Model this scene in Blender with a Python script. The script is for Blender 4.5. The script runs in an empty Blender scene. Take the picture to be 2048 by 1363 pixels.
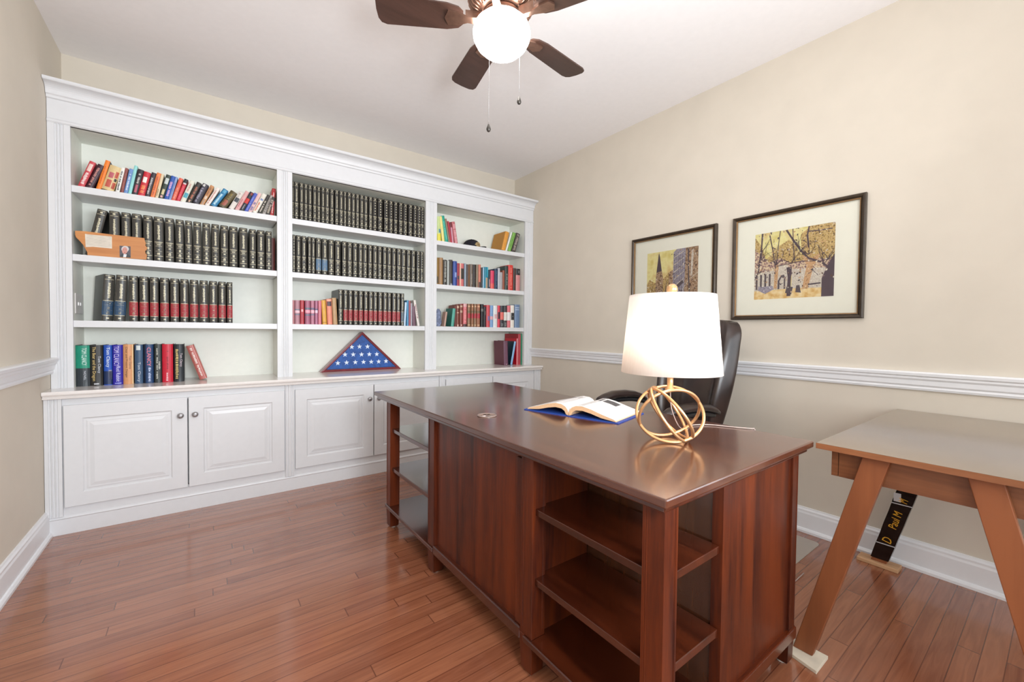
import bpy, math, random
from mathutils import Vector, Matrix
random.seed(7)
SC = bpy.context.scene
COL = SC.collection
PI = math.pi
# ------------------------------------------------------------------ camera
CAM = Vector((-2.74615, -3.6692, 1.12)); FPX = 834.055
VR = Vector((0.802312, -0.596808, 0.010727)); VU = Vector((0.006006, 0.026042, 0.999643)); VF = Vector((0.596875, 0.801961, -0.024479))
cd = bpy.data.cameras.new('camera'); co = bpy.data.objects.new('camera', cd); COL.objects.link(co)
M3 = Matrix((VR, VU, -VF)).transposed(); co.matrix_world = Matrix.Translation(CAM) @ M3.to_4x4()
cd.sensor_width = 36.0; cd.lens = FPX * 36.0 / 2048.0; cd.clip_start = 0.02
SC.camera = co
SC.view_settings.view_transform = 'Standard'; SC.view_settings.look = 'None'
SC.view_settings.gamma = 1.0; SC.view_settings.exposure = 0.16; SC.view_settings.use_curve_mapping = False
# ------------------------------------------------------------------ light
W = bpy.data.worlds.new('sky'); SC.world = W; W.use_nodes = True
W.node_tree.nodes['Background'].inputs[0].default_value = (0.80, 0.90, 1.0, 1); W.node_tree.nodes['Background'].inputs[1].default_value = 1.4
def area(name, loc, size, power, color, target):
    l = bpy.data.lights.new(name, 'AREA'); l.shape = 'RECTANGLE'; l.size, l.size_y = size; l.energy = power; l.color = color
    o = bpy.data.objects.new(name, l); COL.objects.link(o); o.location = loc
    o.rotation_euler = (Vector(target) - Vector(loc)).to_track_quat('-Z', 'Y').to_euler(); return o
YB = -5.3                       # front wall behind the camera
WX = -3.414; H = 2.755
# daylight through the front-wall windows and through a right-wall window added for light
area('daylight', (-2.55, YB + 0.03, 1.55), (1.15, 1.6), 40, (0.88, 0.95, 1.0), (-2.6, 0, 1.5))
area('daylight', (-0.95, YB + 0.03, 1.55), (1.15, 1.6), 9, (0.88, 0.95, 1.0), (-2.6, -0.5, 1.5))
area('daylight', (-0.03, -4.62, 1.55), (0.95, 1.6), 15, (0.88, 0.95, 1.0), (-3.4, -1.6, 1.6))  # added lamp at the made-up side window, brightens the left wall
# added fill lamps behind the camera, aimed at the ceiling like bounced flash
area('bounce_fill', (-2.2, -3.95, 1.35), (0.6, 0.6), 35, (0.89, 0.95, 1.0), (-2.9, -0.9, 2.755))
area('bounce_fill', (-1.2, -3.95, 1.3), (0.6, 0.6), 20, (0.89, 0.95, 1.0), (-3.2, -1.3, 2.755))
def point(name, loc, power, color, r):
    l = bpy.data.lights.new(name, 'POINT'); l.energy = power; l.color = color; l.shadow_soft_size = r
    o = bpy.data.objects.new(name, l); COL.objects.link(o); o.location = loc; return o

# ------------------------------------------------------------------ helpers
def lin(c):
    if isinstance(c, str): c = tuple(int(c[i:i+2], 16) for i in (0, 2, 4))
    return tuple(((v/255)/12.92 if v/255 <= 0.04045 else ((v/255+0.055)/1.055)**2.4) for v in c) + (1.0,)
MC = {}
def nodes(m): return m.node_tree.nodes, m.node_tree.links
def mat(name, c, rough=0.5, metal=0.0, var=0.06, scale=30.0, coat=0.0, bump=0.0, spec=0.5, stretch=(1, 1, 1)):
    key = (name, str(c), rough, metal)
    if key in MC: return MC[key]
    m = bpy.data.materials.new(name); m.use_nodes = True; N, L = nodes(m); b = N['Principled BSDF']
    b.inputs['Roughness'].default_value = rough; b.inputs['Metallic'].default_value = metal
    b.inputs['Coat Weight'].default_value = coat; b.inputs['Coat Roughness'].default_value = 0.1; b.inputs['Specular IOR Level'].default_value = spec
    tc = N.new('ShaderNodeTexCoord'); mp = N.new('ShaderNodeMapping'); nz = N.new('ShaderNodeTexNoise'); cr = N.new('ShaderNodeValToRGB')
    mp.inputs['Scale'].default_value = stretch; nz.inputs['Scale'].default_value = scale; nz.inputs['Detail'].default_value = 3
    l = lin(c); cr.color_ramp.elements[0].position = 0.3; cr.color_ramp.elements[1].position = 0.7
    cr.color_ramp.elements[0].color = tuple(v*(1-var) for v in l[:3]) + (1,); cr.color_ramp.elements[1].color = tuple(min(1, v*(1+var)) for v in l[:3]) + (1,)
    L.new(tc.outputs['Object'], mp.inputs[0]); L.new(mp.outputs[0], nz.inputs['Vector']); L.new(nz.outputs[0], cr.inputs[0]); L.new(cr.outputs[0], b.inputs['Base Color'])
    if bump:
        bp = N.new('ShaderNodeBump'); bp.inputs['Strength'].default_value = bump; bp.inputs['Distance'].default_value = 0.001
        L.new(nz.outputs[0], bp.inputs['Height']); L.new(bp.outputs[0], b.inputs['Normal'])
    MC[key] = m; return m
def wood(name, c1, c2, axis='x', rough=0.3, coat=0.3, scale=1.0, spec=0.5):
    key = (name, axis)
    if key in MC: return MC[key]
    m = bpy.data.materials.new(name); m.use_nodes = True; N, L = nodes(m); b = N['Principled BSDF']
    b.inputs['Roughness'].default_value = rough; b.inputs['Coat Weight'].default_value = coat; b.inputs['Coat Roughness'].default_value = 0.14
    b.inputs['Specular IOR Level'].default_value = spec
    tc = N.new('ShaderNodeTexCoord'); mp = N.new('ShaderNodeMapping')
    s = {'x': (1.2, 14, 14), 'y': (14, 1.2, 14), 'z': (14, 14, 1.2)}[axis]
    mp.inputs['Scale'].default_value = tuple(v*scale for v in s)
    n1 = N.new('ShaderNodeTexNoise'); n1.inputs['Scale'].default_value = 1.0; n1.inputs['Detail'].default_value = 5; n1.inputs['Distortion'].default_value = 0.8
    n2 = N.new('ShaderNodeTexNoise'); n2.inputs['Scale'].default_value = 9.0; n2.inputs['Detail'].default_value = 4
    mx = N.new('ShaderNodeMath'); mx.operation = 'MULTIPLY_ADD'; mx.inputs[1].default_value = 0.35
    cr = N.new('ShaderNodeValToRGB'); cr.color_ramp.elements[0].position = 0.45; cr.color_ramp.elements[1].position = 0.85
    cr.color_ramp.elements[0].color = lin(c2); cr.color_ramp.elements[1].color = lin(c1)
    L.new(tc.outputs['Object'], mp.inputs[0]); L.new(mp.outputs[0], n1.inputs['Vector']); L.new(mp.outputs[0], n2.inputs['Vector'])
    L.new(n2.outputs[0], mx.inputs[0]); L.new(n1.outputs[0], mx.inputs[2]); L.new(mx.outputs[0], cr.inputs[0]); L.new(cr.outputs[0], b.inputs['Base Color'])
    MC[key] = m; return m

class MB:
    def __init__(s): s.v = []; s.f = []; s.mi = []; s.sm = []; s.mats = []
    def m(s, mt):
        if mt not in s.mats: s.mats.append(mt)
        return s.mats.index(mt)
    def add(s, vs, fs, mt, smooth=False):
        k = len(s.v); i = s.m(mt); s.v += [tuple(v) for v in vs]
        for f in fs: s.f.append(tuple(k+a for a in f)); s.mi.append(i); s.sm.append(smooth)
    def box(s, lo, hi, mt, M=None):
        x0, y0, z0 = lo; x1, y1, z1 = hi
        vs = [Vector(p) for p in ((x0,y0,z0),(x1,y0,z0),(x1,y1,z0),(x0,y1,z0),(x0,y0,z1),(x1,y0,z1),(x1,y1,z1),(x0,y1,z1))]
        if M is not None: vs = [M @ v for v in vs]
        s.add(vs, [(3,2,1,0),(4,5,6,7),(0,1,5,4),(1,2,6,5),(2,3,7,6),(3,0,4,7)], mt)
    def prism(s, poly, a, b, axis, mt, M=None, smooth=False):
        # poly: list of 2-D points in the two other axes (cyclic order), extruded from a to b along axis
        def P(p, t): return Vector({'x': (t, p[0], p[1]), 'y': (p[0], t, p[1]), 'z': (p[0], p[1], t)}[axis])
        n = len(poly); vs = [P(p, a) for p in poly] + [P(p, b) for p in poly]
        if M is not None: vs = [M @ v for v in vs]
        ar = sum(poly[i][0]*poly[(i+1) % n][1] - poly[(i+1) % n][0]*poly[i][1] for i in range(n))
        sg = (1 if ar > 0 else -1) * (1 if axis != 'y' else -1) * (1 if b > a else -1)
        fs = [tuple(range(n))[::-1], tuple(range(n, 2*n))] + [(i, (i+1) % n, n+(i+1) % n, n+i) for i in range(n)]
        if sg < 0: fs = [f[::-1] for f in fs]
        s.add(vs, fs[:2], mt); k = len(s.v) - 2*n; i_ = s.m(mt)
        for f in fs[2:]: s.f.append(tuple(k+a for a in f)); s.mi.append(i_); s.sm.append(smooth)
    def rings(s, R, mt, cap=True, close=False, smooth=True):
        n = len(R[0]); k = len(s.v); i_ = s.m(mt); s.v += [tuple(p) for r in R for p in r]
        m = len(R)
        for a in range(m if close else m-1):
            b = (a+1) % m
            for j in range(n):
                s.f.append((k+a*n+j, k+a*n+(j+1) % n, k+b*n+(j+1) % n, k+b*n+j)); s.mi.append(i_); s.sm.append(smooth)
        if cap and not close:
            s.f.append(tuple(k+j for j in range(n))[::-1]); s.mi.append(i_); s.sm.append(False)
            s.f.append(tuple(k+(m-1)*n+j for j in range(n))); s.mi.append(i_); s.sm.append(False)
    def tube(s, pts, r, mt, n=10, close=False):
        pts = [Vector(p) for p in pts]; R = []; m = len(pts); up = None
        for i, p in enumerate(pts):
            if close: t = (pts[(i+1) % m] - pts[i-1])
            else: t = pts[min(i+1, m-1)] - pts[max(i-1, 0)]
            t.normalize()
            if up is None: up = t.orthogonal().normalized()
            up = (up - t*up.dot(t)).normalized(); sd = t.cross(up)
            rr = r[i] if isinstance(r, (list, tuple)) else r
            R.append([p + (up*math.cos(2*PI*j/n) + sd*math.sin(2*PI*j/n))*rr for j in range(n)])
        s.rings(R, mt, close=close)
    def lathe(s, prof, c, mt, n=32, M=None, cap=True, sq=(1, 1)):
        R = [[Vector((c[0]+r*sq[0]*math.cos(2*PI*j/n), c[1]+r*sq[1]*math.sin(2*PI*j/n), c[2]+z)) for j in range(n)] for r, z in prof]
        if M is not None: R = [[M @ v for v in r] for r in R]
        s.rings(R, mt, cap=cap)
    def build(s, name, parent=None, M=None, bevel=0.0, seg=2, loc=None):
        me = bpy.data.meshes.new(name); me.from_pydata(s.v, [], s.f)
        for m_ in s.mats: me.materials.append(m_)
        me.polygons.foreach_set('material_index', s.mi); me.polygons.foreach_set('use_smooth', s.sm); me.update()
        o = bpy.data.objects.new(name, me); COL.objects.link(o)
        if loc is not None:
            me.transform(Matrix.Translation(-Vector(loc))); o.location = loc
        if parent is not None: o.parent = parent
        if bevel:
            b = o.modifiers.new('bevel', 'BEVEL'); b.width = bevel; b.segments = seg; b.limit_method = 'ANGLE'; b.angle_limit = math.radians(40)
            b.harden_normals = False
        return o
def relink(o, parent):
    # keep a part's world placement under an Empty that is only translated / rotated about z
    o.parent = parent; o.matrix_parent_inverse = parent.matrix_basis.inverted()
def tag(o, label, cat, group=None):
    o['label'] = label; o['category'] = cat
    if group: o['group'] = group
    return o
def thing(name, loc, label, cat, group=None, rz=0.0):
    o = bpy.data.objects.new(name, None); COL.objects.link(o); o.location = loc; o.rotation_euler = (0, 0, rz); o.empty_display_size = 0.05
    return tag(o, label, cat, group)
def struct(o): o['kind'] = 'structure'; return o
def part(mb, name, root, bevel=0.0, world=True):
    o = mb.build(name, bevel=bevel)
    if world: relink(o, root)
    else: o.parent = root
    return o

# ------------------------------------------------------------------ materials
WALL = mat('beige_wall_paint', 'd6ccbd', 0.75, var=0.02, scale=6, bump=0.05)
CEIL = mat('ceiling_paint', 'f6f2f1', 0.9, var=0.01)
TRIM = mat('white_trim_paint', 'ececee', 0.32, var=0.01)
CAB = mat('white_cabinet_paint', 'dbdbdd', 0.35, var=0.012)
INT = mat('bookcase_interior_paint', 'e9eae1', 0.5, var=0.015)
COUNT = mat('counter_gloss_paint', 'e8e2de', 0.13, var=0.012)
PEWTER = mat('pewter', 'a8a6a8', 0.35, 0.8)
DESKX = wood('cherry_wood', '62280f', '300f08', 'x', 0.25, 0.6)
DESKY = wood('cherry_wood', '4e200f', '260c07', 'y', 0.22, 0.8)  # same cherry, darkened to carry the shade of the desk shelves
DESKZ = wood('cherry_wood', '662a0e', '30100a', 'z', 0.38, 0.12, spec=0.35)
DESKB = wood('cherry_back', '54301c', '3c2014', 'z', 0.25, 1.0)
DTOP = wood('cherry_top', '57301f', '432015', 'y', 0.27, 0.8)
TBLX = wood('walnut_table', '8f5a38', '6d3f25', 'y', 0.4, 0.1)
TBLZ = wood('walnut_table', '935632', '7a4426', 'z', 0.5, 0.05, 0.6)
TTOP = wood('walnut_table_top', '7a6550', '6b5743', 'y', 0.22, 0.7)  # olive-grey of the wall's reflection is put into this colour
LEATH = mat('brown_black_leather', '2e211d', 0.28, var=0.35, scale=14, bump=0.2, spec=0.7)
BLKP = mat('black_plastic', '1b1a1b', 0.35)
PAGE = mat('page_block', 'e6dccb', 0.8, var=0.08, scale=90, stretch=(8, 1, 1))

def floor_mat():
    m = bpy.data.materials.new('oak_plank_floor'); m.use_nodes = True; N, L = nodes(m); b = N['Principled BSDF']
    def mth(op, a, bb=None, c=None):
        n = N.new('ShaderNodeMath'); n.operation = op
        for i, v in enumerate((a, bb, c)):
            if v is None: continue
            if isinstance(v, (int, float)): n.inputs[i].default_value = v
            else: L.new(v, n.inputs[i])
        return n.outputs[0]
    tc = N.new('ShaderNodeTexCoord'); sp = N.new('ShaderNodeSeparateXYZ'); L.new(tc.outputs['Object'], sp.inputs[0])
    x, y = sp.outputs[0], sp.outputs[1]; PW = 0.0575; PL = 1.15
    yr = mth('DIVIDE', y, PW); row = mth('FLOOR', yr); fy = mth('FRACT', yr)
    wn = N.new('ShaderNodeTexWhiteNoise'); wn.noise_dimensions = '1D'; L.new(row, wn.inputs['W'])
    xs = mth('ADD', mth('DIVIDE', x, PL), mth('MULTIPLY', wn.outputs['Value'], 7.3)); cell = mth('FLOOR', xs); fx = mth('FRACT', xs)
    cx = N.new('ShaderNodeCombineXYZ'); L.new(row, cx.inputs[0]); L.new(cell, cx.inputs[1])
    w2 = N.new('ShaderNodeTexWhiteNoise'); w2.noise_dimensions = '2D'; L.new(cx.outputs[0], w2.inputs['Vector'])
    seam = mth('MAXIMUM', mth('LESS_THAN', fy, 0.05), mth('LESS_THAN', fx, 0.0032))
    gv = N.new('ShaderNodeCombineXYZ'); L.new(mth('ADD', mth('MULTIPLY', x, 2.2), mth('MULTIPLY', w2.outputs['Value'], 31)), gv.inputs[0]); L.new(mth('MULTIPLY', y, 34), gv.inputs[1]); L.new(mth('MULTIPLY', w2.outputs['Value'], 17), gv.inputs[2])
    g1 = N.new('ShaderNodeTexNoise'); g1.inputs['Scale'].default_value = 1.3; g1.inputs['Detail'].default_value = 6; g1.inputs['Distortion'].default_value = 1.4; L.new(gv.outputs[0], g1.inputs['Vector'])
    wv = N.new('ShaderNodeTexNoise'); wv.inputs['Scale'].default_value = 6; wv.inputs['Detail'].default_value = 2; L.new(gv.outputs[0], wv.inputs['Vector'])
    cr = N.new('ShaderNodeValToRGB'); cr.color_ramp.elements[0].position = 0.25; cr.color_ramp.elements[1].position = 0.75
    cr.color_ramp.elements[0].color = lin('7d4731'); cr.color_ramp.elements[1].color = lin('a3684a')
    L.new(mth('ADD', mth('MULTIPLY', g1.outputs[0], 0.75), mth('MULTIPLY', w2.outputs['Value'], 0.25)), cr.inputs[0])
    mx = N.new('ShaderNodeMix'); mx.data_type = 'RGBA'; mx.inputs[7].default_value = lin('54291a')
    L.new(mth('MULTIPLY', seam, 0.75), mx.inputs[0]); L.new(cr.outputs[0], mx.inputs[6]); L.new(mx.outputs[2], b.inputs['Base Color'])
    L.new(mth('MULTIPLY_ADD', wv.outputs[0], 0.08, 0.15), b.inputs['Roughness'])
    b.inputs['Coat Weight'].default_value = 0.7; b.inputs['Coat Roughness'].default_value = 0.13; b.inputs['Coat IOR'].default_value = 1.5
    bp = N.new('ShaderNodeBump'); bp.inputs['Strength'].default_value = 0.25; bp.inputs['Distance'].default_value = 0.001
    L.new(mth('SUBTRACT', 1.0, seam), bp.inputs['Height']); L.new(bp.outputs[0], b.inputs['Normal'])
    return m
FLOOR = floor_mat()
def glass_mat(name='picture_glass', tint=(1, 1, 1, 1), rough=0.02, ior=1.45):
    m = bpy.data.materials.new(name); m.use_nodes = True; N, L = nodes(m)
    for n in list(N):
        if n.type != 'OUTPUT_MATERIAL': N.remove(n)
    out = N[0]; t = N.new('ShaderNodeBsdfTransparent'); t.inputs[0].default_value = tint; g = N.new('ShaderNodeBsdfGlossy'); g.inputs['Roughness'].default_value = rough
    fr = N.new('ShaderNodeFresnel'); fr.inputs[0].default_value = ior; mx = N.new('ShaderNodeMixShader')
    L.new(fr.outputs[0], mx.inputs[0]); L.new(t.outputs[0], mx.inputs[1]); L.new(g.outputs[0], mx.inputs[2]); L.new(mx.outputs[0], out.inputs[0]); return m
GLASS = glass_mat(); NGL = glass_mat('non_glare_glass', rough=0.3, ior=1.2)

# ------------------------------------------------------------------ room shell
b = MB(); b.box((WX-0.1, YB-0.1, -0.1), (0.1, 0.1, 0), FLOOR); struct(b.build('floor'))
b = MB(); b.box((WX-0.1, YB-0.1, H), (0.1, 0.1, H+0.1), CEIL); struct(b.build('ceiling'))
b = MB(); b.box((WX-0.1, 0, 0), (0.1, 0.1, H), WALL); struct(b.build('wall_back'))
b = MB(); W3 = (-5.1, -4.15)
b.box((0, W3[1], 0), (0.1, 0, H), WALL); b.box((0, YB-0.1, 0), (0.1, W3[0], H), WALL); b.box((0, W3[0], 0), (0.1, W3[1], 0.75), WALL); b.box((0, W3[0], 2.35), (0.1, W3[1], H), WALL)
struct(b.build('wall_right'))
b = MB(); b.box((WX-0.1, YB-0.1, 0), (WX, 0, H), WALL); struct(b.build('wall_left'))
WIN = [(-3.125, -1.975), (-1.525, -0.375)]; WZ0, WZ1 = 0.75, 2.35
b = MB(); xs = [WX, WIN[0][0], WIN[0][1], WIN[1][0], WIN[1][1], 0]
for i in range(5):
    if i in (1, 3):
        b.box((xs[i], YB-0.1, 0), (xs[i+1], YB, WZ0), WALL); b.box((xs[i], YB-0.1, WZ1), (xs[i+1], YB, H), WALL)
    else: b.box((xs[i], YB-0.1, 0), (xs[i+1], YB, H), WALL)
struct(b.build('wall_front'))
for k, (a, c) in enumerate(WIN):
    b = MB(); t = 0.07
    b.box((a-t, YB, WZ0-t), (c+t, YB+0.02, WZ0), TRIM); b.box((a-t, YB, WZ1), (c+t, YB+0.02, WZ1+t), TRIM)
    b.box((a-t, YB, WZ0), (a, YB+0.02, WZ1), TRIM); b.box((c, YB, WZ0), (c+t, YB+0.02, WZ1), TRIM)
    b.box(((a+c)/2-0.012, YB-0.06, WZ0), ((a+c)/2+0.012, YB-0.03, WZ1), TRIM)
    for zz in (1.15, 1.55, 1.95): b.box((a, YB-0.06, zz-0.012), (c, YB-0.03, zz+0.012), TRIM)
    w = struct(b.build('window_%d' % (k+1)))
    g = MB(); g.box((a, YB-0.05, WZ0), (c, YB-0.045, WZ1), GLASS); g.build('window_pane', w)
b = MB(); t = 0.07; a, c = W3  # unseen window added in the right wall to light the left side
b.box((-0.02, a-t, WZ0-0.07), (0, c+t, WZ0), TRIM); b.box((-0.02, a-t, WZ1), (0, c+t, WZ1+t), TRIM); b.box((-0.02, a-t, WZ0), (0, a, WZ1), TRIM); b.box((-0.02, c, WZ0), (0, c+t, WZ1), TRIM)
b.box((0.03, (a+c)/2-0.012, WZ0), (0.06, (a+c)/2+0.012, WZ1), TRIM)
for zz in (1.15, 1.55, 1.95): b.box((0.03, a, zz-0.012), (0.06, c, zz+0.012), TRIM)
w = struct(b.build('window_3')); g = MB(); g.box((0.045, a, WZ0), (0.05, c, WZ1), GLASS); g.build('window_pane', w)
def profile_run(name, prof, axis, a, c, side):
    # prof: (distance from wall, z) ; side 'right' wall x=0 (run in y) or 'left' wall x=WX
    b = MB(); pts = [((-d if side == 'right' else WX + d), z) for d, z in prof]
    b.prism([(p[0], p[1]) for p in pts], a, c, 'y', TRIM); return struct(b.build(name))
BASE = [(0, 0), (0.028, 0), (0.028, 0.012), (0.022, 0.022), (0.016, 0.024), (0.016, 0.105), (0.013, 0.115), (0.013, 0.124), (0.008, 0.132), (0.006, 0.139), (0, 0.139)]
RAIL = [(0, 0.858), (0.010, 0.858), (0.014, 0.868), (0.012, 0.876), (0.018, 0.884), (0.020, 0.905), (0.026, 0.914), (0.026, 0.922), (0.032, 0.928), (0.034, 0.940), (0.028, 0.946), (0, 0.946)]
profile_run('baseboard_right', BASE, 'y', YB+0.001, -0.462, 'right'); profile_run('baseboard_left', BASE, 'y', YB+0.001, -0.462, 'left')
profile_run('trim_1', RAIL, 'y', -4.07, -0.325, 'right'); profile_run('trim_2', RAIL, 'y', YB+0.001, -0.325, 'left')

# ------------------------------------------------------------------ built-in bookcase
def fluted(x0, x1, z0, z1, yf, yb, n=3, mt=CAB, inset=0.28):
    # vertical board with n grooves on its front
    w = x1-x0; a = x0 + w*inset; c = x1 - w*inset; step = (c-a)/n; g = min(0.007, step*0.42); pts = [(x0, yf), ]
    for i in range(n+0):
        cx = a + step*(i+0.5)
        pts += [(cx-g, yf), (cx-g*0.5, yf+0.005), (cx+g*0.5, yf+0.005), (cx+g, yf)]
    pts += [(x1, yf), (x1, yb), (x0, yb)]
    b = MB(); b.prism(pts, z0, z1, 'z', mt); return b
YF = -0.323; YI = -0.055; ZK = 0.775
BAYS = [(-3.324, -2.318), (-2.223, -1.195), (-1.09, -0.106)]
SHZ = [1.907, 1.524, 1.152]; ST = 0.038
bk = thing('bookcase', (WX/2, 0, ZK), 'white built-in bookcase of three open bays with crown moulding, above the base cabinets', 'bookcase')
b = MB(); b.box((WX+0.002, YI, ZK), (-0.002, -0.002, 2.40), INT); part(b, 'back_panel', bk)
PIL = [(WX+0.002, -3.324), (-2.318, -2.223), (-1.195, -1.09), (-0.106, -0.002)]
for i, (a, c) in enumerate(PIL):
    part(fluted(a, c, ZK, 2.25, YF-0.004, YF+0.016), 'pilaster', bk)
    ins = 0.0 if i in (0, 3) else 0.006
    b = MB()
    b.box((a+ (0 if i == 0 else ins), YF+0.016, ZK), (c-(0 if i == 3 else ins), YI, 2.24), INT); part(b, 'side_panel', bk)
b = MB(); b.box((WX+0.002, YF+0.004, 2.226), (-0.002, YI, 2.25), INT); part(b, 'top_panel', bk)
b = MB(); b.prism([(YF+0.016, 2.226), (YF-0.004, 2.226), (YF-0.010, 2.232), (YF-0.010, 2.242), (YF-0.004, 2.25), (YF-0.004, 2.40), (YF+0.016, 2.40)], WX+0.002, -0.002, 'x', CAB); part(b, 'frieze', bk)
cp = [(0.0, 2.352), (0.010, 2.356), (0.012, 2.368), (0.020, 2.374), (0.022, 2.382)]
for i in range(7):
    t = i/6*PI/2; cp.append((0.022 + 0.048*(1-math.cos(t)), 2.384 + 0.036*math.sin(t)))
cp += [(0.076, 2.422), (0.080, 2.428), (0.080, 2.438), (0.0, 2.438)]
b = MB(); b.prism([(YF-0.004-d, z) for d, z in cp], WX+0.002, -0.002, 'x', CAB); part(b, 'crown_moulding', bk)
b = MB(); b.box((WX+0.002, YF-0.004, 2.40), (-0.002, -0.002, 2.436), CAB); part(b, 'top_cover', bk)
for (x0, x1) in BAYS:
    for z in SHZ:
        b = MB(); b.box((x0+0.0, YF+0.006, z-ST), (x1-0.0, YI, z), CAB); part(b, 'shelf', bk, bevel=0.0015)
# counter
ct = [(-0.057, 0.735), (-0.495, 0.735), (-0.497, 0.742), (-0.491, 0.747), (-0.495, 0.752), (-0.505, 0.754), (-0.509, 0.760), (-0.509, 0.768), (-0.505, 0.775), (-0.002, 0.775), (-0.002, 0.735)]
b = MB(); b.prism(ct, WX+0.002, -0.002, 'x', COUNT); tag(b.build('countertop'), 'long glossy white countertop ledge running the full width under the bookcase', 'countertop')
# base cabinets
CABS = [(WX+0.002, -2.263, [(-3.341, -2.819), (-2.813, -2.296)], 'white base cabinet with two panel doors under the left bay, nearest the left wall'),
        (-2.263, -1.101, [(-2.230, -1.689), (-1.683, -1.135)], 'white base cabinet under the middle bay, below the triangular flag case'),
        (-1.101, -0.002, [(-1.068, -0.588), (-0.582, -0.092)], 'white base cabinet under the right bay, mostly hidden behind the desk')]
YL = -0.46
def raised(b, x0, x1, z0, z1, yf, mt):
    L = [(0, 0.018), (0, 0.002), (0.002, 0), (0.072, 0), (0.078, 0.007), (0.085, 0.007), (0.092, 0.0045), (0.100, 0.0045), (0.118, 0.0005), (0.5, 0.0005)]
    R = []
    for d, dy in L[:-1]:
        y = yf + dy; R.append([(x0+d, y, z0+d), (x1-d, y, z0+d), (x1-d, y, z1-d), (x0+d, y, z1-d)])
    b.rings(R, mt, cap=True, smooth=False)
for ci, (x0, x1, doors, lab) in enumerate(CABS):
    c = thing('base_cabinet', ((x0+x1)/2, -0.25, 0), lab, 'cabinet', 'built-in base cabinets')
    b = MB(); b.box((x0, YL+0.045, 0.09), (x1, -0.02, 0.735), CAB); part(b, 'carcass', c)
    b = MB(); yf0, yf1 = YL+0.002, YL+0.0448; b.box((x0, yf0, 0.685), (x1, yf1, 0.735), CAB); b.box((x0, yf0, 0.1), (x1, yf1, 0.158), CAB)
    b.box((x0, yf0, 0.158), (doors[0][0]+0.015, yf1, 0.685), CAB); b.box((doors[1][1]-0.015, yf0, 0.158), (x1, yf1, 0.685), CAB); part(b, 'face_frame', c)
    b = MB(); b.prism([(-0.05, 0), (YL-0.003, 0), (YL-0.003, 0.083), (YL-0.007, 0.088), (YL-0.005, 0.094), (YL, 0.1), (-0.05, 0.1)], x0, x1, 'x', CAB); part(b, 'plinth', c)
    pw = 0.03
    part(fluted(x0 if ci else x0, doors[0][0]-0.006, 0.1, 0.735, YL-0.012, YL+0.004, 3 if ci == 0 else 1, inset=0.2), 'pilaster', c)
    part(fluted(doors[1][1]+0.006, x1, 0.1, 0.735, YL-0.012, YL+0.004, 3 if ci == 2 else 1, inset=0.2), 'pilaster', c)
    for k, (a, d) in enumerate(doors):
        b = MB(); raised(b, a, d, 0.147, 0.696, YL-0.016, CAB); dr = part(b, 'door', c)
        kx = d-0.032 if k == 0 else a+0.032
        b = MB(); Mk = Matrix.Translation((kx, YL-0.016, 0.59)) @ Matrix.Rotation(PI/2, 4, 'X')
        b.lathe([(0.006, -0.001), (0.006, 0.010), (0.009, 0.013), (0.0165, 0.017), (0.0165, 0.020), (0.012, 0.026), (0.005, 0.028)], (0, 0, 0), PEWTER, 20, Mk)
        kb = b.build('knob'); kb.parent = dr
        kb.matrix_parent_inverse = dr.matrix_parent_inverse.copy() if False else Matrix.Identity(4)
# ------------------------------------------------------------------ books
CW = {}
def cm(c, rough=0.45):
    return mat('book_cover', c, rough, var=0.05, scale=60)
SPN = 6
def spine_y(u, w):   # u 0..1 across the spine -> how far the spine bulges out
    return -min(0.009, w*0.2)*math.sin(PI*u)**0.7 if 0 < u < 1 else 0.0
def book_mesh(key, w, h, d, c, side=None, rough=0.45):
    k = ('cover',) + key
    if k in CW: return CW[k]
    b = MB(); m1 = cm(c, rough); m2 = m1 if side is None else cm(side, rough); t = min(0.003, w*0.14)
    b.box((0, 0.0, 0), (t, d, h), m2); b.box((w-t, 0.0, 0), (w, d, h), m2)
    out = [(w*i/SPN, spine_y(i/SPN, w)) for i in range(SPN+1)]
    b.prism(out + [(w-t, 0.003), (t, 0.003)], 0, h, 'z', m1, smooth=False)
    me = b.build('book'); mm = me.data; bpy.data.objects.remove(me); CW[k] = mm; return mm
def page_mesh(key, w, h, d):
    k = ('pages',) + key
    if k in CW: return CW[k]
    b = MB(); t = min(0.003, w*0.14); b.box((t, 0.003, 0.004), (w-t, d-0.004, h-0.004), PAGE)
    me = b.build('pages'); mm = me.data; bpy.data.objects.remove(me); CW[k] = mm; return mm
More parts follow.
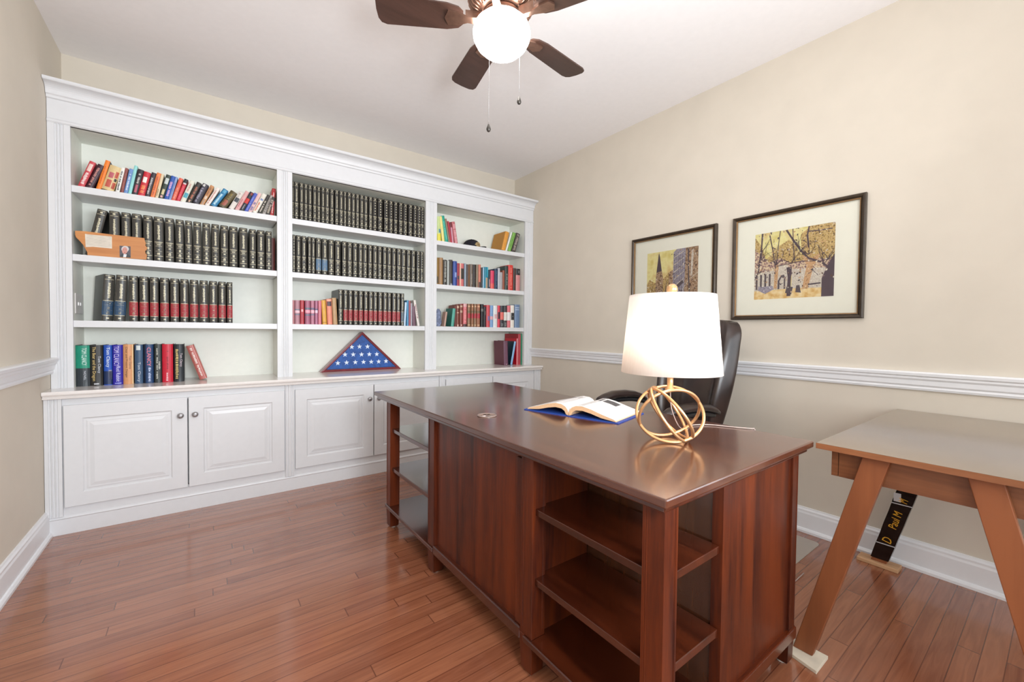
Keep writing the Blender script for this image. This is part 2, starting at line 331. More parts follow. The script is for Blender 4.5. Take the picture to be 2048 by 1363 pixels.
def deco_mesh(key, w, h, deco, off=0.0007):
    # deco: (z0, z1, u0, u1, colour) fractions -> thin inlays following the rounded spine
    k = ('deco',) + key
    if k in CW: return CW[k]
    b = MB()
    for z0, z1, u0, u1, c in deco:
        if c == 'gold': m_ = mat('gilt_foil', 'cfc6a8', 0.4, 0.1)
        elif c == 'silver': m_ = mat('silver_foil', 'cfd2d2', 0.35, 0.25)
        else: m_ = cm(c)
        n = max(1, int((u1-u0)*SPN+0.5)); us = sorted(set([u0+(u1-u0)*i/n for i in range(n+1)] + [i/SPN for i in range(SPN+1) if u0 < i/SPN < u1]))
        for a, c2 in zip(us, us[1:]):
            def yy(u):
                i = min(int(u*SPN), SPN-1); f = u*SPN-i; return spine_y(i/SPN, w)*(1-f) + spine_y((i+1)/SPN, w)*f
            ya, yb = yy(a), yy(c2)
            vs = []
            for (u, y) in ((a, ya), (c2, yb)):
                for z in (z0, z1):
                    vs.append((u*w, y-off, z*h)); vs.append((u*w, y+0.0002, z*h))
            # 0:a z0 out,1:a z0 in,2:a z1 out,3:a z1 in,4..7 same for b
            b.add(vs, [(0, 4, 6, 2), (2, 6, 7, 3), (0, 1, 5, 4), (0, 2, 3, 1), (4, 5, 7, 6)], m_)
    me = b.build('spine_lettering'); mm = me.data; bpy.data.objects.remove(me); CW[k] = mm; return mm
def rungs(z0, z1, u0, u1, c, rnd, wid=0.55, step=0.035):
    # illegible stamped title running along the spine
    out = []; z = z0
    while z < z1 - step*0.4:
        s = step*rnd.uniform(0.35, 0.75); jl = (u1-u0)*rnd.uniform(0, 0.25); jr = (u1-u0)*rnd.uniform(0, 0.25)
        if rnd.random() > 0.12: out.append((z, min(z+s, z1), u0+jl, u1-jr, c))
        z += s + step*rnd.uniform(0.15, 0.35)
    return out
def put(name, me, parent, M=None):
    o = bpy.data.objects.new(name, me); COL.objects.link(o); o.parent = parent
    if M is not None: o.matrix_local = M
    return o
def place_book(px, pz, w, h, d, c, lean=0.0, yf=-0.29, deco=None, key=None, side=None, yaw=0.0, label='', group=None, texts=None, rough=0.45, pivot='auto'):
    """px: world x of the spine's left bottom corner on the shelf; lean>0 leans to the right"""
    key = key or (round(w, 4), round(h, 4), round(d, 3), str(c), str(side), label)
    o = bpy.data.objects.new('book', book_mesh(key, w, h, d, c, side, rough)); COL.objects.link(o)
    put('pages', page_mesh(key, w, h, d), o)
    if deco: put('spine_lettering', deco_mesh(key, w, h, deco), o)
    th = lean; z0 = 0.0; x0 = px
    lo, hi = min(BAYS, key=lambda q_: abs((q_[0]+q_[1])/2-px)); lo += 0.0015; hi -= 0.0015
    L_ = min(0, h*math.sin(th)); Rr = max(w*math.cos(th), w*math.cos(th)+h*math.sin(th))
    if x0+Rr > hi: x0 = hi-Rr
    if x0+L_ < lo: x0 = lo-L_
    if th > 0: z0 = w*math.sin(th)          # rests on its right bottom corner
    R = Matrix.Rotation(yaw, 4, 'Z') @ Matrix.Rotation(th, 4, 'Y')
    o.matrix_world = Matrix.Translation((x0, yf, pz + z0 + 0.0004)) @ R
    tag(o, label, 'book', group)
    if texts:
        for tx in texts: spine_text(o, w, h, *tx)
    return o
def text_mesh(s, size, mt, ext=0.0003):
    cu = bpy.data.curves.new('t', 'FONT'); cu.body = s; cu.size = size; cu.extrude = ext; cu.align_x = 'CENTER'; cu.align_y = 'CENTER'; cu.resolution_u = 2
    o = bpy.data.objects.new('t', cu); COL.objects.link(o); bpy.context.view_layer.update()
    dg = bpy.context.evaluated_depsgraph_get(); me = bpy.data.meshes.new_from_object(o.evaluated_get(dg)); bpy.data.objects.remove(o); bpy.data.curves.remove(cu)
    me.materials.clear(); me.materials.append(mt); return me
def fit_text(s, L, hgt, mt):
    me = text_mesh(s, 0.03, mt); xs = [v.co.x for v in me.vertices]; ys = [v.co.y for v in me.vertices]
    sx = L/(max(xs)-min(xs)); sy = hgt/(max(ys)-min(ys)); cx = (max(xs)+min(xs))/2; cy = (max(ys)+min(ys))/2
    for v in me.vertices: v.co = ((v.co.x-cx)*sx, (v.co.y-cy)*sy, v.co.z)
    return me
def spine_text(o, w, h, s, zc, L, uc, tw, c, rot=-1):
    me = fit_text(s, L*h, tw*w, cm(c, 0.4)); 
    # text lies in xy facing +z ; stand it up facing -y and turn to run down the spine
    M = Matrix.Translation((uc*w, -min(0.009, w*0.2)-0.0008, zc*h)) @ Matrix.Rotation(PI/2, 4, 'X') @ Matrix.Rotation(rot*PI/2, 4, 'Z')
    put('title', me, o, M)
# every book: x and z of its foot, width, height, depth, cover, lean, front y, spine inlays, key, side colour, yaw, label, row, titles, gloss
place_book(-3.3044, 1.907, 0.0265, 0.1597, 0.115, 'c8464f', 0.3223, -0.285, [(0.10997362160724716, 0.14189314284604732, 0.2477160898872241, 0.7445629178213548, 'f0dcd8'), (0.15236664617300358, 0.18241976654502706, 0.29721696269488523, 0.6913680085260522, 'f0dcd8'), (0.19761826952523082, 0.21470060426807763, 0.20524865194248948, 0.6245126488199729, 'f0dcd8'), (0.22174417482035289, 0.25459813638022744, 0.2994578055875465, 0.6433882007756181, 'f0dcd8'), (0.2665608414834878, 0.28625103896775184, 0.3213379321610552, 0.6964404550131874, 'f0dcd8'), (0.2970685809396157, 0.33078548013057363, 0.32164371692064, 0.6821060379601728, 'f0dcd8'), (0.34060233164175835, 0.36822254118889053, 0.21485911315931788, 0.7266756969241436, 'f0dcd8'), (0.3790041307224223, 0.40122861052292613, 0.21811642501335626, 0.6302681129575353, 'f0dcd8'), (0.4081975229094122, 0.4379001847569192, 0.2586693125240249, 0.7400435498226643, 'f0dcd8'), (0.44859181602020315, 0.47634304204908556, 0.26337059454914014, 0.6161764110999044, 'f0dcd8'), (0.4899253519789926, 0.5117559815825273, 0.2731312373134642, 0.733298554522569, 'f0dcd8'), (0.5193241307451911, 0.5488790447606837, 0.31116403587700764, 0.6930437372700173, 'f0dcd8'), (0.62, 0.9, 0.2, 0.8, 'e8c9c0')], None, None, 0, 'pinkish-red paperback with white spine panel, first at the left end, top left shelf', 'leaning paperbacks on the top left shelf', None, 0.42)
place_book(-3.2724, 1.907, 0.0295, 0.1503, 0.115, '3c1f2c', 0.358, -0.285, [(0.1, 0.13317112313138196, 0.2498536284418526, 0.5417369021530394, 'c98d86'), (0.14719805391530438, 0.16372771781869522, 0.28293828658152537, 0.5160190905287887, 'c98d86'), (0.2161612211475209, 0.24659537331815007, 0.26952754318656913, 0.5641557217816786, 'c98d86'), (0.2566689647536851, 0.29018121797760343, 0.24578673685229202, 0.518611536333163, 'c98d86'), (0.3034390568807905, 0.3205476153226773, 0.28567015610572366, 0.5434000277666441, 'c98d86'), (0.33379168184169, 0.3524016565004458, 0.24314038439293886, 0.5923285914979768, 'c98d86'), (0.3673979300801225, 0.38965756822863856, 0.27789015800678707, 0.565172693346431, 'c98d86'), (0.39955470514073804, 0.4279515195322709, 0.201492871351018, 0.5451247901548928, 'c98d86'), (0.4677553796184502, 0.4942156453623827, 0.2578203315585156, 0.5501100844008643, 'c98d86'), (0.5065487783664564, 0.5374275463687639, 0.2314773839929097, 0.5700242819778463, 'c98d86'), (0.5512823725435289, 0.5784217745343011, 0.2285984980542644, 0.5984591556139849, 'c98d86'), (0.5928183598505103, 0.619404397637926, 0.268882022447422, 0.5051266899803208, 'c98d86'), (0.6318855665433194, 0.6523521901070128, 0.20361673495288563, 0.5342975912461755, 'c98d86'), (0.661354418693424, 0.6807293402615691, 0.2778080954165807, 0.505476189590228, 'c98d86'), (0.6944624903820601, 0.7278293510099524, 0.23276876605065525, 0.5249023327508794, 'c98d86'), (0.7347595001866168, 0.7648184767425458, 0.23636892398207182, 0.5856208485844101, 'c98d86'), (0.7766100388472759, 0.7955681862397237, 0.2551231882470076, 0.5762104326928325, 'c98d86'), (0.8028686834460386, 0.8235985623581376, 0.27219312065342705, 0.5810736679348202, 'c98d86'), (0.8307624985303348, 0.85, 0.2683042470839151, 0.5736925030304574, 'c98d86')], None, None, 0, 'dark maroon paperback with reddish lettering, top left shelf', 'leaning paperbacks on the top left shelf', None, 0.42)
place_book(-3.231, 1.907, 0.0207, 0.1807, 0.115, 'f0822c', 0.2382, -0.285, [(0.2, 0.2207731229622727, 0.358543422927808, 0.5958114212905758, 'c95a14'), (0.22981344104664855, 0.2557444140042768, 0.3621499548428996, 0.5807350623511711, 'c95a14'), (0.2712052054191012, 0.2983406994148723, 0.3258308230452131, 0.586676853074685, 'c95a14'), (0.30779145534625263, 0.3390267868897637, 0.34152286588466363, 0.5886717768729031, 'c95a14'), (0.34917623229195255, 0.3759946701044481, 0.31690227013863137, 0.5597604927744437, 'c95a14'), (0.384986942462395, 0.4157908933414609, 0.33641712425576914, 0.537930983178991, 'c95a14'), (0.4290158994593185, 0.4564408263740051, 0.35177027713204745, 0.588369546182181, 'c95a14'), (0.4715877337546288, 0.4993068854939804, 0.34983932154016173, 0.5386752369119723, 'c95a14'), (0.5146062038241471, 0.5457861460096183, 0.30235563789529235, 0.5441128865317905, 'c95a14'), (0.5582720963466171, 0.5804990605509, 0.37021239653306115, 0.5815996596779435, 'c95a14'), (0.5930727548513716, 0.6164996614420676, 0.30220800473312054, 0.5973054371298826, 'c95a14'), (0.6302296076701693, 0.6482458270207907, 0.3536425826974783, 0.5890255644105516, 'c95a14'), (0.6878633418969144, 0.7067341768690466, 0.35442627777328833, 0.5407580919371751, 'c95a14'), (0.7167576712732462, 0.7342171650024747, 0.3743117590430918, 0.582054542314469, 'c95a14'), (0.7479568254492619, 0.766154271813739, 0.3317542251073009, 0.5357256625260536, 'c95a14'), (0.7791977786359244, 0.7967768873312067, 0.32450607978323587, 0.5859969817899423, 'c95a14')], None, '2c3038', 0, 'tall plain orange book with dark edge, top left shelf', 'leaning paperbacks on the top left shelf', None, 0.42)
place_book(-3.2076, 1.907, 0.051, 0.1508, 0.115, 'd9c08c', 0.2593, -0.285, [(0.12, 0.42, 0.2, 0.62, 'c25a4c'), (0.5, 0.72, 0.2, 0.6, 'b9606a'), (0.1, 0.35, 0.72, 0.98, 'b04a34'), (0.55, 0.8, 0.7, 0.95, 'b8503c'), (0.4, 0.52, 0.75, 0.95, '38342c')], None, None, 0, 'thick cream paperback with red pictures on the spine, top left shelf', 'leaning paperbacks on the top left shelf', None, 0.42)
place_book(-3.1492, 1.907, 0.0172, 0.1546, 0.115, 'e6e4de', 0.1797, -0.285, [(0.1, 0.13099405922911417, 0.2902585381008206, 0.6910782865644322, '333338'), (0.14043573537024434, 0.1666033726787461, 0.32238294898323866, 0.6842387857492607, '333338'), (0.17770518697045773, 0.19871754926285312, 0.32388635731109616, 0.6013594386385578, '333338'), (0.20776424202580654, 0.23532756973192476, 0.2989274942397186, 0.5975154031501863, '333338'), (0.24722363069968994, 0.2765198666959737, 0.25601577574228357, 0.6164793470077069, '333338'), (0.28871364705957847, 0.31776355543034307, 0.255053416380302, 0.6810394297899162, '333338'), (0.3324926903292684, 0.36175950919315264, 0.30593720136044084, 0.6636151673135455, '333338'), (0.4086153730790409, 0.4383545863276191, 0.2507789887410217, 0.6652978153137085, '333338'), (0.45193335312120664, 0.47935958225083175, 0.3318738396006682, 0.600003448894251, '333338'), (0.48719193251050086, 0.5062189841608712, 0.2795840188200457, 0.6546615191591078, '333338'), (0.5157633177895964, 0.5460923008185643, 0.29272201512337875, 0.6338877108727488, '333338'), (0.5895733485217793, 0.6157946166949279, 0.29209341981508985, 0.6648203004803945, '333338'), (0.6278574893757477, 0.6517520931500134, 0.2739709006721464, 0.6325220902052481, '333338'), (0.6971078763355576, 0.7202844678953981, 0.32792789549176665, 0.6525370652599778, '333338'), (0.7271681381601955, 0.7433579901666961, 0.278406621842698, 0.6233926324803057, '333338'), (0.7578558629838708, 0.77796040310542, 0.2975470358745717, 0.6468840568999724, '333338'), (0.7885835941086932, 0.8125197268321503, 0.2892808935826547, 0.6957906843751108, '333338'), (0.8230859767409251, 0.85, 0.3575286527707351, 0.6126465714006684, '333338')], None, None, 0, 'white paperback with black spine lettering, beside the thick cream one, top left shelf', 'leaning paperbacks on the top left shelf', None, 0.42)
place_book(-3.1281, 1.907, 0.0138, 0.1549, 0.115, '8a4a46', 0.1542, -0.285, [(0.2, 0.222927231857693, 0.2799431889565055, 0.5506650615171911, 'a86c60'), (0.2318015666068686, 0.2595819560736191, 0.22548732170380642, 0.5028872840743636, 'a86c60'), (0.274988096886704, 0.2924552993760242, 0.24462674930153774, 0.5447185436557284, 'a86c60'), (0.3068037976786725, 0.3281342667104831, 0.26333345969457583, 0.5142159292518514, 'a86c60'), (0.3422435242893757, 0.3726152505620396, 0.2964303996198835, 0.5780402007563384, 'a86c60'), (0.3834833844593282, 0.4164339441520483, 0.27701721933989615, 0.5982524984563201, 'a86c60'), (0.4305977400854546, 0.45145649829286916, 0.2964618931278487, 0.583704583522533, 'a86c60'), (0.48798363958653884, 0.5053006134561645, 0.24516011753818853, 0.5713001327578848, 'a86c60'), (0.5485479691413507, 0.5778112644605369, 0.25684383012949774, 0.5427503181959183, 'a86c60'), (0.5926923379337296, 0.6140171406135707, 0.21448405451649993, 0.5421720071465264, 'a86c60'), (0.664212375515909, 0.6839044645127159, 0.22969337499445386, 0.521195196162752, 'a86c60'), (0.6962377000172806, 0.7170655559362492, 0.29474696055254335, 0.5404202666807435, 'a86c60'), (0.7274510379074934, 0.7580719860327829, 0.23227223477700037, 0.5839284737891108, 'a86c60'), (0.7676753305423015, 0.786380708656574, 0.21274995255328805, 0.5303349271508668, 'a86c60')], None, None, 0, 'thin dull maroon paperback, top left shelf', 'leaning paperbacks on the top left shelf', None, 0.42)
place_book(-3.1136, 1.907, 0.0174, 0.1554, 0.115, '6c8fc4', 0.1819, -0.285, [(0.15, 0.17022903136447531, 0.3160745983621989, 0.6775627197520729, 'd5dfe8'), (0.18051345792391743, 0.19626723115154013, 0.33960318615311913, 0.7197802504503474, 'd5dfe8'), (0.20463992379128532, 0.22402175905157556, 0.3476462537029521, 0.6420737447895808, 'd5dfe8'), (0.23421153574314152, 0.26295309107911347, 0.3722647181448373, 0.6253600038929042, 'd5dfe8'), (0.2730397733557174, 0.3053698282359014, 0.3307567275128345, 0.7384440862673753, 'd5dfe8'), (0.31719828568616965, 0.3355021969558859, 0.3346386844046991, 0.7226204594059695, 'd5dfe8'), (0.34713310458932384, 0.3679382129077241, 0.3222047119343023, 0.6335859213584332, 'd5dfe8'), (0.38021205162624133, 0.41335682562731246, 0.336400050979155, 0.7041910508584921, 'd5dfe8'), (0.4242963426175318, 0.4481849789345725, 0.3377826528322673, 0.745914157779501, 'd5dfe8'), (0.45603076165874706, 0.47853477187314636, 0.3602085676302059, 0.6542424434114471, 'd5dfe8'), (0.49307364929232306, 0.5147802237794601, 0.34704998963241696, 0.7484387139294428, 'd5dfe8'), (0.5606416751844474, 0.5833900583807854, 0.2626842174765462, 0.7357505130523361, 'd5dfe8'), (0.5978811437198571, 0.6206335509059728, 0.3106449782790768, 0.7213913697641162, 'd5dfe8'), (0.6305012989310931, 0.6482354861947072, 0.3222142076340556, 0.733811620262989, 'd5dfe8'), (0.6580868232602274, 0.6848740510604755, 0.3632659747995779, 0.7096895986688272, 'd5dfe8'), (0.7619409918453024, 0.7890105250900246, 0.3303917247560195, 0.7257146686725047, 'd5dfe8')], None, None, 0, 'sky-blue paperback with pale lettering, top left shelf', 'leaning paperbacks on the top left shelf', None, 0.42)
place_book(-3.0944, 1.907, 0.0151, 0.1799, 0.115, '93d3d0', 0.173, -0.285, [], None, None, 0, 'plain aqua paperback, top left shelf', 'leaning paperbacks on the top left shelf', None, 0.42)
place_book(-3.0784, 1.907, 0.0268, 0.161, 0.115, '332d33', 0.1971, -0.285, [(0.45, 0.48337356554191563, 0.3246312188729738, 0.6297258435054325, 'c9c4be'), (0.4930838123676058, 0.5122758578270981, 0.36394458019050635, 0.6600038896693358, 'c9c4be'), (0.5267887605645178, 0.5500975295436699, 0.38456252947478625, 0.6141909583777228, 'c9c4be'), (0.5633872675278822, 0.5858716296057713, 0.3097062783148184, 0.6045652471875879, 'c9c4be'), (0.5982251589402422, 0.629746611112618, 0.341088817970061, 0.6688934724070182, 'c9c4be'), (0.6371271639689285, 0.6574649326403247, 0.34132017890364197, 0.6997745041606712, 'c9c4be'), (0.6728086127817051, 0.6947992032713107, 0.3811516362824749, 0.6728089338314294, 'c9c4be'), (0.7794091815613998, 0.8005231652036484, 0.32171314895208114, 0.6614180246655235, 'c9c4be'), (0.8078369375807585, 0.830140427257852, 0.35311340643469485, 0.6761767551950192, 'c9c4be'), (0.1, 0.4, 0.3, 0.7, 'b25a6c')], None, None, 0, 'black paperback with a pink lower spine block, top left shelf', 'leaning paperbacks on the top left shelf', None, 0.42)
place_book(-3.0506, 1.907, 0.0312, 0.1521, 0.115, 'c92f3c', 0.2091, -0.285, [(0.55, 0.78, 0.15, 0.7, 'efe9e2'), (0.12, 0.14329228432187155, 0.1779254467690204, 0.7905713879498509, 'f0955a'), (0.15664865355827398, 0.1823267571842327, 0.2480777504538189, 0.6790576984873892, 'f0955a'), (0.19512407316384583, 0.21844653109771464, 0.23733555313885463, 0.7917439789732525, 'f0955a'), (0.265851697252568, 0.29354746473955234, 0.2289131109089771, 0.6772269049839282, 'f0955a'), (0.30197440204476506, 0.3245388996986044, 0.21550958074977028, 0.7198958044219721, 'f0955a'), (0.3331087670269265, 0.3585104320671282, 0.27669295713854525, 0.7899654825903736, 'f0955a'), (0.3728513208809376, 0.40084405614182433, 0.20000984342142059, 0.7373970243210595, 'f0955a'), (0.41324550828399753, 0.43569215864214744, 0.2729709001780076, 0.7893884741751322, 'f0955a')], None, None, 0, 'bright red paperback with white star patch and orange title, top left shelf', 'leaning paperbacks on the top left shelf', None, 0.42)
place_book(-3.018, 1.907, 0.0218, 0.1566, 0.115, '37323a', 0.2161, -0.285, [(0.12, 0.14921764564580825, 0.30874107221102487, 0.6010389512856041, 'c8c4c4'), (0.16180099314043345, 0.18866428399539395, 0.29250549628336786, 0.5611729567222734, 'c8c4c4'), (0.19835232421762322, 0.23186084651590685, 0.21292869930708594, 0.5961570925766644, 'c8c4c4'), (0.2409789300403442, 0.2590075390436341, 0.2208196833333605, 0.6060729818455615, 'c8c4c4'), (0.2728278952848835, 0.30137009129262826, 0.3052679637357602, 0.5847707441114671, 'c8c4c4'), (0.3167474809940844, 0.34713199711490833, 0.20833063322566892, 0.5900206833795885, 'c8c4c4'), (0.36275567021271754, 0.3915507607658465, 0.27274763218776726, 0.551969382374905, 'c8c4c4'), (0.4054816980044597, 0.4235546266278264, 0.2502274467810404, 0.5731084724206914, 'c8c4c4'), (0.43809114625363177, 0.45948681894803023, 0.3096479872880751, 0.5579155994107563, 'c8c4c4'), (0.47242638910399165, 0.5022965348838846, 0.24452901439812813, 0.5689193154652499, 'c8c4c4'), (0.51705665429872, 0.5411289528352655, 0.2040405823000362, 0.622797587320514, 'c8c4c4'), (0.5491301652700048, 0.5790206521711498, 0.3065303832509857, 0.6257523064081726, 'c8c4c4'), (0.5932790161853778, 0.625118690399949, 0.28758577696640814, 0.5892647021577332, 'c8c4c4'), (0.6389039345331912, 0.6571853564039369, 0.22015545034022166, 0.6306439918063484, 'c8c4c4'), (0.666637167502787, 0.69187350961807, 0.2911509809605948, 0.6489403103102914, 'c8c4c4'), (0.6986351170300917, 0.7195656713719346, 0.21913188649460807, 0.5438244796665853, 'c8c4c4'), (0.7294389558542761, 0.7567899253277448, 0.3049987150759943, 0.606582226692966, 'c8c4c4'), (0.7662907300998962, 0.7828886665901224, 0.2086434658380777, 0.6010355228451386, 'c8c4c4')], None, None, 0, 'charcoal paperback with narrow grey lettering, top left shelf', 'leaning paperbacks on the top left shelf', None, 0.42)
place_book(-2.9941, 1.907, 0.0198, 0.1613, 0.115, 'e8834e', 0.2129, -0.285, [(0.1, 0.1304844535576066, 0.3447277567465402, 0.6321695253861948, 'b9553a'), (0.14564690031995037, 0.1647517978697653, 0.33456655609856767, 0.6381763560630928, 'b9553a'), (0.17445437696243551, 0.20685447560835174, 0.3043368829615737, 0.6649335324272121, 'b9553a'), (0.21438142031531637, 0.24552557503117553, 0.26766125904861954, 0.672963084013433, 'b9553a'), (0.28945663088223306, 0.3195562631814949, 0.25005638047484174, 0.6538473854220339, 'b9553a'), (0.32696967235627067, 0.3582021669259067, 0.3285389018807743, 0.5974312761618537, 'b9553a'), (0.3704279065993361, 0.40027509904945546, 0.25505769346212614, 0.6734506973385691, 'b9553a'), (0.4152214217018453, 0.4377228111702223, 0.29849527020006017, 0.6930724754958751, 'b9553a'), (0.4483476185344451, 0.4819208490169917, 0.32412767459638425, 0.5994772253705778, 'b9553a'), (0.49062962560881035, 0.5073279460766167, 0.2802504080318387, 0.6759754023887866, 'b9553a'), (0.5214568821976185, 0.537246716613683, 0.34629022483927563, 0.6098133548691309, 'b9553a'), (0.5528833186011546, 0.5808414886793287, 0.3193443870404482, 0.6047698163465153, 'b9553a'), (0.5924973225993085, 0.6127939278939458, 0.3167472203685612, 0.6054749204669257, 'b9553a'), (0.6271421659071962, 0.6535127759690347, 0.254907059428313, 0.633749254657722, 'b9553a'), (0.6690922459107932, 0.6915091924885362, 0.25783404689126527, 0.6226067163717134, 'b9553a'), (0.7043035666647567, 0.7252700661356438, 0.29840771201830185, 0.6996794226941131, 'b9553a'), (0.7326066710739492, 0.764226987650779, 0.28304531569204694, 0.684786143323579, 'b9553a'), (0.7737581225975564, 0.7950664234800996, 0.2576370157781771, 0.5947128484270227, 'b9553a'), (0.8028313143406156, 0.8199747880556078, 0.2649578703701849, 0.6358341312284866, 'b9553a'), (0.8316614744099982, 0.8478877421297208, 0.32037046628806304, 0.6906844396321357, 'b9553a')], None, None, 0, 'soft orange paperback with rust lettering, top left shelf', 'leaning paperbacks on the top left shelf', None, 0.42)
place_book(-2.9713, 1.907, 0.014, 0.1586, 0.115, 'dccba8', 0.1978, -0.285, [(0.1, 0.13265387438174384, 0.2824913862136793, 0.5478829098080685, '8a6f4c'), (0.14171538665550054, 0.1716945016934954, 0.2895856108509802, 0.527443624107537, '8a6f4c'), (0.1857292343565078, 0.20178171040240153, 0.2444915738500158, 0.5053278244268283, '8a6f4c'), (0.20976740090061075, 0.2289020773163913, 0.2537123267800342, 0.5561311266518582, '8a6f4c'), (0.24136246440155917, 0.27467703442164076, 0.21287512022100014, 0.5807532677829823, '8a6f4c'), (0.2828715556259806, 0.31149873917419657, 0.28687209065725383, 0.5881295913136115, '8a6f4c'), (0.3197603072502252, 0.3426072459390566, 0.2545563681006138, 0.581689232336538, '8a6f4c'), (0.3509977323218187, 0.382336995291079, 0.2043893653322295, 0.5413856632537994, '8a6f4c')], None, None, 0, 'thin cream paperback, top left shelf', 'leaning paperbacks on the top left shelf', None, 0.42)
place_book(-2.9559, 1.907, 0.0241, 0.1599, 0.115, '36413a', 0.2522, -0.285, [(0.62, 0.86, 0.15, 0.85, 'c4ccc8'), (0.18, 0.4, 0.25, 0.75, 'cdbd92'), (0.06, 0.14, 0.25, 0.7, 'd9a5a0')], None, None, 0, 'dark green paperback with white and tan spine patches, top left shelf', 'leaning paperbacks on the top left shelf', None, 0.42)
place_book(-2.9288, 1.907, 0.0211, 0.1582, 0.115, '2c56a6', 0.2367, -0.285, [(0.15, 0.17517618283108324, 0.19785797413427086, 0.6649330733296108, 'd5a6cc'), (0.18773632836301762, 0.21520158985671267, 0.2206442316110836, 0.7539070072687908, 'd5a6cc'), (0.23071884852348942, 0.24987132215753605, 0.2925235350434373, 0.6417683780562976, 'd5a6cc'), (0.2597108857935337, 0.2879712445121556, 0.2375168362555317, 0.7711550161284729, 'd5a6cc'), (0.30355854203117555, 0.32556875657168804, 0.20007970639311823, 0.7426679642298173, 'd5a6cc'), (0.3375464137233403, 0.36429626039015917, 0.2996149061426451, 0.6944991278141961, 'd5a6cc'), (0.3784443593970357, 0.4009314656147821, 0.2601247032322427, 0.7223392280194056, 'd5a6cc'), (0.4513083459412452, 0.47891442232739706, 0.2978687679798874, 0.6516161844214574, 'd5a6cc'), (0.48679891260133257, 0.5187718085880533, 0.2309026863012955, 0.7039798915397402, 'd5a6cc'), (0.5280354582988178, 0.5572347853764135, 0.21722363923904867, 0.7591664761941568, 'd5a6cc'), (0.5715080211994846, 0.5954504329808253, 0.17882371131746977, 0.7267986895259612, 'd5a6cc'), (0.6064404660728062, 0.6361893551281698, 0.26674193628197734, 0.7381070171481426, 'd5a6cc'), (0.6499380184610871, 0.6737893748994683, 0.18817767427414583, 0.7487471265932087, 'd5a6cc'), (0.6839947167507295, 0.7125487718930178, 0.19130587513645775, 0.7788256893778054, 'd5a6cc'), (0.7268305117937706, 0.75, 0.2351994212648093, 0.7371192173414712, 'd5a6cc')], None, None, 0, 'royal blue paperback with pink lettering, top left shelf', 'leaning paperbacks on the top left shelf', None, 0.42)
place_book(-2.9074, 1.907, 0.0112, 0.1578, 0.115, '8aa0cc', 0.2355, -0.285, [(0.1, 0.12553544467575956, 0.3966950277609178, 0.6370880878456184, '5a6c96'), (0.13533621647110697, 0.15180029180646404, 0.34618519409658255, 0.6511218677757629, '5a6c96'), (0.167372734036281, 0.18609065493560237, 0.3812806372212568, 0.6865658744508742, '5a6c96'), (0.19342261469448252, 0.22028450910068692, 0.30033277183403084, 0.625515464945688, '5a6c96'), (0.23017512224843079, 0.25817982136892964, 0.37780953359899916, 0.6972578181162866, '5a6c96'), (0.27357471902141395, 0.30162955000080816, 0.37617625683886824, 0.6973646698564928, '5a6c96'), (0.31492756140230305, 0.33207719065959396, 0.336864936609046, 0.6407206107534801, '5a6c96'), (0.3435763912811501, 0.3636306180675406, 0.3308231826972192, 0.6080146447793033, '5a6c96'), (0.3740404398307787, 0.39448153097705946, 0.35422614975895006, 0.6805804520685523, '5a6c96'), (0.40188426828264007, 0.43375786450934445, 0.3961739233717817, 0.6834837184927521, '5a6c96'), (0.44104401923166286, 0.4702064257182396, 0.3539686167309238, 0.6600761910140983, '5a6c96'), (0.48215976917720527, 0.5133075365029642, 0.3389011065010048, 0.626506483047203, '5a6c96'), (0.5207119248332887, 0.5380151429198784, 0.32803539629514183, 0.6451257501271236, '5a6c96'), (0.552740403800946, 0.5747010051236058, 0.32862436240983506, 0.6127968375765303, '5a6c96'), (0.5868039596799922, 0.6092297302150719, 0.33211587073366067, 0.6001769243816076, '5a6c96'), (0.6203584181118235, 0.64673264034874, 0.31363798637345297, 0.6901425053491395, '5a6c96'), (0.6608742303435209, 0.679108691471191, 0.3803959538195339, 0.6312449207597566, '5a6c96'), (0.6858934590850081, 0.7037691601435223, 0.3197678380795342, 0.6290424166878226, '5a6c96'), (0.7130353930329452, 0.7299290003456158, 0.3418849415323314, 0.6461549382883776, '5a6c96'), (0.7436487951155856, 0.7675919699901645, 0.3234912532688334, 0.6464809375135656, '5a6c96')], None, None, 0, 'thin pale steel-blue paperback, top left shelf', 'leaning paperbacks on the top left shelf', None, 0.42)
place_book(-2.8949, 1.907, 0.0204, 0.1542, 0.115, 'd8604c', 0.2769, -0.285, [(0.1, 0.12763828728642626, 0.23150891779486826, 0.6477338553360186, 'e59a84'), (0.13863649772450698, 0.16832559139647552, 0.21099899628471278, 0.647361254794832, 'e59a84'), (0.17834434374204028, 0.2015390366713662, 0.3096361777788521, 0.6490290013692431, 'e59a84'), (0.21210911680946407, 0.2441867402725066, 0.3178900926288353, 0.6764078655639892, 'e59a84'), (0.251499755552123, 0.278313924939201, 0.21928202049366136, 0.5907423922253147, 'e59a84'), (0.31527287644786683, 0.3339362990814779, 0.226344200274094, 0.6521942285360418, 'e59a84'), (0.34827161467453865, 0.3656264302566211, 0.25356163739758464, 0.6799775423209565, 'e59a84'), (0.3779298985315124, 0.3979378411815671, 0.30308892066604964, 0.578132411327502, 'e59a84'), (0.4535261371998015, 0.47173237906375365, 0.295674292073848, 0.6949109540011532, 'e59a84'), (0.48433858393220425, 0.512431972853385, 0.31210916577103914, 0.5867611300395993, 'e59a84'), (0.5245327022820673, 0.548890017498907, 0.2869285219827793, 0.6562641693193435, 'e59a84'), (0.5561703705599561, 0.5737741553147564, 0.2575463657928573, 0.6918577115157706, 'e59a84')], None, None, 0, 'coral red paperback, top left shelf', 'leaning paperbacks on the top left shelf', None, 0.42)
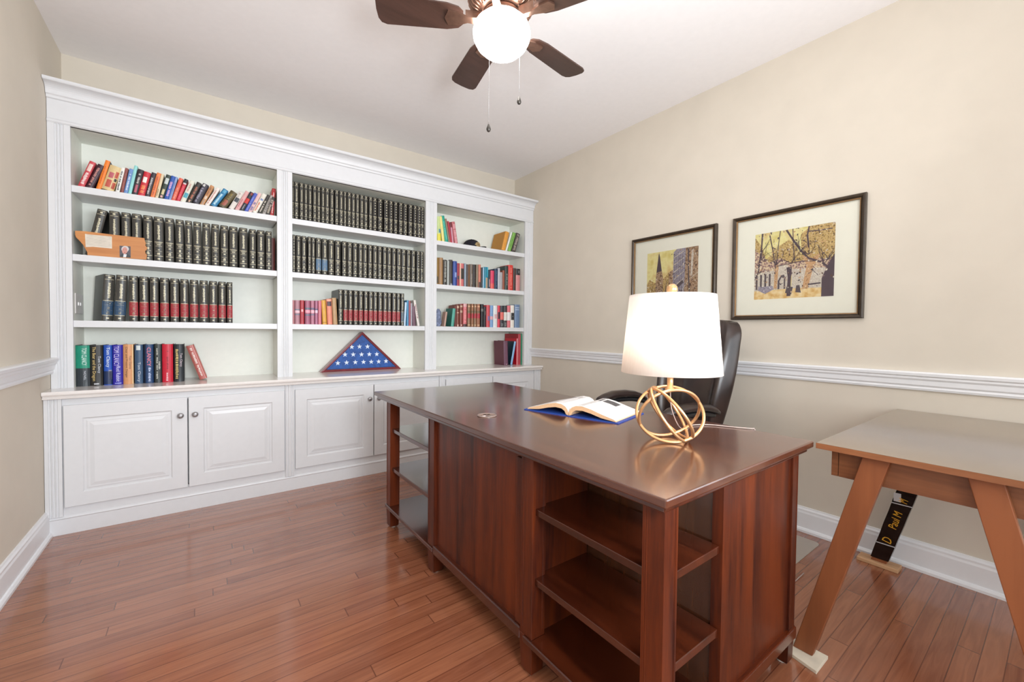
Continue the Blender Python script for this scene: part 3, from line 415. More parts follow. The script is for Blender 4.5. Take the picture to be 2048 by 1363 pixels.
place_book(-2.8721, 1.907, 0.0194, 0.1546, 0.115, 'c42a3e', 0.295, -0.285, [(0.83, 1.0, 0, 1, '22242a'), (0.77, 0.83, 0.1, 0.9, 'cfc9c9'), (0.1, 0.12528510208773214, 0.2558630976654706, 0.6769451934569973, 'e0606c'), (0.13514783450874096, 0.16331580178383076, 0.2183258915025002, 0.602111607030103, 'e0606c'), (0.1746408528552241, 0.19596162200978212, 0.2546359095808082, 0.6866450364398623, 'e0606c'), (0.20645044600297724, 0.23916315028036597, 0.2709330837377666, 0.662199316319414, 'e0606c'), (0.2472909204537516, 0.27219655304678575, 0.3116090165133488, 0.675109488828628, 'e0606c'), (0.2790077783249606, 0.3115241924626323, 0.21250109347358198, 0.6880752207042992, 'e0606c'), (0.32035928398640534, 0.3475689811314361, 0.3207958402214715, 0.6387585138703841, 'e0606c'), (0.3623238867234709, 0.38392766528900407, 0.20881906189945837, 0.620438615576802, 'e0606c'), (0.391517641154518, 0.42050342988483513, 0.20315532026431776, 0.5925898077253309, 'e0606c'), (0.4333970744292845, 0.4531976687827687, 0.30653202140273605, 0.6017665507669974, 'e0606c'), (0.4648144108120691, 0.48626416795563937, 0.30117059808837576, 0.6650482755264738, 'e0606c'), (0.49367744159574695, 0.5242476995467629, 0.3024933487496657, 0.6232126680961871, 'e0606c'), (0.5389727248372647, 0.5560496286642826, 0.30697048077252587, 0.655830012106887, 'e0606c'), (0.5665170962282118, 0.5912132147635909, 0.2785180277697678, 0.648313025501678, 'e0606c'), (0.6067563336311399, 0.6271927344591401, 0.314177982607717, 0.6581692271560617, 'e0606c'), (0.6374356416727579, 0.6543506311111549, 0.24057769931913373, 0.6093871882557259, 'e0606c'), (0.6612006882970812, 0.6864792744694167, 0.22308291486124285, 0.590011001626068, 'e0606c')], None, None, 0, 'crimson paperback with a black top band, top left shelf', 'leaning paperbacks on the top left shelf', None, 0.42)
place_book(-2.8497, 1.907, 0.0249, 0.1526, 0.115, 'dddbcc', 0.3447, -0.285, [(0.2, 0.42, 0.15, 0.9, '4da0b4'), (0.5, 0.530886103996689, 0.29195633860875964, 0.6167281853874163, 'c08a80'), (0.5410882780178571, 0.5728352392160365, 0.2864495260583166, 0.5990605820662659, 'c08a80'), (0.5828285909007139, 0.6001700923227186, 0.2716158890262764, 0.6260741565075537, 'c08a80'), (0.6101555427035469, 0.6296294198214336, 0.35740798327375334, 0.6604397329898651, 'c08a80'), (0.6446614933761283, 0.6782237606962159, 0.3069493876972329, 0.6349874314436017, 'c08a80'), (0.6882081703745755, 0.7084691300802268, 0.32228632612457137, 0.6857656652568824, 'c08a80'), (0.7208234096329201, 0.736913936681321, 0.32616344930731644, 0.6283496319413172, 'c08a80'), (0.746473339573976, 0.7720255069407876, 0.2746892144441388, 0.6301578878768659, 'c08a80'), (0.7849832895828127, 0.812489547465884, 0.33414940376173813, 0.5904063653464707, 'c08a80'), (0.8256705643747904, 0.8453718011435443, 0.3084874977291462, 0.6165790047193136, 'c08a80')], None, None, 0, 'ivory paperback with a teal square low on the spine, top left shelf', 'leaning paperbacks on the top left shelf', None, 0.42)
place_book(-2.8201, 1.907, 0.026, 0.1497, 0.115, '36302c', 0.386, -0.285, [(0.04, 0.14, 0.3, 0.6, 'c9a088'), (0.12, 0.14341375562819952, 0.26625253727904974, 0.6819549580221205, 'b56a50'), (0.20820631907747833, 0.24020415212387503, 0.26499176053608453, 0.6796842003044193, 'b56a50'), (0.2478238758774351, 0.27525079710232225, 0.36390981855477583, 0.6850325355813812, 'b56a50'), (0.28310326562492516, 0.3127266739854628, 0.29448356283083704, 0.63245107345901, 'b56a50'), (0.3209263825483657, 0.3478552312885058, 0.2556810587602729, 0.712315817753636, 'b56a50'), (0.35926907679907605, 0.3928586232406621, 0.31760629790626, 0.6706565006014645, 'b56a50'), (0.44863046130010004, 0.47785134842102267, 0.32078910844188574, 0.6783377277093579, 'b56a50'), (0.48486262361400645, 0.5130823167165697, 0.36556573714166724, 0.6282410071360615, 'b56a50'), (0.528290042872523, 0.5481293809672936, 0.2924328524943761, 0.7143221789906468, 'b56a50'), (0.5981583083074213, 0.6197364451728078, 0.2687849143005319, 0.6705907515967678, 'b56a50'), (0.6290365521088808, 0.6473453606872185, 0.3310220788508392, 0.7372271807362037, 'b56a50'), (0.6585141054900528, 0.6749908229125636, 0.3351142139582148, 0.6924631207804911, 'b56a50'), (0.6860459411913507, 0.7058137403636351, 0.29365050228892875, 0.6633245074480301, 'b56a50'), (0.7186601053507753, 0.7426333066140232, 0.30045982357677353, 0.6375961298115888, 'b56a50'), (0.7517695560459582, 0.7730936087599476, 0.31100353675315867, 0.6637352131247324, 'b56a50')], None, None, 0, 'brown-black paperback with rust lettering, top left shelf', 'leaning paperbacks on the top left shelf', None, 0.42)
place_book(-2.7884, 1.907, 0.0332, 0.1456, 0.115, '332f3c', 0.3933, -0.285, [(0.86, 0.97, 0.15, 0.5, 'd5d2cf'), (0.08, 0.10076147027961165, 0.2298951880804972, 0.5151253809945265, 'a9a6b8'), (0.11387038027627258, 0.13518068506622544, 0.23054318913397695, 0.4553876063991563, 'a9a6b8'), (0.14890235327733964, 0.17809620856107222, 0.2157480788059234, 0.45894499088266294, 'a9a6b8'), (0.23072159734223135, 0.2511227949127902, 0.21295308404141772, 0.5180035141883942, 'a9a6b8'), (0.26213652663476705, 0.2839480878985397, 0.19932748331838304, 0.4756761378468414, 'a9a6b8'), (0.29838794522180384, 0.31574753061114585, 0.17225342337841304, 0.46867499515957123, 'a9a6b8'), (0.3313521654713706, 0.3609014897867353, 0.15387671367005298, 0.540574294119275, 'a9a6b8'), (0.3756652535662992, 0.39385507327060293, 0.21512084180732285, 0.5023848698525066, 'a9a6b8'), (0.40933060504383534, 0.4305097771081675, 0.1853364244012411, 0.5370787817801568, 'a9a6b8'), (0.44616011053424387, 0.4633155930855215, 0.24606011611433215, 0.49465049389381305, 'a9a6b8'), (0.47816937041613883, 0.5011831233094338, 0.2425354892474279, 0.48762023820120814, 'a9a6b8'), (0.5120580078131788, 0.5337388598213962, 0.22403417203645015, 0.5084529716246464, 'a9a6b8'), (0.5479901026543854, 0.5651453091287969, 0.23518221010930335, 0.4602189358760542, 'a9a6b8'), (0.5766488893052873, 0.6042452430928965, 0.23678661244704685, 0.45179586831730906, 'a9a6b8'), (0.6148034119311386, 0.6378190717365162, 0.1658843223668702, 0.5343099182324811, 'a9a6b8'), (0.6448443741497801, 0.6781777164298531, 0.17211815271756142, 0.47065258911624896, 'a9a6b8'), (0.7239783848865562, 0.7543110514072822, 0.15335751248935972, 0.4794215507447712, 'a9a6b8'), (0.7652010639548319, 0.7876905088668111, 0.2426604542870014, 0.4854367485725368, 'a9a6b8')], None, None, 0, 'black-violet paperback with silver lettering, top left shelf', 'leaning paperbacks on the top left shelf', None, 0.42)
place_book(-2.751, 1.907, 0.0208, 0.1465, 0.115, 'c08a5c', 0.4022, -0.285, [(0.3, 0.45, 0.15, 0.8, 'd5c0a8'), (0.05, 0.0820200051718523, 0.2615986968866838, 0.7779308329204168, 'a39488'), (0.09306838831498697, 0.10897072298606592, 0.23807410932028528, 0.628028334397843, 'a39488'), (0.12363466576346688, 0.14135887672751882, 0.20890644570429606, 0.668218570505813, 'a39488'), (0.15699137304348953, 0.1879449201017892, 0.11656690245669642, 0.662671970329721, 'a39488'), (0.20183900132714952, 0.2186021078524099, 0.1505451561562812, 0.7398894967839558, 'a39488'), (0.22938434977419667, 0.24840819079094856, 0.13223097217931107, 0.69377016318991, 'a39488'), (0.5, 0.5206737207127974, 0.30907853079012365, 0.6462621677328455, '8c5a3a'), (0.5325767590475303, 0.554312029786975, 0.20451621933282838, 0.6793502200391337, '8c5a3a'), (0.5635855138822072, 0.5866018361036566, 0.2601893111877838, 0.6265735325510515, '8c5a3a'), (0.5962538855763402, 0.6252873586902215, 0.2874266899856942, 0.6651710079752142, '8c5a3a'), (0.6373922448501775, 0.6674733604039901, 0.3364284563299689, 0.7270093391455319, '8c5a3a'), (0.6816794783186413, 0.7136275621199261, 0.2307797920781976, 0.6719716142062382, '8c5a3a'), (0.7535282338070683, 0.775367340447012, 0.312574621657943, 0.7444788415922365, '8c5a3a'), (0.7841402378168332, 0.8098341245867474, 0.275054001353359, 0.6788300117212298, '8c5a3a'), (0.8176760023864588, 0.8338144692423999, 0.2667200978538034, 0.7031348513971186, '8c5a3a'), (0.8418679575028013, 0.8626940873372752, 0.25089965107208434, 0.6935812005569593, '8c5a3a'), (0.8761507822621479, 0.8982525792080777, 0.30265151185233796, 0.6854199529657188, '8c5a3a')], None, None, 0, 'tan-orange paperback with a pale middle band, top left shelf', 'leaning paperbacks on the top left shelf', None, 0.42)
place_book(-2.7249, 1.907, 0.0216, 0.1404, 0.115, 'e8dcd4', 0.4666, -0.285, [(0.1, 0.1193289138870625, 0.2723428480917682, 0.5768866743358841, 'c08478'), (0.13243051702465802, 0.15720780698654338, 0.2369729536886, 0.5562106652273395, 'c08478'), (0.16494836952881764, 0.1837484475501326, 0.25456266993217125, 0.5491255498907978, 'c08478'), (0.23662822845908038, 0.2653288546975234, 0.20490198127628992, 0.5953328033448985, 'c08478'), (0.2769224534110971, 0.2996018495036547, 0.24786797780378023, 0.5842579672774589, 'c08478'), (0.30724043365494896, 0.33825636741723053, 0.2361738891725595, 0.5080550764815427, 'c08478'), (0.352763745063407, 0.3831670797734527, 0.29467673840347747, 0.5666891189224466, 'c08478'), (0.3917875461354363, 0.4245684948769565, 0.2857347381185361, 0.598084172853388, 'c08478'), (0.4336234175145947, 0.45759438332234964, 0.23022607866712913, 0.5710427747677884, 'c08478'), (0.46560194475558514, 0.4887485910026669, 0.21518864671302876, 0.5875221214367299, 'c08478'), (0.49983627102773237, 0.5297363602466418, 0.26454459667989294, 0.5747297136488744, 'c08478'), (0.5390473510346778, 0.570403740773676, 0.23372370943218554, 0.5076041373976088, 'c08478'), (0.5855624131795722, 0.6032922881168848, 0.2892874873793597, 0.5907992908441926, 'c08478'), (0.6147790989848696, 0.637896916486692, 0.20184189377291473, 0.5155149554092967, 'c08478'), (0.6497199270442212, 0.6669687064073664, 0.2466185505853361, 0.5185669591319535, 'c08478'), (0.6753058993085821, 0.7068644854164332, 0.22282710264949068, 0.5903528909264477, 'c08478'), (0.7175121986735667, 0.7364027755043557, 0.2005930947214877, 0.5970059771465944, 'c08478'), (0.7509412101544075, 0.7715531569198653, 0.2720428102453718, 0.5739835623651416, 'c08478'), (0.7852750055349702, 0.8048749435930441, 0.2353045828576097, 0.5297386114041033, 'c08478'), (0.8186443646012243, 0.8467135711902177, 0.2594104799520678, 0.5200560127863368, 'c08478')], None, None, 0, 'off-white paperback with pink lettering, top left shelf', 'leaning paperbacks on the top left shelf', None, 0.42)
place_book(-2.6944, 1.907, 0.0301, 0.1404, 0.115, '2e7aa6', 0.5281, -0.285, [(0.1, 0.12894914788209302, 0.22471280024359655, 0.6409232471648305, 'bfe0e8'), (0.13693521470645112, 0.17442031013768594, 0.2663827439886318, 0.5655803889125329, 'bfe0e8'), (0.18450175876118513, 0.20201732513406598, 0.24619044294050518, 0.5632317224638035, 'bfe0e8'), (0.2151291929839863, 0.24176331014119745, 0.27863257446553963, 0.620344110291372, 'bfe0e8'), (0.25723989704634087, 0.29088015139435475, 0.23534819309474533, 0.6293453791442806, 'bfe0e8'), (0.3038421833313134, 0.3230416261697814, 0.2561941412095678, 0.561858876329328, 'bfe0e8'), (0.33504002737769817, 0.3711587336294313, 0.2189838132808539, 0.6151482544085554, 'bfe0e8'), (0.3826302302468393, 0.40175271753340497, 0.29826430755115774, 0.6035607872146856, 'bfe0e8'), (0.4135684792728998, 0.4497727394157898, 0.2305076403987213, 0.5824499750488342, 'bfe0e8'), (0.4648498672662854, 0.4873036171315671, 0.283042236301869, 0.574302054266502, 'bfe0e8'), (0.5041363142660389, 0.5299401176623438, 0.219903450579578, 0.5638769726872079, 'bfe0e8'), (0.5451104025308963, 0.5766233693037939, 0.2644020899266609, 0.5953739358900588, 'bfe0e8'), (0.592583871828691, 0.6185625685110635, 0.2458373322421475, 0.618577287991094, 'bfe0e8'), (0.6261955683019239, 0.6567981650755806, 0.28214194869306125, 0.5774985598307848, 'bfe0e8'), (0.6701495491599349, 0.7, 0.2007481924546067, 0.6433619388938804, 'bfe0e8'), (0.8, 0.95, 0.2, 0.8, '58a2c4')], None, None, 0, 'bright blue paperback with white lettering, top left shelf', 'leaning paperbacks on the top left shelf', None, 0.42)
place_book(-2.6512, 1.907, 0.0403, 0.1318, 0.115, '5c5034', 0.5522, -0.285, [(0.1, 0.11662079388926617, 0.15416987128249493, 0.6423358841117423, 'b05c4c'), (0.12811634682336615, 0.1440375583181325, 0.11270847771197859, 0.7374199686427783, 'b05c4c'), (0.1513264267502434, 0.16972885959070555, 0.24267847393563569, 0.6812772101761784, 'b05c4c'), (0.18156609560069803, 0.21179967928149926, 0.1987684175547958, 0.7531353960659986, 'b05c4c'), (0.21966137953413478, 0.2502041421684291, 0.23190485621946583, 0.727115003932623, 'b05c4c'), (0.2595685143487106, 0.28294389432261435, 0.2521719994732096, 0.7232025055018876, 'b05c4c'), (0.29349299251222416, 0.31354168322289633, 0.2336616204468919, 0.7361217008984435, 'b05c4c'), (0.3240358414487545, 0.3432192436662376, 0.21800774777518722, 0.7500969520175692, 'b05c4c'), (0.35411076983426826, 0.3839504667745698, 0.21055489499755808, 0.7260954214482396, 'b05c4c'), (0.3924864335427665, 0.42499479990755684, 0.19085586032787505, 0.6355790752230623, 'b05c4c'), (0.5, 0.5209246143989614, 0.25738352115816765, 0.6235390596507885, '8c7a40'), (0.5294581961594752, 0.5571928812656074, 0.34035562216302284, 0.6227017233292903, '8c7a40'), (0.6129700005477959, 0.6454994178497294, 0.32537067301605915, 0.5988744978186461, '8c7a40'), (0.6578400765261565, 0.6768683702332615, 0.2877330978790321, 0.6952984468597896, '8c7a40'), (0.7204550242464467, 0.7497985119506824, 0.30327662201306255, 0.64974065975248, '8c7a40'), (0.7583562821533791, 0.7789727459490412, 0.3160721830200981, 0.6171970148277534, '8c7a40'), (0.7896063511705015, 0.821101432790961, 0.3602944294714541, 0.5912388940404455, '8c7a40'), (0.8296066009472068, 0.85, 0.3162157940264624, 0.6627695912187552, '8c7a40')], None, None, 0, 'olive-brown paperback with red lower lettering, top left shelf', 'leaning paperbacks on the top left shelf', None, 0.42)
place_book(-2.5967, 1.907, 0.0277, 0.1364, 0.115, 'd9d2ca', 0.4585, -0.285, [(0.42, 0.66, 0.1, 0.9, '3c4148'), (0.7, 0.7334425128874336, 0.2347265119479224, 0.5594792827363814, '9c8f8c'), (0.7801883058877475, 0.799796796003612, 0.25929869841772535, 0.5665559642220818, '9c8f8c'), (0.8483201906131289, 0.879063773885667, 0.22645073157928003, 0.5316458628968198, '9c8f8c'), (0.8930395703634492, 0.92, 0.23504715205557683, 0.5342728885481882, '9c8f8c')], None, None, 0, 'cream paperback with a dark oval in mid-spine, top left shelf', 'leaning paperbacks on the top left shelf', None, 0.42)
place_book(-2.5623, 1.907, 0.0234, 0.1499, 0.115, 'd5a2a0', 0.4264, -0.285, [(0.1, 0.11781048271165527, 0.20492391173265329, 0.5810819975768761, 'b87076'), (0.17166593062653807, 0.18967268060166964, 0.2031670886412539, 0.5736091163121703, 'b87076'), (0.20268332229228547, 0.23619677552885038, 0.2071449086110913, 0.5697865398819707, 'b87076'), (0.24683492456514222, 0.27968892112815386, 0.2676473073420667, 0.5173735180329616, 'b87076'), (0.2930388937716771, 0.3137857553392067, 0.20492521467079217, 0.5889817466382915, 'b87076'), (0.320888024839154, 0.34889212943591436, 0.2150796917644579, 0.5525042859247997, 'b87076'), (0.35859410293555316, 0.3886783418898898, 0.22932939235534788, 0.5552236105965459, 'b87076'), (0.40169501645979716, 0.4234662314099453, 0.292024614777217, 0.5909963405625612, 'b87076'), (0.4333179375151296, 0.45455218369778233, 0.24016102367600653, 0.5362161180194892, 'b87076'), (0.4622267298668249, 0.4798843463019371, 0.2936772388591871, 0.540956554057276, 'b87076'), (0.49108970988668477, 0.5100138136359202, 0.21496460529196287, 0.5602159427550628, 'b87076'), (0.5200978884133933, 0.5471063403635334, 0.23567319173852214, 0.5636096597007177, 'b87076'), (0.5602339604029227, 0.5777562361498967, 0.2625007434664083, 0.5008825885666456, 'b87076')], None, None, 0, 'dusty pink paperback with a grey top, top left shelf', 'leaning paperbacks on the top left shelf', None, 0.42)
place_book(-2.5361, 1.907, 0.024, 0.1497, 0.115, '2e2e34', 0.4243, -0.285, [(0.4, 0.65, 0.05, 0.95, 'c83430'), (0.08, 0.10768295807753217, 0.3569091704676941, 0.5718309308123614, '9c9ca4'), (0.11957841091578814, 0.13556961359362288, 0.359556407974888, 0.5556012227075435, '9c9ca4'), (0.14469720510152398, 0.16285403413887237, 0.30718268347915423, 0.5702244567536054, '9c9ca4'), (0.17159516568634467, 0.2048839315576864, 0.3118190799793111, 0.590343936178961, '9c9ca4'), (0.2189934235007404, 0.2512411498068704, 0.35585210249681715, 0.5352041711285086, '9c9ca4'), (0.26688554433429207, 0.28415517753632635, 0.36256558496126917, 0.5999127665935577, '9c9ca4'), (0.29957729168653785, 0.31691552296699893, 0.3315594230695366, 0.5806856003222531, '9c9ca4'), (0.85, 0.97, 0.4, 0.9, '8c3a34')], None, None, 0, 'black paperback with a red middle block, top left shelf', 'leaning paperbacks on the top left shelf', None, 0.42)
place_book(-2.5083, 1.907, 0.0195, 0.1479, 0.115, '4a5cb4', 0.4115, -0.285, [(0.1, 0.1250297346867817, 0.22392667550893325, 0.5965109948648226, '8c98d5'), (0.1405416992728606, 0.1674869387804273, 0.24667684878709534, 0.5487101744936507, '8c98d5'), (0.18054210590971248, 0.206862711682836, 0.21026202664181018, 0.5139089240019866, '8c98d5'), (0.2201318747499707, 0.24035090938699297, 0.288623336063599, 0.5630667615243495, '8c98d5'), (0.25408918419905935, 0.27425883462965, 0.29204434696214837, 0.5945241199743861, '8c98d5'), (0.2867357575321272, 0.30889475026344226, 0.24225272915320256, 0.5965980929633452, '8c98d5'), (0.32285594239377785, 0.35423156428357777, 0.21761432359859745, 0.5414556531403523, '8c98d5'), (0.39468104292035244, 0.42388029156641077, 0.28653931233191676, 0.5116998736617735, '8c98d5'), (0.4325571609391599, 0.465041632371295, 0.2593359185575427, 0.5556029932222427, '8c98d5'), (0.5259956149156986, 0.5469403248836431, 0.20736560404005955, 0.5408442429089982, '8c98d5'), (0.5867736326311993, 0.612526577639254, 0.2173586642369611, 0.5472977196016696, '8c98d5'), (0.6198319827772066, 0.6386028737582364, 0.25625482491828877, 0.5580133481299893, '8c98d5'), (0.6475004562974753, 0.6635359441406201, 0.2583401114654471, 0.595884334077181, '8c98d5'), (0.6714017652658814, 0.6958633046808117, 0.24200027621094405, 0.5864527724235629, '8c98d5'), (0.7037496699575115, 0.7238893405651985, 0.23778447367053776, 0.5810345832405585, '8c98d5'), (0.7370974480282245, 0.7644098010902926, 0.2386532623732353, 0.5294798918887245, '8c98d5'), (0.7733411384366465, 0.7922881835161681, 0.2770324910633167, 0.5304592227836825, '8c98d5')], None, None, 0, 'periwinkle blue paperback, top left shelf', 'leaning paperbacks on the top left shelf', None, 0.42)
place_book(-2.4863, 1.907, 0.0204, 0.1537, 0.115, 'dcb8b4', 0.4101, -0.285, [(0.1, 0.13230352663997652, 0.2267999669752385, 0.6632105006614099, '4a4a90'), (0.14537243930244606, 0.17317572936491823, 0.25837938236432156, 0.7694475294240732, '4a4a90'), (0.18673671341790024, 0.21085709450793574, 0.1611081686092837, 0.7154687309556432, '4a4a90'), (0.22368245089076416, 0.2489011413900351, 0.2098811740652384, 0.7557125396815396, '4a4a90'), (0.2608070763160134, 0.28240703648599474, 0.11838982061064157, 0.8031745122654087, '4a4a90'), (0.4059510482059709, 0.42778072362326475, 0.11246194676933788, 0.762336713167943, '4a4a90'), (0.4387163892939441, 0.46169874851190895, 0.2698523844989612, 0.6831202337923281, '4a4a90'), (0.4709670703801618, 0.5033815291733759, 0.26851182699456955, 0.8014947130561877, '4a4a90')], None, None, 0, 'pale pink paperback with indigo lettering, top left shelf', 'leaning paperbacks on the top left shelf', None, 0.42)
place_book(-2.4614, 1.907, 0.026, 0.1521, 0.115, 'e2dcd0', 0.4212, -0.285, [(0.1, 0.12217481771698549, 0.15363759551965428, 0.5288452436471847, 'd06a48'), (0.1312093545809953, 0.158297710898193, 0.23772091790012206, 0.5081553708015789, 'd06a48'), (0.1735919986647617, 0.2018929820986887, 0.23556852116787674, 0.5901086314406242, 'd06a48'), (0.21176911294750705, 0.22801856203971818, 0.21703716156842684, 0.5872054303241102, 'd06a48'), (0.2379416978273371, 0.2540656370850404, 0.18312603453249293, 0.4918194377613623, 'd06a48'), (0.26814731211446735, 0.30024285299881726, 0.25692858507670685, 0.552461845903188, 'd06a48'), (0.3091481185148925, 0.32714561795315383, 0.1747183221762515, 0.5930154693833597, 'd06a48'), (0.33951931240242234, 0.3587430730606251, 0.18008710623910112, 0.5374549818102483, 'd06a48'), (0.3702471444738016, 0.3939067339838009, 0.22352488450873864, 0.49037685131719355, 'd06a48'), (0.40329257624448095, 0.4220928158698213, 0.2206581094138536, 0.5813865164628894, 'd06a48'), (0.4319221479924369, 0.4600357754350565, 0.22341906079439253, 0.5664564996710487, 'd06a48'), (0.4714516581106676, 0.4967457462664052, 0.16525458119712483, 0.5906932748819669, 'd06a48'), (0.5065429917482395, 0.5331672823760191, 0.20873898474323918, 0.527180121858539, 'd06a48'), (0.65, 0.74, 0.2, 0.8, '7c8cb4')], None, None, 0, 'white paperback with orange lettering, top left shelf', 'leaning paperbacks on the top left shelf', None, 0.42)
place_book(-2.432, 1.907, 0.0185, 0.1515, 0.115, '34302e', 0.4079, -0.285, [(0.1, 0.12766946217264613, 0.3172919006717686, 0.7367697842618895, 'c9bfb0'), (0.14049208974267963, 0.1724889699565474, 0.21057360545087003, 0.6717322466232831, 'c9bfb0'), (0.18235196267819578, 0.20839652025304822, 0.2609247009896912, 0.780006803205839, 'c9bfb0'), (0.22332008090420918, 0.2513487113615306, 0.27260713188487323, 0.7408585986107434, 'c9bfb0'), (0.26112133239010327, 0.2785324659275493, 0.20758894238824643, 0.7736756821522328, 'c9bfb0'), (0.29125626852824743, 0.30825577428561524, 0.3383109743979231, 0.6564086000188023, 'c9bfb0'), (0.3172847643227479, 0.3399525853842835, 0.24911387018475425, 0.6970313779515791, 'c9bfb0'), (0.3491949543988129, 0.3696997707369362, 0.2467994500469196, 0.7842477560395438, 'c9bfb0'), (0.3786736786378389, 0.4074602514780742, 0.283512204528348, 0.7777174314172515, 'c9bfb0'), (0.45927125038522454, 0.4882204459761993, 0.27136606537504315, 0.7392658573786267, 'c9bfb0'), (0.4987212461755365, 0.5198489769980301, 0.3007092505021287, 0.6555806752099009, 'c9bfb0'), (0.5700818919322617, 0.5984621732059221, 0.33148032468465527, 0.6827835737197323, 'c9bfb0'), (0.6062803011193718, 0.6366601669919218, 0.25415293334941935, 0.6509588808473459, 'c9bfb0'), (0.6442141328733547, 0.6706247617969789, 0.2718316929307582, 0.7384036106354733, 'c9bfb0')], None, None, 0, 'thin black paperback with cream lettering, top left shelf', 'leaning paperbacks on the top left shelf', None, 0.42)
place_book(-2.4034, 1.907, 0.0215, 0.1486, 0.115, 'a6a09a', 0.3552, -0.285, [(0.1, 0.1209471850836306, 0.238430643943694, 0.7509459471967845, '5c5652'), (0.13361742618587794, 0.15740808682263868, 0.1964930084900913, 0.6710046936902191, '5c5652'), (0.20965517788438784, 0.22747035734157348, 0.2728871301571675, 0.7252726310339047, '5c5652'), (0.23950410364840316, 0.2618143396578686, 0.2467321497931972, 0.6684564776451936, '5c5652'), (0.27751511971990994, 0.29946766945788084, 0.18228631552495594, 0.6538883953799691, '5c5652'), (0.3113875535436983, 0.32739528323767036, 0.284346536434943, 0.7234043560901097, '5c5652'), (0.3419288433096807, 0.36234707237864433, 0.1734672654387978, 0.656466427454752, '5c5652'), (0.40010346741490144, 0.41935113253306866, 0.1704977793989816, 0.7832757181644355, '5c5652'), (0.4305958436271656, 0.454158415377105, 0.2423973055837656, 0.6463369341196865, '5c5652'), (0.4936761208398761, 0.5255276813749513, 0.2674325437644388, 0.7338514080860099, '5c5652'), (0.5364532699146247, 0.5636427664496674, 0.3106746787990137, 0.7433624721604647, '5c5652'), (0.5707257187720055, 0.6008184857347338, 0.26891667286670734, 0.744489857041468, '5c5652'), (0.616510992813156, 0.64489278470071, 0.24276554568856323, 0.7180692451080235, '5c5652'), (0.652510819471908, 0.6850063899704374, 0.231388016252486, 0.7668438703604349, '5c5652'), (0.7247247865513305, 0.7568627620405655, 0.21408315053280264, 0.7114846032557807, '5c5652'), (0.7664737872021277, 0.7874296598033265, 0.27180870210206376, 0.7550924333333381, '5c5652'), (0.7942798405471656, 0.8183831894286019, 0.23067448656492362, 0.7678204836955634, '5c5652'), (0.8265537029041634, 0.85, 0.2119655647518683, 0.7195942889517791, '5c5652')], None, None, 0, 'grey paperback with dark lettering, top left shelf', 'leaning paperbacks on the top left shelf', None, 0.42)
place_book(-2.3732, 1.907, 0.0313, 0.1352, 0.115, '3a3432', 0.2882, -0.285, [(0.1, 0.13102117969328697, 0.2641118669571782, 0.6864923690024026, 'a89c8c'), (0.13948521276521475, 0.1649715513375738, 0.2839003625831152, 0.6310509254674348, 'a89c8c'), (0.17429039973709531, 0.19514490785554497, 0.25945700991512033, 0.6411606204614783, 'a89c8c'), (0.2023205674062289, 0.2310417229388601, 0.2647871129421499, 0.6604188529010031, 'a89c8c'), (0.23907875716615345, 0.2580614597792835, 0.20399402046359139, 0.6393919187539542, 'a89c8c'), (0.265996595112662, 0.29694577918970316, 0.2762810237732671, 0.6945594382733132, 'a89c8c'), (0.30878369944903583, 0.3361302941141577, 0.2941154287695195, 0.6879745843562044, 'a89c8c'), (0.3490204671104404, 0.38226868367165967, 0.2697705047340183, 0.6385158152857869, 'a89c8c'), (0.3895713197795936, 0.41598193671312306, 0.278559916283906, 0.5837605301460411, 'a89c8c'), (0.42685861193944746, 0.45226465183147274, 0.3159112897770785, 0.5906571801387424, 'a89c8c'), (0.4637956414494909, 0.49496838517680686, 0.29076999533243003, 0.6594177881525777, 'a89c8c'), (0.5044294985903802, 0.5262687008734294, 0.21304498426760177, 0.6250311048593847, 'a89c8c'), (0.5364618408242724, 0.5649165308942088, 0.3062438907370746, 0.6973611134453893, 'a89c8c'), (0.655231944148418, 0.681674523462221, 0.30650150061010684, 0.6651333712149491, 'a89c8c'), (0.6891031299805883, 0.709258023378432, 0.20439399529440627, 0.6191518334561229, 'a89c8c'), (0.74048420854488, 0.7638464864919711, 0.24391431134976208, 0.5800024542222282, 'a89c8c'), (0.772262669189735, 0.7994647812910898, 0.27727645683062596, 0.6773604784560194, 'a89c8c'), (0.8105097368438977, 0.831035967141383, 0.2021545267974513, 0.6764692649033479, 'a89c8c')], None, None, 0, 'dark paperback standing almost against the last red one, top left shelf', 'leaning paperbacks on the top left shelf', None, 0.42)
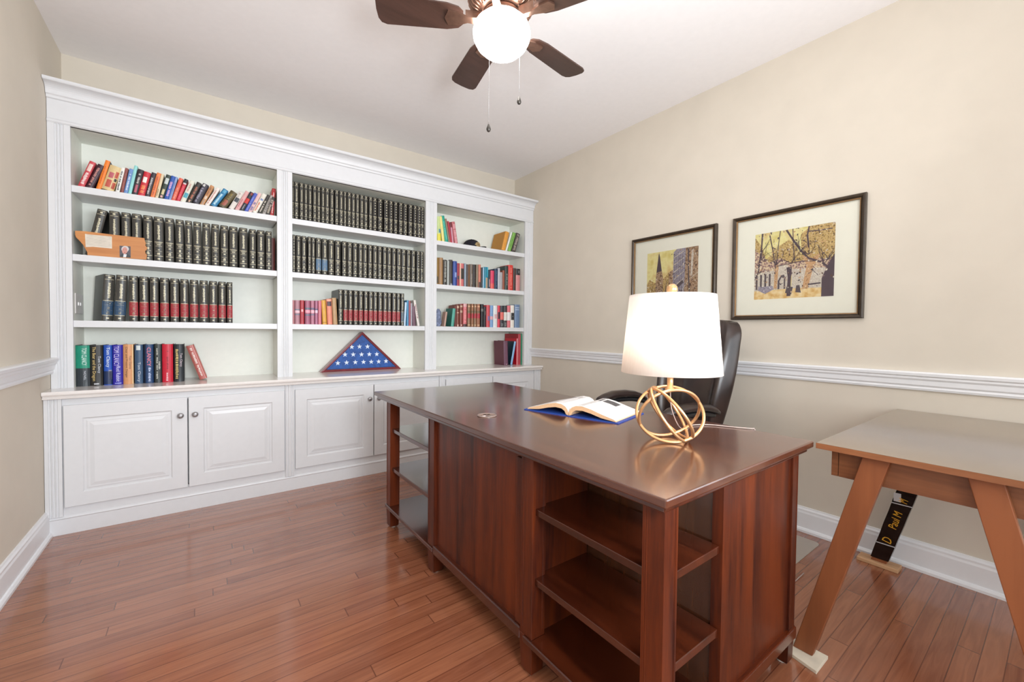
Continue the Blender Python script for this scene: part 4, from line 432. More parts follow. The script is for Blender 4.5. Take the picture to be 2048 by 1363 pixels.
place_book(-2.3328, 1.907, 0.023, 0.1943, 0.115, 'a82c30', 0.0766, -0.285, [(0.1, 0.13292558501310625, 0.361744325100939, 0.6901727512690775, 'e2b8b4'), (0.1455046348067043, 0.16480348013531293, 0.325353629918833, 0.6080208711458567, 'e2b8b4'), (0.1759271335701001, 0.19415571139714566, 0.3202019748188349, 0.6392143240250494, 'e2b8b4'), (0.20322279911383775, 0.22714033390721958, 0.3928385505083763, 0.6998855159599328, 'e2b8b4'), (0.23562007600027277, 0.2524751797006024, 0.36636498732339057, 0.6826957544746355, 'e2b8b4'), (0.26222358322141603, 0.2917137583029108, 0.3378595336987134, 0.6965293992454681, 'e2b8b4'), (0.30595329567048013, 0.3223687805488078, 0.3672730417005045, 0.6603067653590111, 'e2b8b4'), (0.33801754776077675, 0.3595908615642143, 0.3827696696016795, 0.6284705994893537, 'e2b8b4'), (0.3750100280750515, 0.39519166518955334, 0.3267300889315209, 0.6328556471057782, 'e2b8b4'), (0.41062415709774897, 0.44336444693417, 0.330348980655169, 0.6623203151921745, 'e2b8b4'), (0.4574029330779032, 0.48733696319495573, 0.35803440850812746, 0.6666502817870945, 'e2b8b4'), (0.5021629969036153, 0.5211418972828613, 0.30459516510279855, 0.6713508891272276, 'e2b8b4'), (0.5330698377548482, 0.5545513657849213, 0.3195456040701382, 0.6426912161423463, 'e2b8b4'), (0.6479585591496073, 0.6799004891281927, 0.3948204325049665, 0.6174059752639594, 'e2b8b4'), (0.6931538406869293, 0.7092312173142289, 0.3686116677727747, 0.6020555622225552, 'e2b8b4'), (0.7194140035653598, 0.7363670049594815, 0.3541287612539815, 0.6987308250545361, 'e2b8b4'), (0.7436622376541561, 0.7684923114673198, 0.3157573880194129, 0.673010084151081, 'e2b8b4'), (0.7785149875785986, 0.8064374169601656, 0.3802172812500923, 0.6978630695997959, 'e2b8b4'), (0.8213116866019124, 0.85, 0.3518896517283839, 0.6255458158989647, 'e2b8b4')], None, None, 0, 'upright dark red book pressed against the right end of the bay, top left shelf', 'leaning paperbacks on the top left shelf', None, 0.42)
place_book(-3.3291, 0.775, 0.0569, 0.2362, 0.155, '2c3238', 0.0, -0.285, [(0.44, 0.99, 0, 1, '138a6e')], None, None, 0, 'thick green-over-black hardcover with white lettering, first on the countertop, left countertop', 'hardcovers on the left countertop', [('TOM CLANCY', 0.72, 0.42, 0.62, 0.34, 'd8ece6'), ('NOVEL', 0.26, 0.22, 0.66, 0.16, 'd0d4dc')], 0.42)
place_book(-3.2642, 0.775, 0.0526, 0.2354, 0.155, '262422', 0.0, -0.285, [(0.03, 0.06, 0.3, 0.7, 'c9c9cc')], None, None, 0, 'black hardcover with gold title letters and white author name, left countertop', 'hardcovers on the left countertop', [('The Bear and the Dragon', 0.54, 0.84, 0.3, 0.34, 'd9bd78'), ('Tom Clancy', 0.52, 0.42, 0.72, 0.3, 'c9ced5')], 0.42)
place_book(-3.2079, 0.775, 0.0363, 0.2347, 0.155, '1f4fae', 0.0, -0.285, [(0.02, 0.35, 0.0, 1, '182c55'), (0.15, 0.38, 0.6, 0.95, '8c8ca4')], None, None, 0, 'blue hardcover with a dark lower half and white author name, left countertop', 'hardcovers on the left countertop', [('Tom Clancy', 0.7, 0.5, 0.5, 0.52, 'dfeaf2')], 0.42)
place_book(-3.1694, 0.775, 0.0444, 0.2357, 0.155, '2c249c', 0.0, -0.285, [(0.03, 0.045, 0.2, 0.85, 'b8c0ee')], None, None, 0, 'violet-blue hardcover with big white capitals, left countertop', 'hardcovers on the left countertop', [('TOM CLANCY', 0.72, 0.5, 0.4, 0.5, 'cfc4f2'), ('Red Rabbit', 0.27, 0.38, 0.55, 0.4, 'd6d2f4')], 0.42)
place_book(-3.1237, 0.775, 0.0454, 0.2382, 0.155, 'd09464', 0.0, -0.285, [(0.0, 1, 0.88, 1, 'ecca9c')], None, None, 0, 'tan-orange hardcover with dark title lettering, left countertop', 'hardcovers on the left countertop', [('Clear and Present Danger', 0.55, 0.78, 0.33, 0.25, '4a2c1c'), ('Tom Clancy', 0.55, 0.34, 0.68, 0.24, '5c3826')], 0.42)
place_book(-3.0723, 0.775, 0.0376, 0.2361, 0.155, '35506e', 0.0, -0.285, [(0.86, 0.98, 0.2, 0.7, 'ccd2d2')], None, None, 0, 'slate-blue hardcover with a white emblem at the top, left countertop', 'hardcovers on the left countertop', [('Tom Clancy', 0.3, 0.5, 0.5, 0.42, 'ccd2dc')], 0.42)
place_book(-3.0324, 0.775, 0.0463, 0.2372, 0.155, '1c3c66', 0.0, -0.285, [(0, 1, 0, 0.22, '0e1830'), (0.05, 0.06801475956418872, 0.48531325370259376, 0.7161383721997633, 'b9c4e2'), (0.08357559728312414, 0.11076692146009086, 0.5246958392001946, 0.6953725150517566, 'b9c4e2'), (0.12638375234050342, 0.1569496442131046, 0.4859870545358183, 0.7014811172803237, 'b9c4e2'), (0.16731167117129786, 0.193103451752608, 0.5019016263696856, 0.7031678375713877, 'b9c4e2'), (0.20753224489714753, 0.22608706810149803, 0.48570816622308166, 0.7460322564201611, 'b9c4e2'), (0.23729025377671326, 0.26489591113570665, 0.4972406756616643, 0.6888174824345521, 'b9c4e2'), (0.30422273259395005, 0.33712520529207424, 0.5238540165379436, 0.6774595938565401, 'b9c4e2'), (0.35086995254717385, 0.3708494949231318, 0.4919186258553574, 0.7487002182938757, 'b9c4e2'), (0.37851323015542937, 0.4, 0.5012240729120212, 0.7409290259475403, 'b9c4e2')], None, None, 0, 'navy hardcover with pink-red capitals, left countertop', 'hardcovers on the left countertop', [('CLANCY', 0.68, 0.48, 0.56, 0.4, 'e8788c')], 0.42)
place_book(-2.9812, 0.775, 0.0334, 0.2382, 0.155, '363a38', 0.0, -0.285, [(0.1, 0.12246284377021346, 0.2623907564858942, 0.4522478441727456, 'c6c6bc'), (0.1320879537888524, 0.15285916010871553, 0.29855915549257245, 0.49102416874210253, 'c6c6bc'), (0.16138017955901268, 0.18365624707640452, 0.251577024433741, 0.4555874400131947, 'c6c6bc'), (0.19430195367923636, 0.22542323757247543, 0.25102833389108736, 0.4759056360521237, 'c6c6bc'), (0.24072117021619133, 0.26104160692547473, 0.31099489855482076, 0.45451173163949987, 'c6c6bc'), (0.2709123467265223, 0.28797265231090624, 0.28079804432558286, 0.46270084649416077, 'c6c6bc'), (0.3316669032233699, 0.35663451183624784, 0.30575859664994937, 0.4492604931556422, 'c6c6bc'), (0.36702035944666933, 0.3927331933333929, 0.3008050393582099, 0.43850169670855993, 'c6c6bc'), (0.4005193528547451, 0.42514145360853917, 0.27904417914124524, 0.47024307156169254, 'c6c6bc'), (0.4364916640257516, 0.4611057169978884, 0.30370078191113814, 0.4485857703803024, 'c6c6bc'), (0.5039204355329119, 0.5263619937069787, 0.2785976465969138, 0.46805755036345975, 'c6c6bc'), (0.5356588758221031, 0.5545056798918766, 0.2646279121815496, 0.4447206811970766, 'c6c6bc'), (0.5691953503371137, 0.5931007587021476, 0.2641594111867801, 0.49252530616018825, 'c6c6bc'), (0.6038939682899154, 0.6239652745246246, 0.3088092757849712, 0.46750971467274305, 'c6c6bc'), (0.6315434846395509, 0.6581816250253579, 0.3078008557579664, 0.4780343950453198, 'c6c6bc'), (0.7199900078613194, 0.7432378642151707, 0.29883392577439283, 0.4530259288005697, 'c6c6bc'), (0.7504090169473375, 0.7776086458445025, 0.29918598831361565, 0.47578588716296405, 'c6c6bc'), (0.7903030795526972, 0.8134082586151693, 0.29645384277514236, 0.4852829258307096, 'c6c6bc'), (0.8243094391598428, 0.8536539592269277, 0.2827083839611153, 0.45053233459870734, 'c6c6bc'), (0.8640078873546563, 0.8950942907501191, 0.2919844179002608, 0.4449984667807005, 'c6c6bc'), (0.35, 0.3731263954012325, 0.596727818181824, 0.7958230116236634, 'b0b0a8'), (0.3806363823088082, 0.41112231663238813, 0.573682910327293, 0.832747083108196, 'b0b0a8'), (0.4213331795229751, 0.4372679819078207, 0.5780790715899803, 0.8091172236789401, 'b0b0a8'), (0.44705698077760325, 0.47468760658951986, 0.5649799655510563, 0.8210785056695191, 'b0b0a8'), (0.4814728270826924, 0.5084630252419853, 0.5849655546568651, 0.8034768912598184, 'b0b0a8'), (0.5213289106916563, 0.5480700243134553, 0.5979994148973891, 0.8121922671741787, 'b0b0a8')], None, None, 0, 'charcoal hardcover with crowded white lettering, left countertop', 'hardcovers on the left countertop', None, 0.42)
place_book(-2.9444, 0.775, 0.0518, 0.2378, 0.155, 'c41c34', 0.0, -0.285, [(0.35, 0.3772291773944565, 0.41503081797251945, 0.5653796090571848, '8c1024'), (0.38781532002029406, 0.4039209605081803, 0.4193883839752378, 0.5686919831090668, '8c1024'), (0.41378092795510785, 0.43326088005295166, 0.4376837586769723, 0.5627385421478673, '8c1024'), (0.44820251642722303, 0.47671220349470134, 0.4433762948362244, 0.5977894804900807, '8c1024'), (0.4857060674424572, 0.5059181679874003, 0.4198031619806073, 0.5745385117595826, '8c1024'), (0.5446417599020265, 0.5744857286849495, 0.43802228724295644, 0.5701332545131826, '8c1024'), (0.587867734220705, 0.6061663501999841, 0.4395447674624356, 0.5500070172890519, '8c1024'), (0.6142744222603732, 0.6352542043883247, 0.4144321008021473, 0.5542138588461721, '8c1024'), (0.6457325059732751, 0.6666607425303731, 0.4037138600179789, 0.5638214943039347, '8c1024'), (0.8003293056759218, 0.822995807917019, 0.4469312531055507, 0.5970502130312323, '8c1024'), (0.04, 0.06924292397123293, 0.36496042072424856, 0.5321923155614398, 'ecc6cc'), (0.08492827840661854, 0.10416280576155423, 0.37000536697281244, 0.5383212327130924, 'ecc6cc'), (0.11448077176650437, 0.14348268161421704, 0.3819849924307388, 0.5352585840400522, 'ecc6cc'), (0.15712347655965692, 0.1832511415361458, 0.39261184434217117, 0.5115471521828532, 'ecc6cc'), (0.1945621197740367, 0.21196074574357024, 0.382104805166421, 0.5170527342154747, 'ecc6cc'), (0.22146133757302436, 0.24771564479236735, 0.39384954863695787, 0.5325561126087628, 'ecc6cc')], None, None, 0, 'shiny red hardcover, left countertop', 'hardcovers on the left countertop', None, 0.42)
place_book(-2.8873, 0.775, 0.0495, 0.2372, 0.155, '1e2429', 0.0, -0.285, [(0.08, 0.10362882794360181, 0.1431425886118881, 0.4090724203997854, 'c9b274'), (0.11987482525860847, 0.15861249650719134, 0.17831207156990495, 0.3711294414683234, 'c9b274'), (0.17635043331193798, 0.201980813903362, 0.17131471865678893, 0.44642436156630466, 'c9b274'), (0.21911243738632974, 0.24697315005722553, 0.13511769715059385, 0.3864237402117445, 'c9b274'), (0.2598988518201769, 0.2864359956761461, 0.17031044507613693, 0.449825600154082, 'c9b274'), (0.30115921135953627, 0.33182188617949254, 0.13700616344897773, 0.4354240498978589, 'c9b274'), (0.3456443313664344, 0.3805816776400141, 0.15869696335509545, 0.4218839792893191, 'c9b274'), (0.39469831038263054, 0.4175039742617374, 0.16413881788683476, 0.40846437490232107, 'c9b274'), (0.42984934474899705, 0.4731316614855844, 0.15879157240891298, 0.4311380600382885, 'c9b274'), (0.4920911513262458, 0.5309306589692898, 0.14831068646408602, 0.3976245543591125, 'c9b274'), (0.547133051113845, 0.574703661235077, 0.15925739289782942, 0.4313109470196802, 'c9b274'), (0.5948945123035196, 0.6202309365856298, 0.13547305666829162, 0.43735107910659793, 'c9b274'), (0.6295519190739894, 0.6686675957999719, 0.19050266928612086, 0.4366499300769958, 'c9b274'), (0.6840040003902821, 0.7236676049853156, 0.18768258375272873, 0.4301817416124969, 'c9b274'), (0.7328495581152993, 0.7651799401795621, 0.1883254263482626, 0.3800753530986758, 'c9b274'), (0.7802185869642195, 0.8100414214880514, 0.1492234357477427, 0.3696361915316824, 'c9b274'), (0.8235185465274719, 0.8663364845974475, 0.16186874328919415, 0.4303745727500571, 'c9b274')], None, None, 0, 'black hardcover with gold title letters at the right end of the upright row, left countertop', 'hardcovers on the left countertop', [('Tom Clancy', 0.58, 0.36, 0.7, 0.28, 'dcc8d2')], 0.42)
place_book(-2.757, 0.775, 0.0405, 0.232, 0.155, 'b4645c', -0.3116, -0.25, [(0.1, 0.13290102695917833, 0.37939921842601176, 0.547748763971508, 'e6d2cc'), (0.14279182526070208, 0.16092854502612047, 0.3345274211217317, 0.578090373211863, 'e6d2cc'), (0.17805464420670963, 0.21315023498118826, 0.371188081489218, 0.5751823428283735, 'e6d2cc'), (0.22412579391682888, 0.244880252422919, 0.3000104718507012, 0.5622265737963307, 'e6d2cc'), (0.25957102379747093, 0.2899753555290549, 0.343298597956746, 0.5485747685156799, 'e6d2cc'), (0.29838922257149175, 0.333223687099151, 0.37985962601993534, 0.6014068464483071, 'e6d2cc'), (0.35005139997765283, 0.37711169777385317, 0.3161010065127436, 0.560035899722589, 'e6d2cc'), (0.38813725119343956, 0.4182050691346607, 0.3796411781563047, 0.5912523046604948, 'e6d2cc'), (0.4715428520463778, 0.5021440591023452, 0.32947782649496193, 0.5794133811580442, 'e6d2cc'), (0.513284411969586, 0.5492575251057814, 0.3520767645193925, 0.5823224162994838, 'e6d2cc'), (0.5571173751386167, 0.5863363478565179, 0.3239834632286168, 0.6138775887190123, 'e6d2cc'), (0.5966104785251213, 0.6284197314197917, 0.33187560837646857, 0.5690625917934126, 'e6d2cc'), (0.6440537221803592, 0.6770366481631597, 0.32941936715353354, 0.5888130227049619, 'e6d2cc'), (0.6859716894743801, 0.7200329378552013, 0.32925294557636525, 0.6111604960714007, 'e6d2cc'), (0.7367671044840058, 0.7555250918835197, 0.3035929141760281, 0.5660635651280669, 'e6d2cc'), (0.770044137571471, 0.7965222081076253, 0.3523204155880877, 0.550706636772982, 'e6d2cc'), (0.8509852127849408, 0.8764778529447261, 0.35220209501515465, 0.5817615426885692, 'e6d2cc'), (0.889453344257651, 0.92, 0.32080510874212165, 0.5930233744556823, 'e6d2cc'), (0, 1, 0.75, 0.85, 'd89c98')], None, None, 0, 'red-bronze hardcover with silver title leaning left, alone, left countertop', 'hardcovers on the left countertop', None, 0.42)
place_book(-2.2172, 1.152, 0.0133, 0.1723, 0.13, 'bc7c80', 0.0, -0.285, [], None, None, 0, 'narrow rose cloth book squeezed against the left divider, third middle shelf', 'small cloth books on the third middle shelf', None, 0.42)
place_book(-2.2009, 1.152, 0.0323, 0.1732, 0.13, 'b3828c', 0.0, -0.285, [(0.58, 0.63, 0, 1, '7c8492'), (0.47, 0.57, 0, 1, 'f0c4cc'), (0.38, 0.43, 0, 1, '7c8492')], None, None, 0, 'mauve cloth book with a white band, second from the left divider, third middle shelf', 'small cloth books on the third middle shelf', None, 0.42)
place_book(-2.1649, 1.152, 0.0259, 0.175, 0.13, 'b03a44', 0.0, -0.285, [(0.52, 0.62, 0.2, 0.7, 'e8b4b4')], None, None, 0, 'red cloth book with a small pale emblem, third middle shelf', 'small cloth books on the third middle shelf', None, 0.42)
place_book(-2.1325, 1.152, 0.0341, 0.1748, 0.13, 'a8647c', 0.0, -0.285, [(0.62, 0.7, 0, 1, '6c7888'), (0.48, 0.6, 0, 1, 'f0a4b4'), (0.36, 0.42, 0, 1, '6c7888')], None, None, 0, 'wide purple-pink cloth book with pink band, third middle shelf', 'small cloth books on the third middle shelf', None, 0.42)
place_book(-2.0943, 1.152, 0.0243, 0.175, 0.13, 'b8788c', 0.0, -0.285, [(0.62, 0.7, 0, 1, '746c88'), (0.48, 0.6, 0, 1, 'f2b8c4'), (0.38, 0.44, 0, 1, '807c94')], None, None, 0, 'pink cloth book with lilac bands, third middle shelf', 'small cloth books on the third middle shelf', None, 0.42)
place_book(-2.0655, 1.152, 0.0191, 0.1764, 0.13, 'b0708c', 0.0, -0.285, [(0.6, 0.66, 0, 1, '6c6484'), (0.48, 0.6, 0, 1, 'e8c8d8')], None, None, 0, 'narrow plum cloth book with pale band, third middle shelf', 'small cloth books on the third middle shelf', None, 0.42)
place_book(-2.0429, 1.152, 0.0217, 0.1776, 0.13, 'd07888', 0.0, -0.285, [], None, None, 0, 'plain salmon-pink cloth book, third middle shelf', 'small cloth books on the third middle shelf', None, 0.42)
place_book(-2.0125, 1.152, 0.0299, 0.1826, 0.13, 'd9a446', -0.0476, -0.285, [(0.06, 0.1, 0, 1, 'b8842c')], None, None, 0, 'mustard yellow cloth book leaning left, third middle shelf', 'small cloth books on the third middle shelf', None, 0.42)
place_book(-1.9781, 1.152, 0.0365, 0.194, 0.13, 'e08c74', -0.0457, -0.285, [(0.72, 0.9, 0.1, 0.9, '54404c'), (0.93, 0.97, 0, 1, 'f2b8a0')], None, None, 0, 'coral cloth book with a dark round emblem, third middle shelf', 'small cloth books on the third middle shelf', None, 0.42)
place_book(-1.9368, 1.152, 0.0318, 0.2038, 0.13, 'b8946c', -0.0534, -0.285, [], None, None, 0, 'plain tan cloth book leaning against the black volumes, third middle shelf', 'small cloth books on the third middle shelf', None, 0.42)
place_book(-1.3718, 1.152, 0.015, 0.1995, 0.15, 'c6dcf2', 0.0507, -0.285, [], None, None, 0, 'thin pale blue booklet, third middle shelf', 'thin booklets at the end of the third middle shelf', None, 0.42)
place_book(-1.3467, 1.152, 0.0175, 0.2174, 0.15, '4488b0', 0.0, -0.285, [], None, None, 0, 'thin mid-blue booklet, third middle shelf', 'thin booklets at the end of the third middle shelf', None, 0.42)
place_book(-1.3289, 1.152, 0.0164, 0.2142, 0.15, '9a4650', 0.0, -0.285, [], None, None, 0, 'thin dull red booklet, third middle shelf', 'thin booklets at the end of the third middle shelf', None, 0.42)
place_book(-1.3123, 1.152, 0.017, 0.1938, 0.15, '9c96a0', 0.0, -0.285, [], None, None, 0, 'thin grey booklet, third middle shelf', 'thin booklets at the end of the third middle shelf', None, 0.42)
place_book(-1.2906, 1.152, 0.0258, 0.1691, 0.15, '6a4a58', -0.0266, -0.285, [], None, None, 0, 'thin plum booklet, lower than its neighbours, third middle shelf', 'thin booklets at the end of the third middle shelf', None, 0.42)
place_book(-1.2477, 1.152, 0.0207, 0.2238, 0.15, 'dcd6cf', -0.1734, -0.285, [(0.3, 0.3333538910904139, 0.2788520190648262, 0.7363395671704699, 'a8787c'), (0.3428605497226963, 0.3633336619199288, 0.2005549156381483, 0.7450466806397257, 'a8787c'), (0.403909808369447, 0.42482519248492157, 0.33471632046514466, 0.7719247126884164, 'a8787c'), (0.4379865824983606, 0.4556220557378789, 0.3498395454465222, 0.7768377493071098, 'a8787c'), (0.5027677258537292, 0.523560350368711, 0.26326641810421714, 0.7306397401705543, 'a8787c'), (0.5671465554116288, 0.5922207848503483, 0.27309166508049243, 0.7927480834978773, 'a8787c'), (0.6072847825208503, 0.6392336512736546, 0.31942936625440443, 0.6551116903495898, 'a8787c'), (0.6487108553756415, 0.676834693235981, 0.24737889238119945, 0.756156351733574, 'a8787c'), (0.6916842455854924, 0.715406242627453, 0.21438917890205755, 0.6944450262227162, 'a8787c'), (0.7244782107009982, 0.7530623708638737, 0.30660079919475913, 0.6909291942684361, 'a8787c'), (0.7607830817961599, 0.789713664855443, 0.22354494701925706, 0.6857560082264922, 'a8787c'), (0.8000228076350328, 0.8285711573264071, 0.23557971572808692, 0.7511267191751763, 'a8787c')], None, None, 0, 'thin white booklet leaning left at the end, third middle shelf', 'thin booklets at the end of the third middle shelf', None, 0.42)
place_book(-1.0654, 1.907, 0.0357, 0.2162, 0.16, 'c8d894', -0.0407, -0.285, [(0.0, 0.3, 0, 1, 'e4d850'), (0.35, 0.5, 0.4, 1, '5c94a0')], None, None, 0, "pale green and yellow children's book against the left divider, top right shelf", 'books leaning left on the top right shelf', None, 0.42)
place_book(-1.0166, 1.907, 0.0254, 0.2234, 0.16, 'e8d888', -0.1284, -0.285, [], None, None, 0, 'pale yellow thin book, top right shelf', 'books leaning left on the top right shelf', None, 0.42)
place_book(-0.9868, 1.907, 0.0318, 0.2326, 0.16, '1c9a84', -0.1891, -0.285, [(0.1, 0.12077312296227269, 0.3780578972370774, 0.6944152283874344, '70c8b8'), (0.12981344104664855, 0.1557444140042768, 0.3828666064571995, 0.6743134164682282, '70c8b8'), (0.17120520541910117, 0.19834069941487226, 0.33444109739361744, 0.68223580409958, '70c8b8'), (0.2077914553462526, 0.23902678688976361, 0.3553638211795515, 0.6848957024972041, '70c8b8'), (0.2491762322919525, 0.275994670104448, 0.3225363601848418, 0.6463473236992583, '70c8b8'), (0.284986942462395, 0.3157908933414609, 0.3485561656743589, 0.6172413109053214, '70c8b8'), (0.3290158994593185, 0.3564408263740051, 0.36902703617606325, 0.6844927282429079, '70c8b8'), (0.3715877337546288, 0.39930688549398036, 0.36645242872021566, 0.618233649215963, '70c8b8'), (0.41460620382414703, 0.4457861460096182, 0.30314085052705647, 0.6254838487090539, '70c8b8'), (0.45827209634661703, 0.48049906055089986, 0.39361652871074826, 0.6754662129039246, '70c8b8'), (0.4930727548513714, 0.5164996614420674, 0.3029440063108274, 0.6964072495065101, '70c8b8'), (0.5302296076701692, 0.5482458270207906, 0.3715234435966377, 0.6853674192140687, '70c8b8'), (0.5878633418969144, 0.6067341768690465, 0.37256837036438445, 0.6210107892495667, '70c8b8'), (0.6167576712732461, 0.6342171650024746, 0.399082345390789, 0.6760727230859587, '70c8b8'), (0.6479568254492618, 0.6661542718137389, 0.3423389668097345, 0.6143008833680715, '70c8b8'), (0.6791977786359243, 0.6967768873312066, 0.3326747730443145, 0.6813293090532564, '70c8b8'), (0.7109805921028626, 0.7356321991893265, 0.38810272234136645, 0.6072347058156216, '70c8b8'), (0.7466416822253148, 0.7793568133568954, 0.31712469943604504, 0.6787903000769021, '70c8b8')], None, None, 0, 'tall teal book, top right shelf', 'books leaning left on the top right shelf', None, 0.42)
place_book(-0.9524, 1.907, 0.0192, 0.2128, 0.16, '8c6c58', -0.1971, -0.285, [], None, None, 0, 'brown thin book, top right shelf', 'books leaning left on the top right shelf', None, 0.42)
place_book(-0.9328, 1.907, 0.0165, 0.1944, 0.16, 'b0283c', -0.1775, -0.285, [], None, None, 0, 'narrow crimson book, top right shelf', 'books leaning left on the top right shelf', None, 0.42)
place_book(-0.916, 1.907, 0.0184, 0.1887, 0.16, 'c88c9c', -0.1351, -0.285, [(0.75, 1, 0, 1, '6c1c28')], None, None, 0, 'narrow pale pink book with dark red top, top right shelf', 'books leaning left on the top right shelf', None, 0.42)
place_book(-0.8903, 1.907, 0.0321, 0.1963, 0.16, 'b86468', -0.1704, -0.285, [(0.05, 0.08146738212251715, 0.24250443770707847, 0.7485878076529021, 'e4a8b0'), (0.09746537899276046, 0.12197124845795135, 0.2754444606143668, 0.8076923506304864, 'e4a8b0'), (0.1349954370086661, 0.16514495852467317, 0.2867047551841329, 0.6989032427054132, 'e4a8b0'), (0.18099572226710908, 0.2257048083452877, 0.3211706054027722, 0.675504005450066, 'e4a8b0'), (0.24139520299778267, 0.29168639947806896, 0.2630594185179683, 0.8338217207743254, 'e4a8b0'), (0.3100862221784862, 0.3385589730424892, 0.2684941581665788, 0.8116686431683573, 'e4a8b0'), (0.3566514960278372, 0.3890149978564598, 0.2510865967080232, 0.6870202899018064, 'e4a8b0'), (0.4081076358630422, 0.4596661731980418, 0.27096007137081696, 0.7858674712018889, 'e4a8b0'), (0.4766831996272719, 0.5138433005648908, 0.27289571396517426, 0.8442798208913014, 'e4a8b0'), (0.5260478514691623, 0.5610540895804501, 0.30429199468228824, 0.7159394207760259, 'e4a8b0'), (0.5836701211213917, 0.6174359036569381, 0.2858699854853838, 0.8478141995012201, 'e4a8b0'), (0.6887759391758075, 0.7241623130367776, 0.16775790446716465, 0.8300507182732705, 'e4a8b0'), (0.7467040013420003, 0.7820966347426248, 0.2349029695907075, 0.8099479176697627, 'e4a8b0'), (0.7974464650039228, 0.8250329785251003, 0.25109989068767785, 0.8273362683681844, 'e4a8b0'), (0.8403572806270206, 0.8820263016496287, 0.3085723647194091, 0.7935654381363582, 'e4a8b0')], None, None, 0, 'patterned pink-red book at the end of the leaning group, top right shelf', 'books leaning left on the top right shelf', None, 0.42)
place_book(-0.37, 1.907, 0.0455, 0.1937, 0.2, 'd9963c', 0.2557, -0.285, [], None, 'b87c14', 0, 'mustard yellow hardcover with its plain cover showing, top right shelf', 'books leaning right on the top right shelf', None, 0.42)
place_book(-0.3212, 1.907, 0.0209, 0.2053, 0.16, 'dfe4dc', 0.3212, -0.285, [], None, None, 0, 'thin white book, top right shelf', 'books leaning right on the top right shelf', None, 0.42)
place_book(-0.2931, 1.907, 0.037, 0.2017, 0.16, '7cae54', 0.3264, -0.285, [(0.2, 0.2207731229622727, 0.258543422927808, 0.4958114212905758, '5c8c40'), (0.22981344104664855, 0.2557444140042768, 0.2621499548428996, 0.48073506235117114, '5c8c40'), (0.2712052054191012, 0.2983406994148723, 0.22583082304521312, 0.48667685307468495, '5c8c40'), (0.30779145534625263, 0.3390267868897637, 0.24152286588466365, 0.4886717768729031, '5c8c40'), (0.34917623229195255, 0.3759946701044481, 0.21690227013863136, 0.45976049277444375, '5c8c40'), (0.384986942462395, 0.4157908933414609, 0.2364171242557692, 0.4379309831789911, '5c8c40'), (0.4290158994593185, 0.4564408263740051, 0.25177027713204747, 0.488369546182181, '5c8c40'), (0.4715877337546288, 0.4993068854939804, 0.24983932154016178, 0.4386752369119723, '5c8c40'), (0.5146062038241471, 0.5457861460096183, 0.20235563789529237, 0.4441128865317905, '5c8c40'), (0.5582720963466171, 0.5804990605509, 0.27021239653306117, 0.4815996596779435, '5c8c40'), (0.5930727548513716, 0.6164996614420676, 0.20220800473312056, 0.49730543712988257, '5c8c40'), (0.6302296076701693, 0.6482458270207907, 0.2536425826974783, 0.4890255644105516, '5c8c40'), (0.6878633418969144, 0.7067341768690466, 0.25442627777328836, 0.4407580919371751, '5c8c40'), (0.7167576712732462, 0.7342171650024747, 0.2743117590430918, 0.48205454231446904, '5c8c40'), (0.7479568254492619, 0.766154271813739, 0.23175422510730093, 0.43572566252605366, '5c8c40'), (0.7791977786359244, 0.7967768873312067, 0.2245060797832359, 0.48599698178994233, '5c8c40')], None, None, 0, 'light green book, top right shelf', 'books leaning right on the top right shelf', None, 0.42)
place_book(-0.2456, 1.907, 0.0464, 0.1998, 0.16, '4c4440', 0.314, -0.285, [(0.0835896126057851, 0.11341667796781964, 0.15214974220479804, 0.678279182343937, 'a89c94'), (0.1324834313638128, 0.15695141206672986, 0.2412471541809057, 0.7960451119475902, 'a89c94'), (0.1673380675513685, 0.19409844977470855, 0.28581426533037835, 0.7226262959339804, 'a89c94'), (0.21488473553544693, 0.2590964706829165, 0.2731377522263105, 0.6766069498955335, 'a89c94'), (0.27391487975876777, 0.31861905247755756, 0.16477289278040178, 0.6454212915546242, 'a89c94'), (0.3751083568381236, 0.4103408956802803, 0.1834439165204359, 0.6722056773090102, 'a89c94'), (0.4308544794427755, 0.47003223749931855, 0.2216483641554225, 0.7550763905832071, 'a89c94'), (0.4903397075281877, 0.5174035595357551, 0.28644748534328424, 0.6629185144214962, 'a89c94'), (0.5304734897749871, 0.5580635867443954, 0.23422517982464305, 0.6765587088466041, 'a89c94'), (0.5679103876733037, 0.5916218786186749, 0.22988414347209613, 0.7576417664118459, 'a89c94'), (0.6110369701153741, 0.6375443743262508, 0.20120748152071094, 0.7911388493866339, 'a89c94'), (0.6492609972729457, 0.6900308692644535, 0.29159241245749706, 0.7958251574859684, 'a89c94'), (0.704350407976916, 0.7401371631400687, 0.28613953715682483, 0.7488905963589, 'a89c94'), (0.7608291389238001, 0.7829616150207944, 0.3057297216569026, 0.705910055269231, 'a89c94'), (0.8502236680907335, 0.8798666495302118, 0.30198564101274383, 0.7612487622468731, 'a89c94'), (0.8985665794168082, 0.9350444367722804, 0.19800860836396877, 0.7262735467578711, 'a89c94')], None, None, 0, 'dark book with mottled grey lettering, top right shelf', 'books leaning right on the top right shelf', None, 0.42)
place_book(-1.0725, 1.524, 0.0232, 0.2375, 0.15, '8c6a2c', 0.0, -0.285, [(0.05, 0.3, 0.2, 0.8, '4c4436')], None, None, 0, 'gold-brown hardcover against the divider, second right shelf', 'mixed hardcovers on the second right shelf', None, 0.42)
place_book(-1.0486, 1.524, 0.0408, 0.2402, 0.15, '94704c', 0.0, -0.285, [(0, 1, 0.4, 0.55, 'b8946c')], None, None, 0, 'thick light brown book, second right shelf', 'mixed hardcovers on the second right shelf', None, 0.42)
